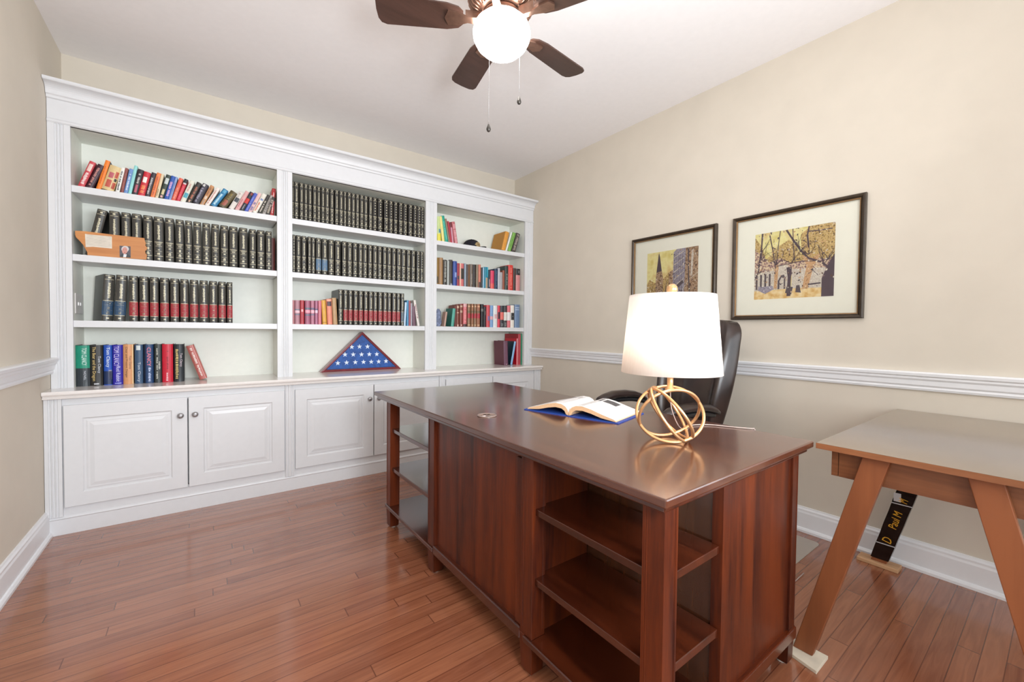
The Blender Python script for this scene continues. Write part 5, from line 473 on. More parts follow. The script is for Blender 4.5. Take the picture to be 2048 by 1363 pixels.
place_book(-1.0042, 1.524, 0.0356, 0.2256, 0.15, '38342f', 0.0, -0.285, [(0.12337700826791212, 0.14711667375969023, 0.25600188279911495, 0.6488084692433016, 'a4a49c'), (0.1558482882275005, 0.18178538126473168, 0.2874783345614869, 0.6815063613477756, 'a4a49c'), (0.18969531303596832, 0.22133812674046144, 0.324618031846385, 0.6764869836523062, 'a4a49c'), (0.2949513550622802, 0.3120760990458977, 0.3194401346263053, 0.6515731606487737, 'a4a49c'), (0.31961987818634247, 0.34551317088586125, 0.27158491064791734, 0.7211173466766092, 'a4a49c'), (0.35800488078217435, 0.39023874142018755, 0.3145184555574203, 0.6703760017676901, 'a4a49c'), (0.4005325373759306, 0.42547007927493546, 0.3060097224714375, 0.6735400315038031, 'a4a49c'), (0.4390042616519271, 0.4687998169776385, 0.26316035130353044, 0.6441665900200749, 'a4a49c'), (0.47711552473294105, 0.5064621337573659, 0.25926541349733656, 0.7476786103128154, 'a4a49c'), (0.5209505670155626, 0.5531742364045286, 0.3636144376906023, 0.6412170781004445, 'a4a49c'), (0.5630971802867227, 0.5828722010530397, 0.32345784854982684, 0.669970299416301, 'a4a49c'), (0.5926822502209975, 0.6206315241123151, 0.3282395901708358, 0.7305865183664774, 'a4a49c'), (0.6288817329326616, 0.6542185532684757, 0.3442686938691484, 0.7089365147926703, 'a4a49c'), (0.6628910124157275, 0.6820700999865603, 0.3262677022313613, 0.6778885730180403, 'a4a49c'), (0.7221124544952995, 0.7437847285636662, 0.33273811634551376, 0.7239862634262406, 'a4a49c'), (0.7510450296449448, 0.7679860192897019, 0.27715903101734246, 0.7254160345550109, 'a4a49c'), (0.7805280125877326, 0.8022226230613324, 0.3456141145935864, 0.6731621485265119, 'a4a49c'), (0.8162967201279264, 0.8369822557917557, 0.3282475054026669, 0.7133952205155258, 'a4a49c'), (0.8467693019834803, 0.8686670234168749, 0.31351086335599665, 0.6611500450653006, 'a4a49c'), (0.8807876278564575, 0.9067069208535237, 0.3233073832664139, 0.6741523790188282, 'a4a49c'), (0.9194865777109915, 0.9452680018250627, 0.3726939733119423, 0.7268373030931623, 'a4a49c')], None, None, 0, 'black book with grey lettering, second right shelf', 'mixed hardcovers on the second right shelf', None, 0.42)
place_book(-0.966, 1.524, 0.0225, 0.2232, 0.15, 'a8aca8', 0.0, -0.285, [], None, None, 0, 'plain pale grey book, second right shelf', 'mixed hardcovers on the second right shelf', None, 0.42)
place_book(-0.9403, 1.524, 0.029, 0.2326, 0.15, '3c3430', 0.0, -0.285, [(0, 0.08, 0.2, 0.9, '94949c')], None, None, 0, 'brown-black book, second right shelf', 'mixed hardcovers on the second right shelf', None, 0.42)
place_book(-0.9063, 1.524, 0.0402, 0.2244, 0.15, '344c94', 0.0, -0.285, [(0.35, 0.55, 0.4, 0.9, '8ca0d0')], None, None, 0, 'royal blue book, second right shelf', 'mixed hardcovers on the second right shelf', None, 0.42)
place_book(-0.8634, 1.524, 0.0233, 0.2099, 0.15, '9c3444', 0.0, -0.285, [(0.3, 0.45, 0.1, 0.9, '3c3c44')], None, None, 0, 'maroon book with a dark block, second right shelf', 'mixed hardcovers on the second right shelf', None, 0.42)
place_book(-0.8379, 1.524, 0.0446, 0.2112, 0.15, 'c86c6c', 0.0, -0.285, [(0.32, 0.78, 0.25, 0.95, '38342c'), (0, 1, 0, 0.22, 'dcb49c')], None, None, 0, 'pink-red book with black middle panel, second right shelf', 'mixed hardcovers on the second right shelf', None, 0.42)
place_book(-0.7888, 1.524, 0.0223, 0.2154, 0.15, '7c8c9c', 0.0, -0.285, [(0, 1, 0.4, 0.6, 'b4c0cc')], None, None, 0, 'blue-grey book, second right shelf', 'mixed hardcovers on the second right shelf', None, 0.42)
place_book(-0.7642, 1.524, 0.0343, 0.2089, 0.15, '4c3830', 0.0, -0.285, [(0, 1, 0.6, 0.8, 'a8744c')], None, None, 0, 'dark brown book with tan stripe, second right shelf', 'mixed hardcovers on the second right shelf', None, 0.42)
place_book(-0.7267, 1.524, 0.029, 0.2151, 0.15, '766a60', 0.0, -0.285, [(0.12808489724146055, 0.15596521965756732, 0.4879398971801802, 0.7498361515233873, 'a8a49c'), (0.17157731591528136, 0.19562018553418095, 0.4314959499428305, 0.7499091515921913, 'a8a49c'), (0.20904436545359864, 0.23048129764813474, 0.4660800726455197, 0.7195586760298848, 'a8a49c'), (0.24296211952168084, 0.2674289581731414, 0.46007513075856404, 0.7833887850531068, 'a8a49c'), (0.27818859908297466, 0.29542091393568615, 0.4959954668834001, 0.7893278295874546, 'a8a49c'), (0.30770855412532966, 0.33604843629512726, 0.49740080699413247, 0.7207447284658413, 'a8a49c'), (0.34920692089130223, 0.36860381498457423, 0.40644119157318603, 0.7090537410141441, 'a8a49c'), (0.3777124486505818, 0.4107932026081064, 0.4324384606754529, 0.7203454935308764, 'a8a49c'), (0.41885467605527615, 0.4410645124654812, 0.48473097831099105, 0.7961925736461382, 'a8a49c'), (0.4567156161062895, 0.4748971593334064, 0.41338607874445565, 0.7292640881180109, 'a8a49c'), (0.48934630913640903, 0.5084633281004403, 0.4503892248072432, 0.7585574683875532, 'a8a49c'), (0.5174635997378589, 0.5437736731404402, 0.4105047910343043, 0.7811966153678096, 'a8a49c'), (0.5580784784103943, 0.5831422441535713, 0.44755176987294454, 0.7585726032780267, 'a8a49c')], None, None, 0, 'grey-brown book, second right shelf', 'mixed hardcovers on the second right shelf', None, 0.42)
place_book(-0.6948, 1.524, 0.0334, 0.2152, 0.15, '2c2624', 0.0, -0.285, [(0.2, 0.2170329930552541, 0.426553324773674, 0.5967160589662058, '5c4c48'), (0.22835693784578434, 0.2559981052236574, 0.4176799843894301, 0.5740547739665307, '5c4c48'), (0.26291441310585817, 0.28687357950876263, 0.4162463851544363, 0.5634858403451999, '5c4c48'), (0.29379806402739606, 0.3160197729387104, 0.41476563779963777, 0.5523446408401657, '5c4c48'), (0.3648192634638682, 0.39499613424464103, 0.4304284491575758, 0.5759941096282533, '5c4c48'), (0.40627028411704913, 0.4286284880246742, 0.44867581335433143, 0.5862834681210118, '5c4c48'), (0.4356912281765589, 0.45288449604260556, 0.41590316597368177, 0.5529928152151804, '5c4c48'), (0.4932249147818285, 0.5139602536582405, 0.43566840271496504, 0.5886220674347933, '5c4c48'), (0.5293974522276123, 0.5476963068961842, 0.40834709241394485, 0.5540429177405404, '5c4c48'), (0.5549695160720192, 0.5765441447755697, 0.41776380666976487, 0.5865437704513665, '5c4c48'), (0.5872063839741914, 0.6108473001740347, 0.44789397862154273, 0.5718411419098495, '5c4c48'), (0.6225874146811149, 0.6414272706613, 0.43546039855188595, 0.5893916737658033, '5c4c48'), (0.6538854423273739, 0.6808264763961013, 0.42291804279669243, 0.583268705864733, '5c4c48'), (0.7581439646520539, 0.7821453887656861, 0.43859511064628154, 0.5605131912218897, '5c4c48')], None, None, 0, 'plain black book, second right shelf', 'mixed hardcovers on the second right shelf', None, 0.42)
place_book(-0.6581, 1.524, 0.0221, 0.2185, 0.15, '8c7c68', 0.0, -0.285, [], None, None, 0, 'khaki book, second right shelf', 'mixed hardcovers on the second right shelf', None, 0.42)
place_book(-0.6331, 1.524, 0.0255, 0.221, 0.15, 'c87864', 0.0, -0.285, [(0.0, 0.25, 0.1, 0.9, '4c3a34')], None, None, 0, 'coral book with dark foot, second right shelf', 'mixed hardcovers on the second right shelf', None, 0.42)
place_book(-0.6046, 1.524, 0.0182, 0.1953, 0.15, '2c3438', 0.0, -0.285, [], None, None, 0, 'thin blackish book, second right shelf', 'mixed hardcovers on the second right shelf', None, 0.42)
place_book(-0.5836, 1.524, 0.0129, 0.1987, 0.15, 'a4c8e0', 0.0, -0.285, [], None, None, 0, 'very thin light blue book, second right shelf', 'mixed hardcovers on the second right shelf', None, 0.42)
place_book(-0.5681, 1.524, 0.0446, 0.2049, 0.15, '1c7c94', 0.0, -0.285, [(0.55, 1, 0.65, 0.9, '54c4dc'), (0, 0.5, 0.3, 0.8, 'b4987c')], None, None, 0, 'teal and tan book, second right shelf', 'mixed hardcovers on the second right shelf', None, 0.42)
place_book(-0.5193, 1.524, 0.0209, 0.1825, 0.15, '2c3844', 0.0, -0.285, [(0.1, 0.5, 0.3, 0.6, 'c8a4a8')], None, None, 0, 'short dark navy book, second right shelf', 'mixed hardcovers on the second right shelf', None, 0.42)
place_book(-0.496, 1.524, 0.0422, 0.1777, 0.15, 'd43c60', 0.0, -0.285, [(0, 0.3, 0, 1, 'e0605c')], None, None, 0, 'short hot-pink book, second right shelf', 'mixed hardcovers on the second right shelf', None, 0.42)
place_book(-0.4491, 1.524, 0.0371, 0.1997, 0.15, '1c3450', 0.0, -0.285, [(0.1, 0.12699307988652428, 0.46632986602160054, 0.6802074076627713, '4c6c90'), (0.13826107131104856, 0.1639372535704588, 0.4092176071722831, 0.6587323135154308, '4c6c90'), (0.1731165681578376, 0.19554207327182427, 0.42421375712143433, 0.6885850340673259, '4c6c90'), (0.2625236754465826, 0.283222800823644, 0.466023996449904, 0.6811095255233915, '4c6c90'), (0.3221947755035402, 0.3391973372434685, 0.45041070913799997, 0.6686126376602861, '4c6c90'), (0.39022709805417777, 0.4105929887104428, 0.46561322629952384, 0.6806392908374478, '4c6c90'), (0.4250937842309099, 0.4488169924689417, 0.41145294023437773, 0.635931952266688, '4c6c90'), (0.45766673928927915, 0.4816958011381073, 0.4554012417023835, 0.6957893767912408, '4c6c90'), (0.489836694574399, 0.5068035776207659, 0.4352498969709399, 0.6781342417421015, '4c6c90'), (0.517155205657155, 0.5418985426233469, 0.40646114821925594, 0.6469194108245603, '4c6c90'), (0.5552912891872361, 0.5805542599876032, 0.42577849304872284, 0.6706909903248213, '4c6c90'), (0.5932982072482447, 0.6220101048654366, 0.45656582020507996, 0.682712780661959, '4c6c90'), (0.6336117874280216, 0.6665919979089344, 0.4485394237629, 0.6378102496040474, '4c6c90'), (0.6753227355962208, 0.6922635513908107, 0.4153110760289612, 0.6680769455549551, '4c6c90'), (0.736980784314764, 0.7631170623448088, 0.4054161839913168, 0.662221947546634, '4c6c90'), (0.774772965597783, 0.8053226384080604, 0.4123722833012793, 0.6597375194166186, '4c6c90'), (0.8152729401484902, 0.8380462960862117, 0.4130961657868174, 0.6674700601074409, '4c6c90'), (0.8497239861110637, 0.8728426300604075, 0.44727121401450387, 0.648511217726348, '4c6c90'), (0.8815528272946714, 0.9, 0.44102274821932014, 0.683565402493817, '4c6c90')], None, None, 0, 'navy book, second right shelf', 'mixed hardcovers on the second right shelf', None, 0.42)
place_book(-0.4085, 1.524, 0.0239, 0.2098, 0.15, 'bcbcc4', 0.0, -0.285, [], None, None, 0, 'tall silver-grey book, second right shelf', 'mixed hardcovers on the second right shelf', None, 0.42)
place_book(-0.3821, 1.524, 0.0269, 0.1717, 0.15, 'aca8ac', 0.0, -0.285, [], None, None, 0, 'short grey book, second right shelf', 'mixed hardcovers on the second right shelf', None, 0.42)
place_book(-0.352, 1.524, 0.0242, 0.1927, 0.15, '94503c', 0.0, -0.285, [], None, None, 0, 'rust brown book, second right shelf', 'mixed hardcovers on the second right shelf', None, 0.42)
place_book(-0.3234, 1.524, 0.0373, 0.2389, 0.15, '2c3c38', 0.0, -0.285, [(0.2, 0.2176527656047053, 0.45714133841941235, 0.6793469620869343, 'a4b4ac'), (0.2268382413265223, 0.25772504766264487, 0.45445538760203286, 0.6520459676210295, 'a4b4ac'), (0.2721087598549782, 0.2897605822527349, 0.4680448657941116, 0.6498293360977192, 'a4b4ac'), (0.3030414071603255, 0.3268787042561408, 0.46323088076158847, 0.6794347284720049, 'a4b4ac'), (0.3415152984578738, 0.3654323062021803, 0.4618420025476852, 0.647062563621283, 'a4b4ac'), (0.41342056574644226, 0.4391784432966383, 0.42289860731625994, 0.697514616113451, 'a4b4ac'), (0.4464787300037422, 0.4741502182749131, 0.43979004009933775, 0.6478733756204683, 'a4b4ac'), (0.48749772436161565, 0.5208350894061249, 0.4129796839934207, 0.6648575074221692, 'a4b4ac'), (0.5348332782196655, 0.5630408703410003, 0.4031102379096148, 0.6367718753004536, 'a4b4ac'), (0.6128294284858984, 0.6412856038091664, 0.44473628367141826, 0.680441076157124, 'a4b4ac'), (0.651465555316374, 0.6783621231818506, 0.4263567285667663, 0.6486117393326258, 'a4b4ac')], None, None, 0, 'dark green-black tall book, second right shelf', 'mixed hardcovers on the second right shelf', None, 0.42)
place_book(-0.2825, 1.524, 0.058, 0.2537, 0.15, 'd03c34', 0.0, -0.285, [(0.08, 0.11112720988712944, 0.34489891522794436, 0.6320704593890151, 'e88478'), (0.12662710327220897, 0.1427732443711842, 0.3778730766050161, 0.6266661230871526, 'e88478'), (0.19668353633399766, 0.2245674386362952, 0.32966662088127013, 0.6419324732274015, 'e88478'), (0.23725944919154074, 0.2600270817017465, 0.3814080090739168, 0.6762639433640039, 'e88478'), (0.2701216550167692, 0.29728795315741396, 0.34668643028487417, 0.6409135920008117, 'e88478'), (0.31247669145358614, 0.33543282279935305, 0.34919870220089955, 0.6518088916800138, 'e88478'), (0.35093105358312193, 0.36742068921626625, 0.33077021393235706, 0.6129347638821857, 'e88478'), (0.37609541402590024, 0.40027884024780774, 0.3293089502258377, 0.606481498076078, 'e88478'), (0.41339899075471853, 0.43527741434916456, 0.33840849565420805, 0.6022187151660917, 'e88478'), (0.4438846418974426, 0.4636253281210779, 0.30580440107731033, 0.6991857781122979, 'e88478'), (0.47935451616136054, 0.4992072068747669, 0.33149310501680795, 0.6206301009493305, 'e88478'), (0.5085316295377764, 0.5266838819856778, 0.3175141167013139, 0.6089117054941565, 'e88478'), (0.5337339321692923, 0.5616224937956144, 0.3301750675632424, 0.6771386757042712, 'e88478'), (0.5752357286105877, 0.596202902820328, 0.348005418075649, 0.6775104554296776, 'e88478'), (0.6088848948691149, 0.6353092405575702, 0.35606984969796773, 0.6496443313724285, 'e88478'), (0.6870949510812989, 0.7169203774395734, 0.35104670530580695, 0.6330509568605801, 'e88478'), (0.7274747988420945, 0.7515323096853042, 0.33718113876292793, 0.642440725820184, 'e88478'), (0.7637693938206855, 0.7851999233442281, 0.3647778549107543, 0.6764498943897984, 'e88478'), (0.7956032699413621, 0.8169095041108122, 0.366379082038225, 0.6095328394645599, 'e88478'), (0.82856716994919, 0.8470183063097508, 0.38639837744174366, 0.6526406046654655, 'e88478'), (0.8615162547003735, 0.8838862697185076, 0.30731065806245417, 0.6215999641690286, 'e88478')], None, None, 0, 'tall bright red book, second right shelf', 'mixed hardcovers on the second right shelf', None, 0.42)
place_book(-0.2203, 1.524, 0.03, 0.2282, 0.15, '3c302c', 0.0, -0.285, [], None, None, 0, 'dark umber book, second right shelf', 'mixed hardcovers on the second right shelf', None, 0.42)
place_book(-0.1868, 1.524, 0.0523, 0.2241, 0.15, 'cc8484', 0.0, -0.285, [(0.72, 1, 0, 1, '1c1a1c'), (0.8, 0.93, 0.35, 0.75, 'd4d0d0')], None, None, 0, 'pink book with black top block, last at the right, second right shelf', 'mixed hardcovers on the second right shelf', None, 0.42)
place_book(-0.9949, 1.152, 0.0169, 0.1323, 0.06, 'b89484', 0.142, -0.285, [], None, None, 0, 'small pinkish-tan booklet beside the rock, third right shelf', 'mixed books on the third right shelf', None, 0.42)
place_book(-0.9317, 1.152, 0.0296, 0.1646, 0.13, '4c9c8c', 0.1138, -0.3, [], None, '14685c', 0, 'teal hardcover leaning right with its cover showing, third right shelf', 'mixed books on the third right shelf', None, 0.42)
place_book(-0.8668, 1.152, 0.0278, 0.2009, 0.15, '7c4436', 0.0, -0.285, [(0.85, 0.95, 0.1, 0.9, 'c8a890'), (0.62, 0.66, 0.1, 0.9, 'c8a890'), (0.02, 0.1, 0.3, 0.7, 'd8c0b0')], None, None, 0, 'brown gilt-banded volume, third right shelf', 'mixed books on the third right shelf', None, 0.42)
place_book(-0.832, 1.152, 0.0301, 0.2088, 0.15, '84443a', 0.0, -0.285, [(0.86, 0.94, 0.1, 0.9, 'c8a890'), (0.62, 0.72, 0.1, 0.9, 'b89c84'), (0.04, 0.1, 0.3, 0.7, 'd8c0b0')], None, None, 0, 'red-brown gilt-banded volume with raised head, third right shelf', 'mixed books on the third right shelf', None, 0.42)
place_book(-0.7948, 1.152, 0.0366, 0.215, 0.15, 'd06c70', 0.0, -0.285, [(0.86, 1, 0, 1, 'd8a8a8'), (0, 0.12, 0, 1, '4c3434'), (0.2, 0.23057853035535358, 0.3895209158949168, 0.6812131589446615, 'e8a0a0'), (0.24163321646438857, 0.26031549257594344, 0.30917649629789185, 0.6255889719031057, 'e8a0a0'), (0.320404853992374, 0.33866219368329725, 0.38309957395142513, 0.6509618160314974, 'e8a0a0'), (0.351531805987455, 0.375941168573229, 0.3128045953906378, 0.6943729124171784, 'e8a0a0'), (0.3878076055836208, 0.4072561696833563, 0.3271939387123772, 0.6376573878289212, 'e8a0a0'), (0.4188487763934002, 0.44453427618011637, 0.38549714356002185, 0.6971541690435153, 'e8a0a0'), (0.4570774304108627, 0.4901692098084307, 0.31704256625895266, 0.6965482408021234, 'e8a0a0'), (0.4987086134853314, 0.5244989449876962, 0.328888517706705, 0.6982119800417543, 'e8a0a0'), (0.539734324366136, 0.5725089053291612, 0.3667491203256005, 0.670674715374176, 'e8a0a0'), (0.5867301209449951, 0.6047237412488469, 0.3269008807560047, 0.6424473809825716, 'e8a0a0'), (0.6155544865914129, 0.6324970104080299, 0.3354068271305607, 0.6219102603530332, 'e8a0a0'), (0.6466660509973005, 0.6743316064499552, 0.39788709284940016, 0.690396786495022, 'e8a0a0'), (0.6835237408377737, 0.7141877187826894, 0.38236164621236046, 0.6423244843758178, 'e8a0a0'), (0.7641293857920267, 0.7807433857301881, 0.3397381613695011, 0.6711498222364848, 'e8a0a0'), (0.7877158785215046, 0.8098294244248583, 0.318098855606485, 0.6084454092903726, 'e8a0a0'), (0.8217604800644858, 0.85, 0.3297399287638701, 0.616449390317601, 'e8a0a0')], None, None, 0, 'pink volume with gilt pattern, third right shelf', 'mixed books on the third right shelf', None, 0.42)
place_book(-0.7486, 1.152, 0.0309, 0.2158, 0.15, '8c6a50', 0.0, -0.285, [(0.86, 0.92, 0.1, 0.9, 'd0a480'), (0.62, 0.7, 0, 1, '6c5c44'), (0.38, 0.58, 0, 1, 'b03040'), (0.06, 0.1, 0.1, 0.9, 'd0b088')], None, None, 0, 'first matching tan and red antique volume, right of the pink one, third right shelf', 'mixed books on the third right shelf', None, 0.42)
place_book(-0.7077, 1.152, 0.0234, 0.2168, 0.15, '98684a', 0.0, -0.285, [(0.86, 0.92, 0.1, 0.9, 'd0a480'), (0.62, 0.7, 0, 1, '6c5c44'), (0.38, 0.58, 0, 1, 'b03040'), (0.06, 0.1, 0.1, 0.9, 'd0b088')], None, None, 0, 'second of the matching tan and red antique volumes, third right shelf', 'mixed books on the third right shelf', None, 0.42)
place_book(-0.6771, 1.152, 0.0252, 0.2178, 0.15, '8c6a50', 0.0, -0.285, [(0.86, 0.92, 0.1, 0.9, 'd0a480'), (0.62, 0.7, 0, 1, '6c5c44'), (0.38, 0.58, 0, 1, 'b03040'), (0.06, 0.1, 0.1, 0.9, 'd0b088')], None, None, 0, 'third of the matching tan and red antique volumes, third right shelf', 'mixed books on the third right shelf', None, 0.42)
place_book(-0.6446, 1.152, 0.0319, 0.2184, 0.15, '9c6448', 0.0, -0.285, [(0.86, 0.92, 0.1, 0.9, 'd0a480'), (0.62, 0.7, 0, 1, '6c5c44'), (0.38, 0.58, 0, 1, 'b03040'), (0.06, 0.1, 0.1, 0.9, 'd0b088')], None, None, 0, 'fourth matching tan and red antique volume, beside the black books, third right shelf', 'mixed books on the third right shelf', None, 0.42)
place_book(-0.6007, 1.152, 0.0291, 0.2195, 0.15, '1c1a20', 0.0, -0.285, [(0.68, 0.8, 0, 0.9, '6c6c68')], None, None, 0, 'black book with grey band, third right shelf', 'mixed books on the third right shelf', None, 0.42)
place_book(-0.5685, 1.152, 0.025, 0.1962, 0.15, '28242c', 0.0, -0.285, [(0.6, 0.8, 0.3, 0.9, '54544c')], None, None, 0, 'shorter black book, third right shelf', 'mixed books on the third right shelf', None, 0.42)
place_book(-0.5394, 1.152, 0.0395, 0.2139, 0.15, 'cc4c54', 0.0, -0.285, [(0.3, 0.5, 0.3, 0.9, '7c6c9c')], None, None, 0, 'red paperback with violet patch, third right shelf', 'mixed books on the third right shelf', None, 0.42)
place_book(-0.4964, 1.152, 0.0344, 0.2121, 0.15, '7ca0cc', 0.0, -0.285, [(0.35, 0.5, 0, 1, 'd8a0a8')], None, None, 0, 'light blue book with pink patch, third right shelf', 'mixed books on the third right shelf', None, 0.42)
place_book(-0.4592, 1.152, 0.0478, 0.2119, 0.15, 'dcdcdc', 0.0, -0.285, [(0.4, 0.6, 0.2, 0.8, 'd0a8ac')], None, None, 0, 'white paperback with pale pink shape, third right shelf', 'mixed books on the third right shelf', None, 0.42)
place_book(-0.4075, 1.152, 0.0285, 0.2151, 0.15, 'd83c50', 0.0, -0.285, [(0.38, 0.7, 0.1, 0.9, '3c2434')], None, None, 0, 'crimson paperback with dark centre, third right shelf', 'mixed books on the third right shelf', None, 0.42)
place_book(-0.3758, 1.152, 0.0403, 0.2146, 0.15, '34343c', 0.0, -0.285, [(0.35, 0.7, 0, 1, 'dc6c64'), (0.05, 0.0746710050287073, 0.25928206682687743, 0.6761844678631381, '8c8c8c'), (0.08660306114272137, 0.1121887825314794, 0.2240013490179586, 0.6744678108824299, '8c8c8c'), (0.12685762983948212, 0.1466542822513198, 0.3283711431277683, 0.7896305814525816, '8c8c8c'), (0.15653379008013413, 0.1812403732116545, 0.21035313065386924, 0.7777056631549356, '8c8c8c')], None, None, 0, 'black paperback with red centre, third right shelf', 'mixed books on the third right shelf', None, 0.42)
place_book(-0.3319, 1.152, 0.0373, 0.2166, 0.15, '38383a', 0.0, -0.285, [(0.32, 0.7, 0, 1, 'dedbd4'), (0.05, 0.06712953482728802, 0.257933791101975, 0.671648734828088, '8c8c8c'), (0.07406944267763402, 0.1029717369380987, 0.27973389649977065, 0.669751536267213, '8c8c8c'), (0.11141080533766487, 0.12964606882853544, 0.2062815352878618, 0.7200149805396033, '8c8c8c'), (0.14154388190869785, 0.16637518238798701, 0.34458000582747184, 0.7632467477696511, '8c8c8c'), (0.17738450134517864, 0.19330700390855224, 0.2608477857786112, 0.6834162310760209, '8c8c8c'), (0.20414847580672135, 0.22248870377426233, 0.2584379578905285, 0.6992345700725163, '8c8c8c')], None, None, 0, 'black paperback with white centre, third right shelf', 'mixed books on the third right shelf', None, 0.42)
place_book(-0.291, 1.152, 0.0377, 0.2193, 0.15, 'dc7078', 0.0, -0.285, [(0.32, 0.7, 0, 1, 'e4e0e0')], None, None, 0, 'rose paperback with white centre, third right shelf', 'mixed books on the third right shelf', None, 0.42)
place_book(-0.2497, 1.152, 0.0454, 0.2246, 0.15, 'e2dcd2', 0.0, -0.285, [(0.34, 0.66, 0.1, 0.9, '242424'), (0.48, 0.52, 0.3, 0.7, 'c8c8c8')], None, None, 0, 'cream paperback with black centre square, third right shelf', 'mixed books on the third right shelf', None, 0.42)
place_book(-0.1967, 1.152, 0.0608, 0.2344, 0.15, '6c84a4', 0.0, -0.285, [(0.85, 0.88, 0.1, 0.9, 'b8c4d8'), (0.76, 0.79, 0.1, 0.9, 'b8c4d8')], None, None, 0, 'steel blue cloth book at the right end, third right shelf', 'mixed books on the third right shelf', None, 0.42)
place_book(-0.878, 1.152, 0.0203, 0.1902, 0.12, '7a342c', 0.0, -0.27, [], None, None, 0, 'narrow dark red book just right of the leaning teal one, third right shelf', 'mixed books on the third right shelf', None, 0.42)
place_book(-0.3345, 0.775, 0.0508, 0.243, 0.17, '6c4458', -0.0377, -0.3, [(0.02, 0.06, 0.4, 0.6, 'c8a8b0'), (0.1, 0.9, 0.45, 0.52, '8c6474')], None, '5c1c30', 0, 'maroon hardcover with its side cover facing out, right countertop', 'books on the right countertop', None, 0.42)
place_book(-0.2556, 0.775, 0.0239, 0.2392, 0.12, '88b4dc', 0.1943, -0.3, [], None, '123040', 0, 'thin light blue book leaning right against the red ones, right countertop', 'books on the right countertop', None, 0.42)
place_book(-0.1783, 0.775, 0.0155, 0.2672, 0.2, 'e08c90', 0.0, -0.3, [], None, 'd0142c', 0, 'thin bright red folder, right countertop', 'books on the right countertop', None, 0.42)
place_book(-0.159, 0.775, 0.0313, 0.313, 0.235, 'b03440', 0.0, -0.3, [], None, 'a81424', 0, 'tall deep red hardcover, right countertop', 'books on the right countertop', None, 0.42)
place_book(-0.1248, 0.775, 0.0139, 0.3131, 0.2, '1c2438', 0.0, -0.3, [], None, None, 0, 'very thin navy book, right countertop', 'books on the right countertop', None, 0.42)
place_book(-0.1085, 0.775, 0.0216, 0.3158, 0.2, '1f7c5c', 0.0, -0.3, [], None, None, 0, 'tall thin green book against the right side panel, right countertop', 'books on the right countertop', None, 0.42)
# --- sets of black leather volumes
def law(w, h, style, seed, band=None):
    r = random.Random(seed); g = 'gold'; d = []
    d += [(.968,.974,.12,.88,g),(.888,.896,.1,.9,g),(.918,.948,.37,.63,g)]
    d += [(.12,.89,.105,.125,'6c675c'),(.12,.89,.875,.895,'6c675c')]
    if band: d.append((.125,.425,.0,1,band))
    d += [(.426,.437,.06,.94,g),(.113,.123,.06,.94,g),(.042,.068,.38,.62,g),(.335,.340,.16,.84,g),(.222,.227,.16,.84,g),(.365,.38,.3,.7,g),(.40,.408,.2,.8,g)]
    d += rungs(.25,.32,.34,.66,g,r,step=.035) + rungs(.15,.2,.3,.7,g,r,step=.035)
    if style == 'letters': d += rungs(.49,.82,.37,.65,g,r,step=.028)
    else: d += [(z, z+.028, .42, .6, g) for z in (.5, .58, .66, .74, .81)]
    return d
ORD = 'first second third fourth fifth sixth seventh eighth ninth tenth eleventh twelfth thirteenth fourteenth fifteenth sixteenth seventeenth eighteenth nineteenth twentieth'.split()
def volumes(xs, z, h, style, band, label, group, where_y=-0.29, col='403e3a', depth=0.2, rndseed=1, side='141312', lab2=None):
    """xs: left edges of the spines along the shelf, then the end of the row"""
    X = list(xs); n = len(xs)-1
    w0 = sum(b_-a_ for a_, b_ in zip(X, X[1:]))/n
    for i, (a_, b_) in enumerate(zip(X, X[1:])):
        w = min((b_-a_)*0.87, w0*1.12*0.87); w = int(w*500)/500.0
        key = (w, h, style, str(band), i % 3, col)
        if lab2 is None or n == 1: lb = label
        elif i < (n+1)//2: lb = ORD[i] + lab2[0]
        else: lb = (ORD[n-1-i] + lab2[1]) if i < n-1 else 'last' + lab2[1].replace(' from the right end', '')
        place_book(a_, z, w, h, depth, col, 0.0, where_y + 0.003*math.sin(i*2.3), law(w, h, style, i % 3, band), key, side, 0.0, lb, group, None, 0.33)
H1 = 0.272
volumes([-3.1761, -3.1237, -3.0767, -3.0265, -2.9781, -2.9244, -2.8739, -2.8264, -2.7853, -2.7383, -2.6905, -2.6428, -2.5944, -2.5387, -2.4802, -2.4347, -2.3833, -2.3406], SHZ[1], H1, 'letters', None, '', 'black law volumes on the second left shelf', rndseed=2,
        lab2=(' upright black law volume after the leaning one, second left shelf', ' black law volume from the right end, second left shelf'))
place_book(-3.2781, SHZ[1], 0.042, H1, 0.2, '403e3a', 0.2, -0.29, law(.042, H1, 'letters', 1), None, '1c1a18', -0.0, 'black law volume leaning right behind the wooden plaque, second left shelf', 'black law volumes on the second left shelf', None, 0.33)
place_book(-2.357, SHZ[1], 0.033, 0.235, 0.2, '5c2a26', 0.0, -0.26, [], None, None, 0.0, 'dark red-brown book squeezed at the right end of the second left shelf')
volumes([-3.0939, -3.0478, -2.9992, -2.9512, -2.9021, -2.8531, -2.8052, -2.7548, -2.7048, -2.6556, -2.6089, -2.5725], SHZ[2], H1, 'letters', 'a03038', '', 'red-banded law volumes on the third left shelf', rndseed=3,
        lab2=(' red-banded black volume right of the blue-banded pair, third left shelf', ' red-banded black volume from the right end, third left shelf'))
for k, (bx_, th, lab) in enumerate(((-3.2162, 0.05, 'black law volume with blue band and plain cover showing, first on third left shelf'), (-3.1632, 0.05, 'black law volume with blue band, second on third left shelf, leaning slightly'))):
    place_book(bx_, SHZ[2], 0.05, H1, 0.19, '403e3a', th, -0.285, law(.05, H1, 'letters', k, '2c4a68'), None, '1c1a18', 0.33 if k == 0 else 0.10, lab, 'blue-banded law volumes on the third left shelf', None, 0.33)
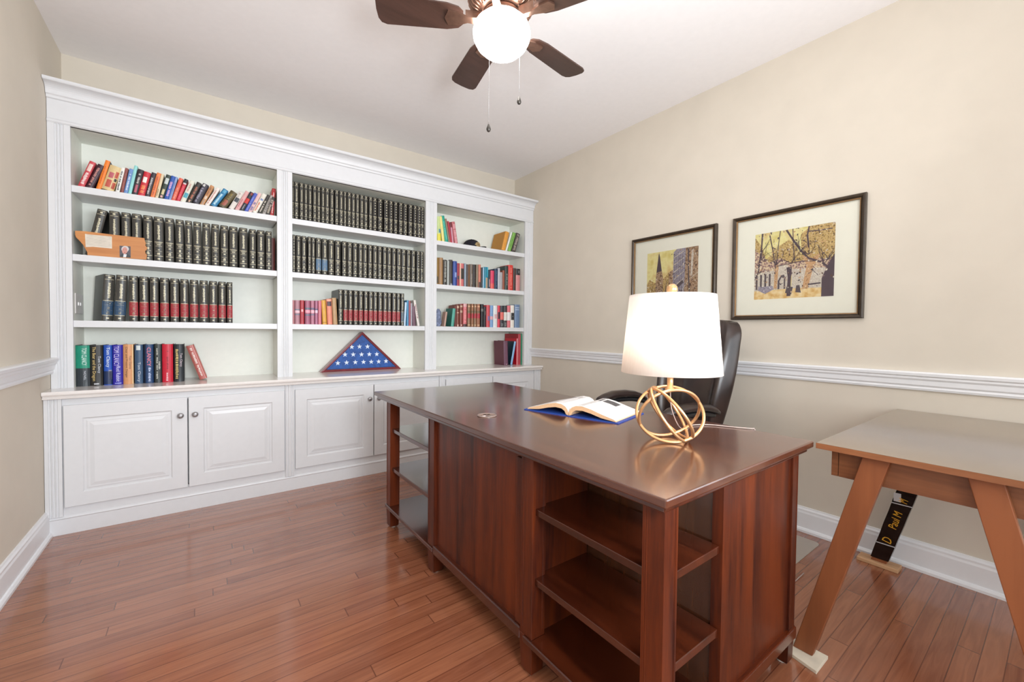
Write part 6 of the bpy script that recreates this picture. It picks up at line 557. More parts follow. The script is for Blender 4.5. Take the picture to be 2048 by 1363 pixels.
volumes([-2.2167, -2.2034, -2.1698, -2.1391, -2.1111, -2.0814, -2.0513, -2.0226, -1.995, -1.9607, -1.926, -1.8941, -1.8618, -1.8354, -1.8024, -1.7702, -1.7391, -1.7056, -1.6702, -1.638], SHZ[0], H1, 'letters', None, '', 'lettered law volumes on the top middle shelf', rndseed=4,
        lab2=(' lettered black volume from the left end, top middle shelf', ' lettered black volume left of the gilt-dotted ones, top middle shelf'))
volumes([-1.638, -1.5972, -1.5484, -1.5047, -1.4645, -1.4238, -1.3812, -1.3379, -1.2931, -1.2563, -1.2149, -1.1818], SHZ[0], H1, 'dots', None, '', 'dotted law volumes on the top middle shelf', col='292624', rndseed=5,
        lab2=(' gilt-dotted black volume right of the lettered ones, top middle shelf', ' gilt-dotted black volume from the right end, top middle shelf'))
volumes([-2.2174, -2.1934], SHZ[1], H1, 'dots', None, 'gilt-dotted black law volume against the left divider, second middle shelf', None)
volumes([-2.1921, -2.1562, -2.1152, -2.0892, -2.0595], SHZ[1], H1, 'letters', None, '', 'law volumes left of the blue-banded pair',
        lab2=(' lettered black volume right of the dotted one, second middle shelf', ' lettered black volume left of the blue-banded pair, second middle shelf'))
volumes([-2.0595, -2.0168, -1.9725], SHZ[1], H1, 'letters', '5a7896', '', 'blue-banded pair on the second middle shelf',
        lab2=(' of the two black volumes with blue bands, second middle shelf', ' of the two black volumes with blue bands, second middle shelf'))
volumes([-1.9725, -1.9241, -1.8748, -1.8339, -1.7925, -1.7507, -1.7139, -1.6741, -1.6354, -1.5945, -1.5563, -1.518, -1.4771, -1.4377, -1.3956, -1.3512, -1.3096, -1.2675], SHZ[1], H1, 'letters', None, '', 'law volumes right of the blue-banded pair', rndseed=6,
        lab2=(' lettered black volume right of the blue-banded pair, second middle shelf', ' lettered black volume left of the last two dotted ones, second middle shelf'))
volumes([-1.262, -1.2247, -1.1908], SHZ[1], H1, 'dots', None, '', 'last two dotted volumes on the second middle shelf',
        lab2=(' of the two dotted black volumes at the right end, second middle shelf', ' of the two dotted black volumes at the right end, second middle shelf'))
volumes([-1.9006, -1.863], SHZ[2], H1, 'letters', None, 'black law volume without colour band beside the tan book, third middle shelf', None)
volumes([-1.863, -1.8253, -1.7878, -1.747, -1.7061, -1.6689, -1.6296, -1.5918, -1.5514, -1.5121, -1.4757, -1.4353, -1.3997], SHZ[2], H1, 'letters', 'a03840', '', 'red-banded law volumes on the third middle shelf', rndseed=7,
        lab2=(' red-banded black volume from the left, third middle shelf', ' red-banded black volume from the right, third middle shelf'))
volumes([-1.3988, -1.3689], SHZ[2], H1, 'letters', '5c6c7c', 'black law volume with grey-blue band beside the thin booklets, third middle shelf', None)

# ------------------------------------------------------------------ things on the shelves
# state-shaped wooden plaque
PINE = wood('pine_wood', 'cf8c4c', 'b8743a', 'x', 0.45, 0.1)
pts = [(105,640),(100,560),(200,562),(310,570),(800,625),(1385,685),(1390,730),(1415,790),(1400,820),(1440,870),(1440,890),(1400,940),(1410,980),(1440,1010),(1425,1100),(860,1055),(320,1000),(318,950),(290,900),(240,810),(180,740),(120,680)]
yp = -0.305
def s31(p): return (-3.3347134+0.00022979406*p[0]+-5.3562678e-06*p[1], 1.8320747+3.0390035e-05*p[0]+-0.00031197821*p[1])   # drawing units of the plaque to metres
poly = [s31(p) for p in pts]; zmin = min(p[1] for p in poly)
pq = thing('plaque', (-3.16, yp, SHZ[1]), 'state-shaped pine plaque with paper note and small portrait, on the second left shelf', 'plaque')
Mq = Matrix.Translation((0, 0, SHZ[1]-zmin+0.0005))
b = MB(); b.prism(poly, yp, yp+0.008, 'y', PINE, Mq); part(b, 'board', pq, bevel=0.001)
b = MB(); b.prism([s31(p) for p in [(275,615),(340,625),(760,660),(765,885),(420,850),(290,855)]], yp-0.0008, yp+0.0002, 'y', mat('note_paper', 'ddd3c4', 0.7), Mq)
for k in range(9):
    a = 0.09+k*0.1
    p0 = [(300,632+k*22),(740,672+k*22),(740,677+k*22),(300,637+k*22)]; b.prism([s31(p) for p in p0], yp-0.0012, yp-0.0006, 'y', mat('note_ink', 'b0a89c', 0.7), Mq)
part(b, 'note', pq)
def el(cx, cy, rx, ry, n=16): return [s31((cx+rx*math.cos(2*PI*i/n), cy+ry*math.sin(2*PI*i/n))) for i in range(n)]
b = MB(); b.prism([s31(p) for p in [(905,830),(1115,845),(1120,1060),(910,1045)]], yp-0.0008, yp+0.0002, 'y', mat('photo_ground', '4c4850', 0.4), Mq)
b.prism([s31(p) for p in [(915,1045),(930,1000),(990,970),(1060,985),(1115,1030),(1118,1060)]], yp-0.0011, yp-0.0006, 'y', mat('photo_suit', '2c3038', 0.4), Mq)
b.prism([s31(p) for p in [(975,1050),(985,990),(1045,995),(1030,1052)]], yp-0.0014, yp-0.0009, 'y', mat('photo_shirt', 'd8dce0', 0.4), Mq)
b.prism(el(1012, 895, 72, 60), yp-0.0014, yp-0.0009, 'y', mat('photo_hair', 'c8c4c4', 0.4), Mq)
b.prism(el(1005, 925, 52, 66), yp-0.0017, yp-0.0012, 'y', mat('photo_face', 'c88c80', 0.4), Mq)
for ex in (985, 1025): b.prism(el(ex, 912, 8, 4, 8), yp-0.002, yp-0.0015, 'y', mat('photo_eye', '4c3434', 0.4), Mq)
b.prism(el(1005, 958, 16, 5, 8), yp-0.002, yp-0.0015, 'y', mat('photo_mouth', '8c4444', 0.4), Mq)
part(b, 'portrait_photo', pq)
# wall plate with two switches on the left side panel
b = MB(); PL = mat('switch_plate_plastic', 'dcd8d6', 0.35)
wp = thing('switch_plate', (-3.324, -0.2, 1.25), 'pale double switch plate on the inner left side of the bookcase', 'switch plate')
b.box((-3.3235, -0.285, 1.192), (-3.319, -0.10, 1.308), PL); part(b, 'cover_plate', wp, bevel=0.002)
for yy in (-0.225, -0.175):
    b = MB(); b.box((-3.319, yy-0.005, 1.240), (-3.315, yy+0.005, 1.258), mat('switch_white', 'f2f0ee', 0.3)); part(b, 'toggle', wp)
# flag display case
fy = -0.13; ax, bx, tx, TOPZ = -1.9949, -1.3331, -1.6689, 1.098
fc = thing('flag_case', ((ax+bx)/2, fy+0.03, ZK), 'triangular cherry display case with folded blue starred flag, on the middle countertop', 'display case')
CHW = mat('cherry_case_wood', '7c2c34', 0.25, var=0.15, scale=20, coat=0.4)
def tri(sh):
    P = [Vector((ax, ZK+0.0005)), Vector((bx, ZK+0.0005)), Vector((tx, TOPZ))]; inc = Vector((0, 0))
    la = (P[1]-P[2]).length; lb = (P[0]-P[2]).length; lc = (P[0]-P[1]).length; inc = (P[0]*la+P[1]*lb+P[2]*lc)/(la+lb+lc)
    area_ = abs((P[1]-P[0]).x*(P[2]-P[0]).y - (P[1]-P[0]).y*(P[2]-P[0]).x)/2; r = 2*area_/(la+lb+lc); k = 1-sh/r
    return [tuple(inc+(p-inc)*k) for p in P]
b = MB(); o3, i3 = tri(0), tri(0.017); im = tri(0.010)
R = []
for shp, y in ((o3, fy+0.068), (o3, fy), (im, fy-0.003), (tri(0.013), fy+0.001), (i3, fy+0.003), (i3, fy+0.068)): R.append([(p[0], y, p[1]) for p in shp])
b.rings(R, CHW, cap=False, close=True, smooth=False); part(b, 'frame', fc)
b = MB(); b.prism(tri(0.013), fy+0.045, fy+0.066, 'y', CHW); part(b, 'back_board', fc)
b = MB(); b.prism(tri(0.018), fy+0.010, fy+0.044, 'y', mat('flag_blue_cloth', '2a569f', 0.8, var=0.28, scale=35, bump=0.3)); fl = part(b, 'folded_flag', fc, bevel=0.002)
b = MB(); STW = mat('flag_star_white', 'e8eef4', 0.7)
def sz(p): return Vector((-2.1070994+0.00042344161*p[0]+1.6117234e-05*p[1], fy, 1.16739+-1.4021487e-05*p[0]+-0.00042951171*p[1]))
for rowp in ([(550,738),(712,728),(877,722),(1035,718),(1188,715),(1338,710),(1490,702)], [(688,575),(843,572),(1002,570),(1155,565),(1305,562)], [(820,428),(968,418),(1125,415),(1262,412)], [(1095,265)], [(950,288)]):
    for p in rowp:
        q = sz(p); rr = 0.0215; st = []
        for k in range(10):
            a = PI/2 + k*PI/5; r_ = rr if k % 2 == 0 else rr*0.4; st.append((q.x+r_*math.cos(a), q.z+r_*math.sin(a)))
        t3 = tri(0.0145)
        if all((lambda P, Q: (Q[0]-P[0])*(s_[1]-P[1])-(Q[1]-P[1])*(s_[0]-P[0]) > -0.0016)(t3[i], t3[(i+1) % 3]) for s_ in st for i in range(3)):
            b.prism(st, fy+0.009, fy+0.0105, 'y', STW)
so = b.build('flag_stars'); so.parent = fl
b = MB(); b.prism(tri(0.015), fy+0.004, fy+0.0055, 'y', NGL); part(b, 'glass_pane', fc)
# cap
cx_, cy_ = -0.635, -0.155; cp_ = thing('baseball_cap', (cx_, cy_, SHZ[0]+0.0008), 'black baseball cap with gold embroidered front patch, on the top right shelf', 'cap', rz=math.radians(-66)); cp_.scale = (0.86, 0.86, 0.9)
CAPM = mat('cap_cloth', '1c1a26', 0.85, var=0.15); b = MB()
prof = [(0.088, 0.0), (0.092, 0.02), (0.090, 0.045), (0.080, 0.07), (0.062, 0.088), (0.035, 0.100), (0.008, 0.104)]
b.lathe(prof, (0, 0, 0), CAPM, 24, sq=(1.1, 0.92)); part(b, 'crown', cp_, world=False)
b = MB(); R = []
for i in range(9):
    t = i/8; yy = -0.075 + 0.15*t; L_ = 0.105 + 0.07*math.sin(PI*t)
    R.append([(0.05, yy, 0.008), (L_+0.02, yy, 0.002 + 0.008*math.sin(PI*t)), (L_+0.02, yy, 0.005 + 0.008*math.sin(PI*t)), (0.05, yy, 0.012)])
b.rings(R, CAPM, smooth=False); part(b, 'brim', cp_, world=False)
b = MB(); r_ = random.Random(3); GT = mat('gold_thread', 'c4a878', 0.6)
for zz, a0 in ((0.060, 0.5), (0.046, 0.62), (0.030, 0.5), (0.018, 0.42)):
    a = -a0
    while a < a0:
        zc = zz - 0.012*(a/a0)**2 if zz > 0.04 else zz; rad = 0.094 - (max(0, zc-0.04))*0.35; da = r_.uniform(0.05, 0.1)
        pts4 = [(rad*1.1*math.cos(t_)+0.0006, rad*0.92*math.sin(t_), zc+h_) for t_, h_ in ((a, 0), (a+da, 0), (a+da, 0.008), (a, 0.008))]
        b.add(pts4 + [(p[0]-0.003, p[1], p[2]) for p in pts4], [(0, 1, 2, 3), (0, 4, 5, 1), (1, 5, 6, 2), (2, 6, 7, 3), (3, 7, 4, 0)], GT); a += da+0.02
part(b, 'front_patch', cp_, world=False)
b = MB(); b.lathe([(0.006, 0.102), (0.006, 0.107), (0.002, 0.109)], (0, 0, 0), CAPM, 10); part(b, 'top_button', cp_, world=False)
# rock figurine
b = MB(); r_ = random.Random(11); RK = mat('slate_rock', '7a84a0', 0.5, var=0.5, scale=60, bump=0.6); n = 11; R = []
for k, (rx, z_) in enumerate([(0.040, 0), (0.042, 0.03), (0.036, 0.07), (0.034, 0.10), (0.024, 0.13), (0.010, 0.155)]):
    R.append([(rx*(1+r_.uniform(-.25, .2))*math.cos(2*PI*j/n)+0.004*k, 0.7*rx*(1+r_.uniform(-.25, .2))*math.sin(2*PI*j/n), z_ + (r_.uniform(-.006, .006) if k else 0)) for j in range(n)])
b.rings(R, RK, smooth=False); o = b.build('rock_bookend'); o.location = (-1.046, -0.24, SHZ[2]+0.0008); tag(o, 'rough blue-grey rock bookend against the divider, third right shelf', 'bookend')

# ------------------------------------------------------------------ ceiling fan
FC = Vector((-1.675, -2.13, 0)); FZ = 2.48
fan = thing('ceiling_fan', (FC.x, FC.y, H), 'bronze ceiling fan with five brown blades, lit white globe and two pull chains', 'ceiling fan')
BRZ = mat('brushed_bronze', '8c6c5c', 0.3, 0.85, var=0.2); BLD = wood('fan_blade_wood', '4c342b', '3a261e', 'x', 0.4, 0.15)
b = MB(); b.lathe([(0.07, H), (0.085, H-0.02), (0.085, H-0.045), (0.05, H-0.06), (0.05, H-0.075)], (FC.x, FC.y, 0), BRZ, 32); part(b, 'canopy', fan)
b = MB(); pr_ = [(0.05, H-0.075), (0.11, H-0.085), (0.145, H-0.11), (0.15, H-0.15), (0.148, H-0.19), (0.13, H-0.225), (0.10, H-0.24), (0.06, H-0.245)]
b.lathe(pr_, (FC.x, FC.y, 0), BRZ, 48)
for k in range(40):
    a = 2*PI*k/40; c_, s_ = math.cos(a), math.sin(a)
    b.tube([(FC.x+r*c_, FC.y+r*s_, z) for r, z in pr_[2:7]], 0.004, BRZ, 6)
part(b, 'motor_housing', fan)
b = MB(); b.lathe([(0.06, H-0.24), (0.085, H-0.25), (0.09, H-0.27), (0.075, H-0.285), (0.082, H-0.29), (0.082, H-0.30)], (FC.x, FC.y, 0), BRZ, 40); part(b, 'light_fitter', fan)
gm = bpy.data.materials.new('lit_opal_glass'); gm.use_nodes = True; nb = gm.node_tree.nodes['Principled BSDF']; nb.inputs['Base Color'].default_value = (1, 1, 1, 1); nb.inputs['Emission Color'].default_value = (1, 0.97, 0.94, 1); nb.inputs['Emission Strength'].default_value = 19.0
b = MB(); b.lathe([(0.07, 0.0), (0.098, -0.008), (0.118, -0.028), (0.127, -0.055), (0.124, -0.08), (0.110, -0.108), (0.085, -0.132), (0.05, -0.148), (0.012, -0.154)], (FC.x, FC.y, H-0.268), gm, 40)
part(b, 'globe', fan)
for k in range(5):
    a = math.radians(7.3+72*k); Mb = Matrix.Translation((FC.x, FC.y, FZ)) @ Matrix.Rotation(a, 4, 'Z') @ Matrix.Rotation(math.radians(10), 4, 'X')
    b = MB(); out = [(0.17, -0.03), (0.19, -0.05), (0.24, -0.062), (0.50, -0.070), (0.522, -0.062), (0.533, -0.042), (0.536, 0), (0.533, 0.042), (0.522, 0.062), (0.50, 0.070), (0.24, 0.062), (0.19, 0.05), (0.17, 0.03)]
    b.prism(out, -0.003, 0.003, 'z', BLD, Mb); bl = part(b, 'blade', fan)
    b = MB(); b.prism([(0.09, -0.018), (0.15, -0.014), (0.19, -0.03), (0.235, -0.034), (0.25, 0), (0.235, 0.034), (0.19, 0.03), (0.15, 0.014), (0.09, 0.018)], -0.010, -0.0035, 'z', BRZ, Mb)
    b.box((0.09, -0.012, -0.008), (0.16, 0.012, 0.03), BRZ, Mb); o = b.build('blade_bracket'); o.parent = bl
for (x, y, z0, z1) in ((FC.x-0.055, FC.y+0.015, 2.46, 2.03), (FC.x+0.085, FC.y-0.02, 2.52, 2.18)):
    b = MB(); b.tube([(x, y, z0), (x, y, (z0+z1)/2), (x, y, z1)], 0.0007, PEWTER, 6)
    q = z0
    while q > z1: b.lathe([(0.0004, -0.0018), (0.0013, 0), (0.0004, 0.0018)], (x, y, q), PEWTER, 6); q -= 0.012
    pc = part(b, 'pull_chain', fan)
    b = MB(); b.lathe([(0.001, 0), (0.003, -0.006), (0.009, -0.022), (0.010, -0.028), (0.007, -0.036), (0.001, -0.04)], (x, y, z1), mat('dark_pewter', '4c4844', 0.4, 0.7), 12, sq=(1, 1)); fb = b.build('chain_fob'); fb.parent = pc

# ------------------------------------------------------------------ pictures
FRM = mat('dark_bronze_frame', '3c3024', 0.3, 0.3, var=0.2); GLD = mat('gilt_fillet', '8c6c48', 0.4, 0.4); MATB = mat('ivory_mat_board', 'e2dfd0', 0.8, var=0.01)
def picture(y0, y1, z0, z1, py0, py1, pz0, pz1, label):
    # y0 = left edge (larger y), y1 = right edge
    r = thing('framed_picture', (0, (y0+y1)/2, (z0+z1)/2), label, 'picture', 'framed prints on the right wall')
    b = MB(); R = []
    for ins, dx in ((0, 0.0), (0, 0.022), (0.006, 0.028), (0.014, 0.026), (0.020, 0.020), (0.024, 0.018), (0.024, 0.003)):
        R.append([(-dx-0.001, y0-ins, z0+ins), (-dx-0.001, y1+ins, z0+ins), (-dx-0.001, y1+ins, z1-ins), (-dx-0.001, y0-ins, z1-ins)])
    b.rings(R, FRM, cap=False, close=True, smooth=False); part(b, 'frame', r)
    b = MB(); R = []
    for ins, dx in ((0.0225, 0.018), (0.0225, 0.0205), (0.027, 0.019), (0.0285, 0.012), (0.0225, 0.012)):
        R.append([(-dx-0.001, y0-ins, z0+ins), (-dx-0.001, y1+ins, z0+ins), (-dx-0.001, y1+ins, z1-ins), (-dx-0.001, y0-ins, z1-ins)])
    b.rings(R, GLD, cap=False, close=True, smooth=False); part(b, 'fillet', r)
    b = MB(); i = 0.022; b.box((-0.006, y1+i, z0+i), (-0.002, y0-i, z1-i), MATB); part(b, 'mat_board', r)
    g = MB(); g.box((-0.0115, y1+i, z0+i), (-0.0105, y0-i, z1-i), NGL); part(g, 'glass_pane', r)
    return r
def art_mat(name, cols, scale, thr=0.5, detail=3):
    m = bpy.data.materials.new(name); m.use_nodes = True; N, L = nodes(m); b = N['Principled BSDF']; b.inputs['Roughness'].default_value = 0.6
    tc = N.new('ShaderNodeTexCoord'); nz = N.new('ShaderNodeTexNoise'); nz.inputs['Scale'].default_value = scale; nz.inputs['Detail'].default_value = detail
    cr = N.new('ShaderNodeValToRGB'); L.new(tc.outputs['Object'], nz.inputs['Vector']); L.new(nz.outputs[0], cr.inputs[0]); L.new(cr.outputs[0], b.inputs['Base Color'])
    e = cr.color_ramp.elements; k = len(cols)
    for i, c in enumerate(cols):
        p = 0.32 + 0.36*i/(k-1)
        if i < 2: e[i].position = p; e[i].color = lin(c)
        else: n_ = e.new(p); n_.color = lin(c)
    return m
SKY = art_mat('print_yellow_sky', ['cdbc72', 'dcd294', 'ccb074'], 14); LEAF = art_mat('print_autumn_leaves', ['5c4838', '94743f', 'c4aa6c', 'b08a54', 'd8cca0'], 120, detail=5)
LEAF2 = art_mat('print_purple_leaves', ['443848', '94706c', 'c8b090', 'd8c8a4'], 110, detail=5); TRK = mat('print_trunk', '4a3a42', 0.6, var=0.2, scale=200); STN = art_mat('print_stone', ['8c7c70', 'cfc6b6', 'b4a698', 'd8d0c0'], 75, detail=5)
GRD = art_mat('print_ground', ['c89c5c', 'd9bc84', 'e0cca0'], 40); INK = mat('print_ink', '54484c', 0.6, var=0.3, scale=200); ORG = art_mat('print_orange', ['94683f', 'c8a078', 'b08454', 'd4bc9c'], 80)
BLD1 = art_mat('print_grey_building', ['5c5460', 'a49ca4', '746c7c', 'c4bcc0'], 90, detail=4); BLD2 = art_mat('print_brown_building', ['4c3830', '8c6c4c', 'b4987c', '6c4c3c'], 80, detail=4)
class Art:
    def __init__(s, y0, y1, z0, z1): s.b = MB(); s.y0, s.y1, s.z0, s.z1 = y0, y1, z0, z1; s.k = 0
    def P(s, u, v): return (s.y0+(s.y1-s.y0)*u, s.z0+(s.z1-s.z0)*v)
    def poly(s, pts, m):
        s.k += 1; x = -0.0062 - s.k*0.000011
        s.b.prism([s.P(min(1, max(0, u)), min(1, max(0, v))) for u, v in pts], x, x+0.000009, 'x', m)
    def line(s, pts, w, m):
        for (a, c) in zip(pts, pts[1:]):
            dx, dy = c[0]-a[0], c[1]-a[1]; L_ = math.hypot(dx, dy) or 1; nx, ny = -dy/L_*w, dx/L_*w
            s.poly([(a[0]+nx, a[1]+ny), (a[0]-nx, a[1]-ny), (c[0]-nx*.8, c[1]-ny*.8), (c[0]+nx*.8, c[1]+ny*.8)], m)
def specks(s, seed, n, box_):
    r = random.Random(seed); cs = [TRK, INK, STN, ORG, LEAF2, mat('print_dark_brown', '5c4030', 0.6), mat('print_pale', 'ddd4bc', 0.6)]
    for _ in range(n):
        u = r.uniform(box_[0], box_[2]); v = r.uniform(box_[1], box_[3]); w = r.uniform(.004, .012); a = r.uniform(0, 3.1)
        s.poly([(u+w*math.cos(a+k*PI/2)*(1 if k % 2 else 1.8), v+w*math.sin(a+k*PI/2)*(1 if k % 2 else 1.8)) for k in range(4)], r.choice(cs))
def twigs(s, seed, roots):
    r = random.Random(seed)
    for u, v in roots:
        for _ in range(4):
            p = (u, v); a = r.uniform(.4, 2.7); w = .004
            for k in range(4):
                q = (p[0]+.06*math.cos(a), p[1]+.07*math.sin(a)); s.line([p, q], w, TRK); p = q; a += r.uniform(-.6, .6); w *= .75
Art.specks = specks; Art.twigs = twigs
y0, y1, z0, z1 = -2.488, -2.893, 1.327, 1.725
r2 = picture(-2.357, -3.024, 1.205, 1.847, 0, 0, 0, 0, 'large framed print of autumn trees, right of the two on the wall')
A_ = Art(y0, y1, z0, z1)
A_.poly([(0,0),(1,0),(1,1),(0,1)], SKY); A_.poly([(0,.45),(0,.95),(.1,.8),(.15,.6),(.3,.72),(.4,.5),(.55,.72),(.65,.55),(1,.5),(1,.4)], LEAF)
A_.poly([(.62,.55),(.6,.9),(.72,1),(1,1),(1,.45)], LEAF); A_.poly([(.3,.5),(.33,.78),(.45,.85),(.55,.75),(.58,.5)], LEAF); A_.poly([(0,.35),(0,.75),(.08,.7),(.2,.55),(.35,.6),(.5,.5),(.7,.55),(1,.5),(1,.3)], LEAF2)
A_.poly([(0,.12),(0,.4),(.25,.42),(.3,.5),(.45,.48),(.5,.12)], STN); A_.poly([(.5,.12),(.5,.42),(.9,.4),(.9,.12)], STN)
for u in (.02, .08, .14, .2): A_.poly([(u,.15),(u,.38),(u+.025,.38),(u+.025,.15)], INK)
A_.poly([(.32,.14),(.32,.26),(.36,.34),(.40,.35),(.42,.3),(.42,.14)], INK); A_.poly([(.345,.14),(.345,.26),(.37,.31),(.4,.3),(.4,.14)], STN)
A_.poly([(0,0),(0,.13),(.5,.14),(1,.12),(1,0)], GRD); A_.poly([(.63,.12),(.68,.45),(.62,.6),(.75,.55),(.85,.62),(.76,.42),(.7,.12)], ORG); A_.poly([(.27,.15),(.28,.5),(.33,.5),(.31,.15)], ORG)
A_.poly([(.05,.14),(.06,.2),(.12,.19),(.25,.2),(.27,.14),(.15,.08)], BLD1)
A_.line([(.1,1),(.09,.78),(.07,.6),(.05,.4),(-.02,.3)], .012, TRK); A_.line([(.2,.96),(.25,.7),(.29,.45)], .008, TRK); A_.line([(.34,1),(.32,.8),(.3,.5)], .006, TRK)
A_.line([(.42,1),(.5,.85),(.6,.68),(.7,.55),(.85,.48),(.93,.4)], .014, TRK); A_.line([(.5,1),(.51,.75),(.54,.5)], .006, TRK); A_.line([(.7,1),(.68,.88),(.7,.7)], .011, TRK); A_.line([(.68,.93),(.8,.92),(.97,.92)], .008, TRK); A_.line([(.09,.72),(.16,.8),(.2,.9)], .004, TRK)
A_.line([(.3,.48),(.45,.5),(.6,.52),(.8,.5)], .006, TRK); A_.poly([(.86,.0),(.86,.25),(.92,.42),(1,.58),(1,0)], TRK); A_.poly([(.44,.03),(.45,.3),(.43,.45),(.5,.45),(.49,.25),(.49,.03)], TRK)
A_.poly([(.42,.08),(.44,.17),(.52,.16),(.5,.05)], INK); A_.poly([(.55,.08),(.56,.18),(.6,.18),(.62,.07)], INK); A_.line([(.7,.18),(.85,.19)], .012, INK); A_.line([(.7,.33),(.76,.37),(.82,.3)], .004, INK)
A_.specks(11, 150, (0, .35, 1, 1)); A_.specks(12, 60, (0, .08, 1, .45)); A_.twigs(13, [(.1,.6),(.3,.5),(.6,.65),(.7,.6),(.88,.45),(.5,.5),(.93,.5)])
part(A_.b, 'print', r2)
y0, y1, z0, z1 = -1.712, -2.121, 1.317, 1.718
r1 = picture(-1.578, -2.252, 1.205, 1.842, 0, 0, 0, 0, 'framed print of a spire and town buildings, left one, behind the lamp')
A_ = Art(y0, y1, z0, z1)
A_.poly([(0,0),(1,0),(1,1),(0,1)], SKY); A_.poly([(0,0),(0,.42),(.06,.5),(.12,.46),(.2,.42),(.35,.5),(.45,.6),(.52,.5),(.52,0)], LEAF)
A_.poly([(.18,0),(.19,.55),(.21,.7),(.25,1),(.29,.7),(.32,.62),(.34,.5),(.33,0)], BLD2); A_.poly([(.2,.62),(.24,.95),(.25,.98),(.27,.9),(.31,.64)], TRK)
A_.poly([(.44,0),(.46,.6),(.52,.64),(.55,.6),(.55,0)], BLD2); A_.poly([(.53,0),(.54,.95),(.6,1),(.78,1),(.76,.5),(.74,0)], BLD1); A_.poly([(.74,0),(.76,.5),(.77,1),(1,1),(1,0)], BLD2)
for k in range(5): A_.line([(.55,.85-k*.13),(.74,.95-k*.12)], .008, STN); A_.line([(.57+k*.035,.9),(.56+k*.035,.2)], .004, INK)
A_.line([(.74,.3),(.85,.45),(1,.55)], .006, STN); A_.line([(.82,.98),(.83,.5),(.86,.1)], .012, INK); A_.line([(.9,.95),(.88,.5)], .02, STN); A_.line([(.58,.3),(.73,.42)], .03, INK)
for k in range(4): A_.line([(.58+k*.05,.05),(.58+k*.05,.28)], .006, STN)
A_.specks(21, 70, (0, 0, .5, .5)); A_.specks(22, 90, (.5, 0, 1, 1)); A_.twigs(23, [(.1,.2),(.38,.2)])
part(A_.b, 'print', r1)

# ------------------------------------------------------------------ desk
DX0, DX1, DY0, DY1, DZ = -1.948, -1.092, -3.158, -1.262, 0.76
desk = thing('executive_desk', ((DX0+DX1)/2, (DY0+DY1)/2, 0), 'large dark cherry wood executive desk with open shelves at both front corners', 'desk')
b = MB(); b.box((DX0, DY0, 0.738), (DX1, DY1, DZ), DTOP); part(b, 'desktop', desk, bevel=0.004)
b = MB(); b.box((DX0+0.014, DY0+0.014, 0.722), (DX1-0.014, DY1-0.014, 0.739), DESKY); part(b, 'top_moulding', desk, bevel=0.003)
XF = -1.905; XM = -1.637; XE = -1.13; YN = -3.128; YFAR = -1.355
def post(x0, x1, y0, y1, foot=True):
    b = MB(); zt = 0.722
    b.box((x0, y0, 0.128), (x1, y1, zt), DESKZ)
    # grooves as slim beads on the outer faces
    for t in ((0.78, 0.86) if foot else ()):
        xx = x0+(x1-x0)*t; yy = y0+(y1-y0)*t
        b.box((xx-0.001, y0-0.0012, 0.15), (xx+0.001, y1+0.0012, zt-0.01), DESKZ); b.box((x0-0.0012, yy-0.001, 0.15), (x1+0.0012, yy+0.001, zt-0.01), DESKZ)
    if foot:
        cx, cy = (x0+x1)/2, (y0+y1)/2
        R = [[(cx+(x0-cx)*s, cy+(y0-cy)*s, z), (cx+(x1-cx)*s, cy+(y0-cy)*s, z), (cx+(x1-cx)*s, cy+(y1-cy)*s, z), (cx+(x0-cx)*s, cy+(y1-cy)*s, z)] for s, z in ((1.06, 0.128), (1.02, 0.10), (0.95, 0.06), (0.9, 0.012), (0.75, 0.006))]
        b.rings(R, DESKZ, smooth=False); b.lathe([(0.016, 0.0), (0.018, 0.006)], (cx, cy, 0), mat('felt_pad', 'd0ccc4', 0.8), 12)
    return part(b, 'post', desk, bevel=0.0015 if foot else 0.0)
for (ya, yb) in ((YFAR-0.055, YFAR), (-1.955, -1.895)): post(XF, XF+0.055, ya, yb)
for (ya, yb) in ((YN, YN+0.06), (-2.66, -2.60)): post(XF, XF+0.055, ya, yb)
for (ya, yb) in ((YFAR-0.055, YFAR), (YN, YN+0.055)): post(XE-0.045, XE, ya, yb)
post(XM, XM+0.038, YN, YN+0.03, False); post(XM, XM+0.038, YFAR-0.03, YFAR, False)
for (ya, yb) in ((-1.925, YFAR-0.003), (YN+0.003, -2.63)):
    for z, t in ((0.565, 0.02), (0.345, 0.02)) if ya > -2 else ((0.552, 0.022), (0.326, 0.022)):
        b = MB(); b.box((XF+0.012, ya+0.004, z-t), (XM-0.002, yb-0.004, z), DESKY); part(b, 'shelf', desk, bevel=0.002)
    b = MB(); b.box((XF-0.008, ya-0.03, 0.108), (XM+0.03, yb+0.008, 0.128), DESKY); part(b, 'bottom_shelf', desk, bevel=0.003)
    b = MB(); b.box((XM+0.004, ya+(0.0 if ya > -2 else 0.0275), 0.128), (XM+0.014, yb-(0.0275 if ya > -2 else 0.0), 0.722), DESKB); part(b, 'back_panel', desk)
    b = MB(); yi = ya if ya > -2 else yb-0.014
    b.box((XF+0.056, yi, 0.128), (XM, yi+0.014, 0.722), DESKZ); part(b, 'side_panel', desk)
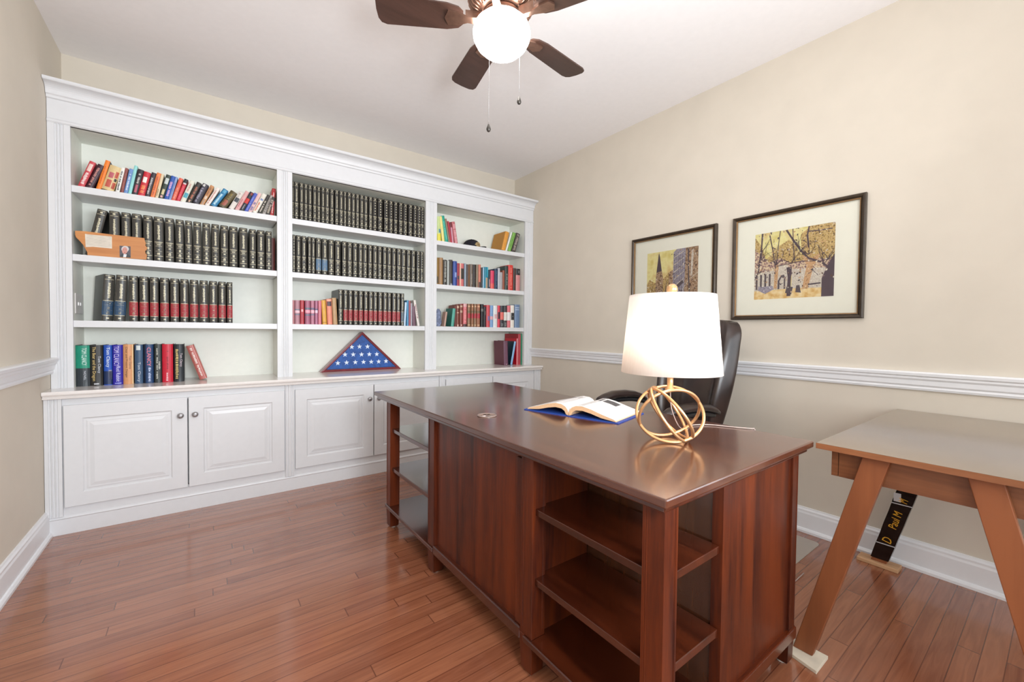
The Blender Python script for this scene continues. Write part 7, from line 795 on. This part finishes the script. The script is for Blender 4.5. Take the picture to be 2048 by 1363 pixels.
# modesty panel  between the shelf units
b = MB(); b.box((XF+0.014, -2.60, 0.14), (XF+0.032, -1.955, 0.722), DESKZ); part(b, 'front_panel', desk)
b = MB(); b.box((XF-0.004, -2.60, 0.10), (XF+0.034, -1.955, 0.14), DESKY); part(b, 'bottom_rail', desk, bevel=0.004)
b = MB(); b.box((XF+0.004, -2.60, 0.14), (XF+0.03, -2.565, 0.70), DESKZ); part(b, 'stile', desk, bevel=0.003)
for (ya, yb) in ((-1.86, YFAR), (YN, -2.62)):
    b = MB(); b.box((XM+0.0385, ya+0.008, 0.12), (XE-0.022, yb-0.008, 0.722), DESKZ); part(b, 'pedestal', desk)
    b = MB(); b.box((XM+0.03, ya-0.006 if ya < -2 else ya, 0.085), (XE+0.004, yb if ya < -2 else yb+0.006, 0.125), DESKX); part(b, 'plinth_moulding', desk, bevel=0.004)
    for k, (z0, z1) in enumerate(((0.14, 0.40), (0.41, 0.55), (0.56, 0.70))):
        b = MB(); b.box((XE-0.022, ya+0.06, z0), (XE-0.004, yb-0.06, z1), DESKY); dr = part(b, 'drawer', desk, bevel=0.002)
        b = MB(); b.lathe([(0.005, 0), (0.005, 0.012), (0.013, 0.018), (0.008, 0.024)], (0, 0, 0), PEWTER, 12, Matrix.Translation((XE-0.004, (ya+yb)/2, (z0+z1)/2)) @ Matrix.Rotation(PI/2, 4, 'Y')); h_ = b.build('knob'); h_.parent = dr
# clear disc
b = MB(); ACR = mat('clear_acrylic', '8c7468', 0.08, var=0.02, spec=0.9); q = Vector((-1.781, -2.201, DZ))
b.lathe([(0.040, 0.0), (0.0415, 0.002), (0.040, 0.004), (0.036, 0.0035), (0.034, 0.0022), (0.001, 0.0022)], tuple(q), ACR, 32)
ds = b.build('glass_coaster'); tag(ds, 'small round clear glass disc with pale rim on the desktop', 'coaster')
b = MB(); b.lathe([(0.0375, 0.0036), (0.039, 0.0046), (0.0405, 0.0036), (0.039, 0.003)], tuple(q), mat('pale_rim', 'd0c0bc', 0.2), 32, cap=False)
for a_ in (0.6, 1.5, 3.3): b.box((q.x+0.018*math.cos(a_)-0.007, q.y+0.018*math.sin(a_)-0.004, DZ+0.0018), (q.x+0.018*math.cos(a_)+0.007, q.y+0.018*math.sin(a_)+0.004, DZ+0.003), mat('pale_rim', 'd0c0bc', 0.2)); o = b.build('rim'); o.parent = ds

# open book
bo = thing('open_book', (-1.505, -2.401, DZ), 'open hardback book with blue cover and curving white pages, on the desk beside the lamp', 'book', rz=math.atan2(-0.963, 0.267))
# local x = towards the right page, local y = into the pages (depth)
PG = mat('white_page', 'ece8e6', 0.7, var=0.01); EDG = mat('page_edge', 'd9b088', 0.7, var=0.15, scale=300, stretch=(1, 1, 6)); BLU = mat('blue_cloth_cover', '24489c', 0.45, var=0.06)
b = MB(); b.box((-0.228, 0, 0.0003), (-0.012, 0.272, 0.0035), BLU); b.box((0.012, 0, 0.0003), (0.228, 0.272, 0.0035), BLU); b.box((-0.012, 0, 0.0003), (0.012, 0.272, 0.0025), BLU); part(b, 'cover', bo, world=False)
def leafprof(sgn):
    top = [(0.0005, 0.016), (0.006, 0.028), (0.016, 0.039), (0.035, 0.047), (0.065, 0.049), (0.105, 0.041), (0.155, 0.026), (0.205, 0.013), (0.212, 0.009)]
    bot = [(0.214, 0.0045), (0.150, 0.012), (0.105, 0.024), (0.065, 0.031), (0.035, 0.029), (0.02, 0.020), (0.012, 0.006), (0.002, 0.003)]
    return [(sgn*x, z) for x, z in top], [(sgn*x, z) for x, z in bot]
for sgn in (-1, 1):
    tp, bt = leafprof(sgn); b = MB(); b.prism(tp+bt, 0.008, 0.264, 'y', EDG); pg = part(b, 'page_block', bo, world=False)
    b = MB(); ring = [[(x, 0.0078, z+0.0006), (x, 0.2642, z+0.0006), (x, 0.2642, z+0.0001), (x, 0.0078, z+0.0001)] for x, z in tp]
    b.rings(ring, PG, smooth=False); o = b.build('page'); o.parent = pg
    # printed block and picture on the page
    def on(x, tp=tp, sgn=sgn):
        for (a, za), (c, zc) in zip(tp, tp[1:]):
            if abs(a) <= abs(x) <= abs(c): return za+(zc-za)*(abs(x)-abs(a))/(abs(c)-abs(a))
        return 0
    b = MB(); IK = mat('page_print', 'b8b4b4', 0.7); r_ = random.Random(5); PI_ = mat('page_picture', '5c5858', 0.7, var=0.6, scale=200)
    def strip(x0, x1, y0, y1, m_):
        n = 6; R = []
        for i in range(n+1):
            x = sgn*(x0+(x1-x0)*i/n); z = on(x)+0.0007; R.append([(x, y0, z), (x, y1, z), (x, y1, z+0.0003), (x, y0, z+0.0003)])
        b.rings(R, m_, smooth=False)
    for k in range(20):
        yy = 0.03+k*0.0105
        if sgn > 0 and yy > 0.165: continue
        strip(0.035, 0.185 if k % 6 else 0.12, yy, yy+0.0022, IK)
    if sgn > 0: strip(0.045, 0.135, 0.185, 0.24, PI_)
    else: strip(0.05, 0.16, 0.19, 0.235, mat('page_picture_pale', '9c9694', 0.7, var=0.5, scale=200))
    o = b.build('printing'); o.parent = pg

# table lamp
LX, LY = -1.487, -2.868
lamp = thing('table_lamp', (LX, LY, DZ), 'lit table lamp with tapered white drum shade and gold open ring-orb base, on the desk', 'lamp')
GOLD = mat('rose_gold_metal', 'd9a878', 0.28, 0.75, var=0.12); cz = DZ+0.089
def ringpts(rot, rx, rz, n=64, off=(0, 0, 0)):
    return [Vector((LX+off[0], LY+off[1], cz+off[2])) + rot @ Vector((rx*math.cos(2*PI*i/n), 0, rz*math.sin(2*PI*i/n))) for i in range(n)]
for nr, nu, nf, rad in ((0.16, -0.38, 0.91, 0.108), (-0.22, 0.50, 0.84, 0.106), (0.74, 0.50, 0.45, 0.107), (0.84, 0.52, -0.12, 0.105)):
    nv_ = (Vector((0.802, -0.597, 0.011))*nr + Vector((0.006, 0.026, 1.0))*nu - Vector((0.597, 0.802, -0.024))*nf).normalized(); e1 = nv_.orthogonal().normalized(); e2 = nv_.cross(e1)
    P_ = [e1*math.cos(2*PI*i/72)*rad + e2*math.sin(2*PI*i/72)*rad for i in range(72)]; zm = max(abs(p.z) for p in P_)
    P_ = [Vector((LX+p.x, LY+p.y, cz + p.z*(0.0835 if nr < 0.5 else 0.0825)/zm)) for p in P_]
    b = MB(); b.tube(P_, 0.0052, GOLD, 12, close=True); part(b, 'base_ring', lamp)
b = MB(); b.lathe([(0.016, 0.925), (0.016, 0.932), (0.010, 0.936), (0.010, 0.985), (0.014, 0.99), (0.014, 1.03)], (LX, LY, 0), GOLD, 20); part(b, 'neck', lamp)
b = MB(); b.tube([(LX, LY, 1.03), (LX+0.045, LY, 1.06), (LX+0.05, LY, 1.14), (LX+0.02, LY, 1.235), (LX, LY, 1.24), (LX-0.02, LY, 1.235), (LX-0.05, LY, 1.14), (LX-0.045, LY, 1.06), (LX, LY, 1.03)], 0.0018, GOLD, 6); part(b, 'harp', lamp)
bm = bpy.data.materials.new('lit_bulb'); bm.use_nodes = True; nb = bm.node_tree.nodes['Principled BSDF']; nb.inputs['Emission Color'].default_value = (1, 0.90, 0.76, 1); nb.inputs['Emission Strength'].default_value = 44
b = MB(); b.lathe([(0.012, 1.03), (0.014, 1.045), (0.028, 1.08), (0.030, 1.10), (0.024, 1.12), (0.004, 1.132)], (LX, LY, 0), bm, 20); part(b, 'bulb', lamp)
sm = bpy.data.materials.new('lamp_shade_linen'); sm.use_nodes = True; N, L = nodes(sm)
pb = N['Principled BSDF']; N.remove(pb); out = [n for n in N if n.type == 'OUTPUT_MATERIAL'][0]
df = N.new('ShaderNodeBsdfDiffuse'); tl = N.new('ShaderNodeBsdfTranslucent'); mx = N.new('ShaderNodeMixShader'); mx.inputs[0].default_value = 0.55
wv = N.new('ShaderNodeTexNoise'); wv.inputs['Scale'].default_value = 8; wv.inputs['Detail'].default_value = 2; tc = N.new('ShaderNodeTexCoord'); mp = N.new('ShaderNodeMapping'); mp.inputs['Scale'].default_value = (30, 30, 1.5); cr = N.new('ShaderNodeValToRGB')
cr.color_ramp.elements[0].color = lin('f0e9e4'); cr.color_ramp.elements[1].color = lin('fbf6f2')
L.new(tc.outputs['Object'], mp.inputs[0]); L.new(mp.outputs[0], wv.inputs['Vector']); L.new(wv.outputs[0], cr.inputs[0]); L.new(cr.outputs[0], df.inputs[0]); L.new(cr.outputs[0], tl.inputs[0])
L.new(df.outputs[0], mx.inputs[1]); L.new(tl.outputs[0], mx.inputs[2]); L.new(mx.outputs[0], out.inputs[0])
b = MB(); n = 64; R = []
for r_, z in ((0.1600, 0.985), (0.1365, 1.243), (0.1353, 1.243), (0.1588, 0.985)): R.append([(LX+r_*math.cos(2*PI*j/n), LY+r_*math.sin(2*PI*j/n), z) for j in range(n)])
b.rings(R, sm, cap=False, close=True); sh = part(b, 'shade', lamp)
b = MB(); WI = mat('shade_wire', 'b8a898', 0.4, 0.6)
for k in range(3):
    a = 2*PI*k/3+0.4; b.tube([(LX, LY, 1.238), (LX+0.135*math.cos(a), LY+0.135*math.sin(a), 1.238)], 0.0015, WI, 6)
b.tube([(LX+0.1347*math.cos(2*PI*j/32), LY+0.1347*math.sin(2*PI*j/32), 1.239) for j in range(32)], 0.0015, WI, 6, close=True)
o = b.build('spider'); o.parent = sh
b = MB(); b.lathe([(0.004, 1.24), (0.006, 1.246), (0.014, 1.250), (0.0185, 1.262), (0.0165, 1.273), (0.009, 1.281), (0.001, 1.283)], (LX, LY, 0), mat('finial_glass', 'c89c70', 0.2, 0.5), 20); part(b, 'finial', lamp)
b = MB(); cb = [(LX+0.002, LY, 0.93), (LX+0.03, LY+0.012, 0.86), (LX+0.09, LY+0.02, 0.79), (LX+0.16, LY+0.03, 0.765), (-1.25, -2.80, 0.7635), (-1.17, -2.83, 0.7635), (-1.12, -2.92, 0.7635), (-1.094, -2.96, 0.7635), (-1.083, -2.965, 0.758), (-1.080, -2.966, 0.70), (-1.082, -2.966, 0.2), (-1.08, -2.95, 0.01), (-0.5, -2.95, 0.006)]
def smooth(pts, n=6):
    P_ = [Vector(p) for p in pts]; out = []
    for i in range(len(P_)-1):
        p0, p1, p2, p3 = P_[max(i-1, 0)], P_[i], P_[i+1], P_[min(i+2, len(P_)-1)]
        for k in range(n):
            t = k/n; out.append(0.5*((2*p1)+(p2-p0)*t+(2*p0-5*p1+4*p2-p3)*t*t+(3*p1-p0-3*p2+p3)*t**3))
    return out+[P_[-1]]
b.tube(smooth(cb), 0.0018, mat('clear_cord', 'b8a49c', 0.3), 8); part(b, 'cord', lamp)

# ------------------------------------------------------------------ office chair
CY, CXX = -2.245, -0.60
ch = thing('office_chair', (CXX, CY, 0), 'dark brown leather high-back swivel office chair behind the desk', 'chair', rz=math.radians(172))
def lin2(a, c, t): return a+(c-a)*t
def pad(nu, nv, fn_f, fn_b, m_, name, parent):
    b = MB(); F = [[fn_f(i/nu, j/nv) for i in range(nu+1)] for j in range(nv+1)]; K = [[fn_b(i/nu, j/nv) for i in range(nu+1)] for j in range(nv+1)]
    R = [F[j] + K[j][::-1] for j in range(nv+1)]; b.rings(R, m_, cap=True); o = part(b, name, parent, world=False)
    s = o.modifiers.new('s', 'SUBSURF'); s.levels = 1; s.render_levels = 1; return o
def bw(v): return 0.20 + 0.065*math.sin(min(1, v*1.25)*PI*0.62) - (0.05*max(0, (v-0.88)/0.12)**1.5)
def bxx(v): return -0.215 - 0.115*v - 0.03*v*v
def bf(u, v):
    w = bw(v); s = 2*u-1; y = w*s
    tuft = 0.030*abs(math.sin(PI*2.5*(s*0.5+0.5)))**0.7 if abs(s) < 0.62 else 0.0
    bol = 0.055*math.exp(-((abs(s)-0.80)/0.13)**2)
    rib = 0.012*math.sin(v*PI*7)**2 if 0.15 < v < 0.8 and abs(s) < 0.5 else 0
    edge = math.sqrt(max(0, 1-max(0, (abs(s)-0.85)/0.15)**2)); lump = math.sin(PI*min(1, max(0, v)))**0.25
    return (bxx(v) + (0.02+tuft*0.5+bol+rib*0.3)*max(0.1, lump) + (0.03 if v > 0.8 else 0)*math.sin((v-0.8)/0.2*PI) * (abs(s) < 0.7) - 0.035*(1-edge), y, 0.50 + 0.70*v + 0.012*(1-s*s)*(v > 0.95))
def bb(u, v):
    w = bw(v)*0.99; s = 2*u-1; return (bxx(v)-0.075+0.045*abs(s)**3 + 0.02*v, w*s, 0.50 + 0.70*v)
pad(30, 22, bf, bb, LEATH, 'backrest', ch)
def sf(u, v):
    s = 2*u-1; x = -0.20+0.47*v; return (x + (0.03*(1-s*s) if v > 0.95 else 0), 0.26*s*(1-0.1*v), 0.50 + 0.025*(1-s**4)*math.sin(PI*(0.15+0.8*v)) - (0.04 if v > 0.95 else 0) + 0.006*abs(math.sin(4*PI*u)))
def sb(u, v): s = 2*u-1; return (-0.20+0.46*v, 0.255*s*(1-0.1*v), 0.40)
pad(16, 12, sf, sb, LEATH, 'seat', ch)
for s in (-1, 1):
    ya = 0.262*s; arm = []
    prof = [(0.262, 0.690, 0.016), (0.250, 0.704, 0.024), (0.21, 0.718, 0.028), (0.13, 0.730, 0.031), (0.03, 0.731, 0.031), (-0.05, 0.722, 0.028), (-0.11, 0.706, 0.024), (-0.15, 0.688, 0.016)]
    b = MB(); R = []
    for x, z, r_ in prof: R.append([(x, ya+r_*1.15*math.cos(2*PI*j/16)-0.01*s*(x > 0.2), z+r_*0.75*math.sin(2*PI*j/16)) for j in range(16)])
    b.rings(R, LEATH); ar = part(b, 'armrest', ch, world=False)
    b = MB(); fr = smooth([(-0.14, ya*0.93, 0.67), (-0.03, ya, 0.690), (0.12, ya, 0.690), (0.215, ya, 0.662), (0.20, ya*1.0, 0.58), (0.12, ya*0.95, 0.47), (0.02, ya*0.85, 0.415)], 5)
    b.tube(fr, 0.014, BLKP, 10); o = b.build('arm_frame'); o.parent = ar
b = MB(); b.box((-0.1, -0.1, 0.36), (0.1, 0.1, 0.40), BLKP); part(b, 'tilt_mechanism', ch, bevel=0.01, world=False)
b = MB(); b.lathe([(0.03, 0.08), (0.03, 0.22), (0.02, 0.225), (0.02, 0.37)], (0, 0, 0), BLKP, 20); part(b, 'gas_cylinder', ch, world=False)
for k in range(5):
    a = 2*PI*k/5+0.3; c_, s_ = math.cos(a), math.sin(a); Mz = Matrix.Rotation(a, 4, 'Z'); b = MB()
    b.prism([(0.02, 0.14), (0.05, 0.15), (0.29, 0.085), (0.30, 0.07), (0.28, 0.062), (0.02, 0.09)], -0.022, 0.022, 'y', BLKP, Mz); lg = part(b, 'leg', ch, bevel=0.004, world=False)
    b = MB()
    for t in (-0.014, 0.014):
        b.lathe([(0.001, -0.008), (0.026, -0.008), (0.028, 0), (0.026, 0.008), (0.001, 0.008)], (0, 0, 0), BLKP, 18, Mz @ Matrix.Translation((0.28, t, 0.0325)) @ Matrix.Rotation(PI/2, 4, 'X'))
    b.tube([Mz @ Vector((0.28, 0, 0.03)), Mz @ Vector((0.28, 0, 0.075))], 0.006, BLKP, 8)
    o = b.build('caster'); o.parent = lg
# chair mat
b = MB(); MT = mat('frosted_chair_mat', 'a89c90', 0.3, var=0.03); x0, x1, y0, y1, r_ = -1.07, -0.1, -2.895, -1.70, 0.03; P_ = []
for (cx, cy, a0) in ((x1-r_, y1-r_, 0), (x0+r_, y1-r_, 90), (x0+r_, y0+r_, 180), (x1-r_, y0+r_, 270)):
    for k in range(5): a = math.radians(a0+k*22.5); P_.append((cx+r_*math.cos(a), cy+r_*math.sin(a)))
b.prism(P_, 0.0003, 0.0033, 'z', MT); tag(b.build('chair_mat'), 'greyish translucent chair mat lying on the floor under the office chair', 'chair mat')

# ------------------------------------------------------------------ writing table at the right
TX0, TX1, TY1, TY0, TZ = -1.10, -0.012, -3.166, -3.69, 0.757
tb = thing('writing_table', ((TX0+TX1)/2, (TY0+TY1)/2, 0), 'mid-brown walnut writing table with splayed flat legs against the right wall', 'table')
b = MB(); b.box((TX0, TY0, TZ-0.018), (TX1, TY1, TZ), TBLX); b.add([(TX0, TY0, TZ+0.0004), (TX1, TY0, TZ+0.0004), (TX1, TY1, TZ+0.0004), (TX0, TY1, TZ+0.0004)], [(0, 1, 2, 3)], TTOP); part(b, 'tabletop', tb)
YA, YBB = TY1-0.028, TY0+0.028
b = MB(); b.box((TX0+0.06, YBB, TZ-0.112), (TX0+0.078, YA-0.02, TZ-0.018), TBLX); part(b, 'apron', tb)
b = MB(); b.box((TX0+0.06, YA-0.018, TZ-0.112), (TX1-0.04, YA, TZ-0.018), DESKX if False else TBLX); part(b, 'apron', tb)
b = MB(); b.box((TX0+0.06, YBB, TZ-0.112), (TX1-0.04, YBB+0.018, TZ-0.018), TBLX); part(b, 'apron', tb)
b = MB(); b.box((TX1-0.058, YBB+0.018, TZ-0.112), (TX1-0.04, YA-0.018, TZ-0.018), TBLX); part(b, 'apron', tb)
SH = 0.012
def tleg(x0, x1, yt0, yt1, yb0, yb1, z0):
    b = MB(); b.prism([(yt0, TZ-0.018), (yt1, TZ-0.018), (yb1, z0), (yb0, z0)], x0, x1, 'x', TBLZ); return part(b, 'leg', tb, bevel=0.002)
yc = (TY0+TY1)/2
fl_ = (-3.283, -3.350, -3.105, -3.163)
for xx, zf in ((TX0+0.032, SH), (-0.115, 0.018)):
    a, c, d_, e = fl_
    tleg(xx, xx+0.027, a, c, d_, e, zf)
    tleg(xx, xx+0.027, 2*yc-c, 2*yc-a, 2*yc-e, 2*yc-d_, 0.0)
b = MB(); b.box((TX0+0.10, -3.60, 0.30), (TX1-0.10, -3.575, 0.34), TBLX)
# wrap around the rear leg
b = MB(); WR = mat('black_plastic_wrap', '1a1210', 0.18, var=0.5, scale=50, bump=0.8); a, c, d_, e = fl_
def ylr(z): t = (TZ-0.018-z)/(TZ-0.018-0.018); return a+(d_-a)*t, c+(e-c)*t
zz = [0.035, 0.10, 0.16, 0.22, 0.28, 0.34, 0.395]; R = []
for k, z in enumerate(zz):
    p, q_ = ylr(z); o_ = 0.004+0.001*(k % 2); R.append([(-0.115-o_, q_-o_, z), (-0.115-o_, p+o_, z), (-0.088+o_, p+o_, z), (-0.088+o_, q_-o_, z)])
b.rings(R, WR, smooth=False, cap=False); wr = part(b, 'plastic_wrap', tb); wr['label'] = 'black plastic wrap with yellow letters taped round the rear leg'
YEL = mat('wrap_yellow_print', 'd9a02c', 0.3); LTM = [('M', 0.345, 0.016, 0.032), ('Paul M', 0.245, 0.085, 0.030), ('D', 0.14, 0.024, 0.034)]
for s_, z, L_, hh in LTM:
    me = fit_text(s_, L_, hh, YEL); p, q_ = ylr(z); sl = math.atan2((a-d_), 0.72)
    M_ = Matrix.Translation((-0.121, (p+q_)/2, z)) @ Matrix.Rotation(-sl, 4, 'X') @ Matrix.Rotation(-PI/2, 4, 'Z') @ Matrix.Rotation(PI/2, 4, 'X') @ Matrix.Rotation(PI/2, 4, 'Z')
    o = bpy.data.objects.new('lettering', me); COL.objects.link(o); o.parent = wr; o.matrix_local = M_
b = MB(); TP = mat('clear_tape', 'c4c0c0', 0.15)
for z in (0.115, 0.325):
    p, q_ = ylr(z); b.box((-0.1212, q_-0.006, z-0.002), (-0.120, p+0.006, z+0.002), TP)
b.box((-0.1212, ylr(0.35)[0]-0.022, 0.335), (-0.120, ylr(0.35)[0]+0.004, 0.375), TP)
o = b.build('tape'); o.parent = wr
RAW = wood('raw_wood_shim', 'd0a47c', 'b88c64', 'y', 0.6, 0.0); CRM = mat('cream_block', 'd8ccb8', 0.6)
b = MB(); b.box((-0.135, -3.21, 0.0003), (-0.06, -3.055, 0.0178), RAW); tag(b.build('wood_shim', bevel=0.002), 'pale wood board under the wrapped rear leg of the writing table, by the baseboard', 'shim')
b = MB(); b.prism([(-1.13, -3.195), (-1.02, -3.195), (-1.02, -3.07), (-1.10, -3.07)], 0.0003, SH-0.0005, 'z', CRM); tag(b.build('wood_shim', bevel=0.001), 'flat cream block under the front leg of the writing table, beside the desk corner', 'shim')
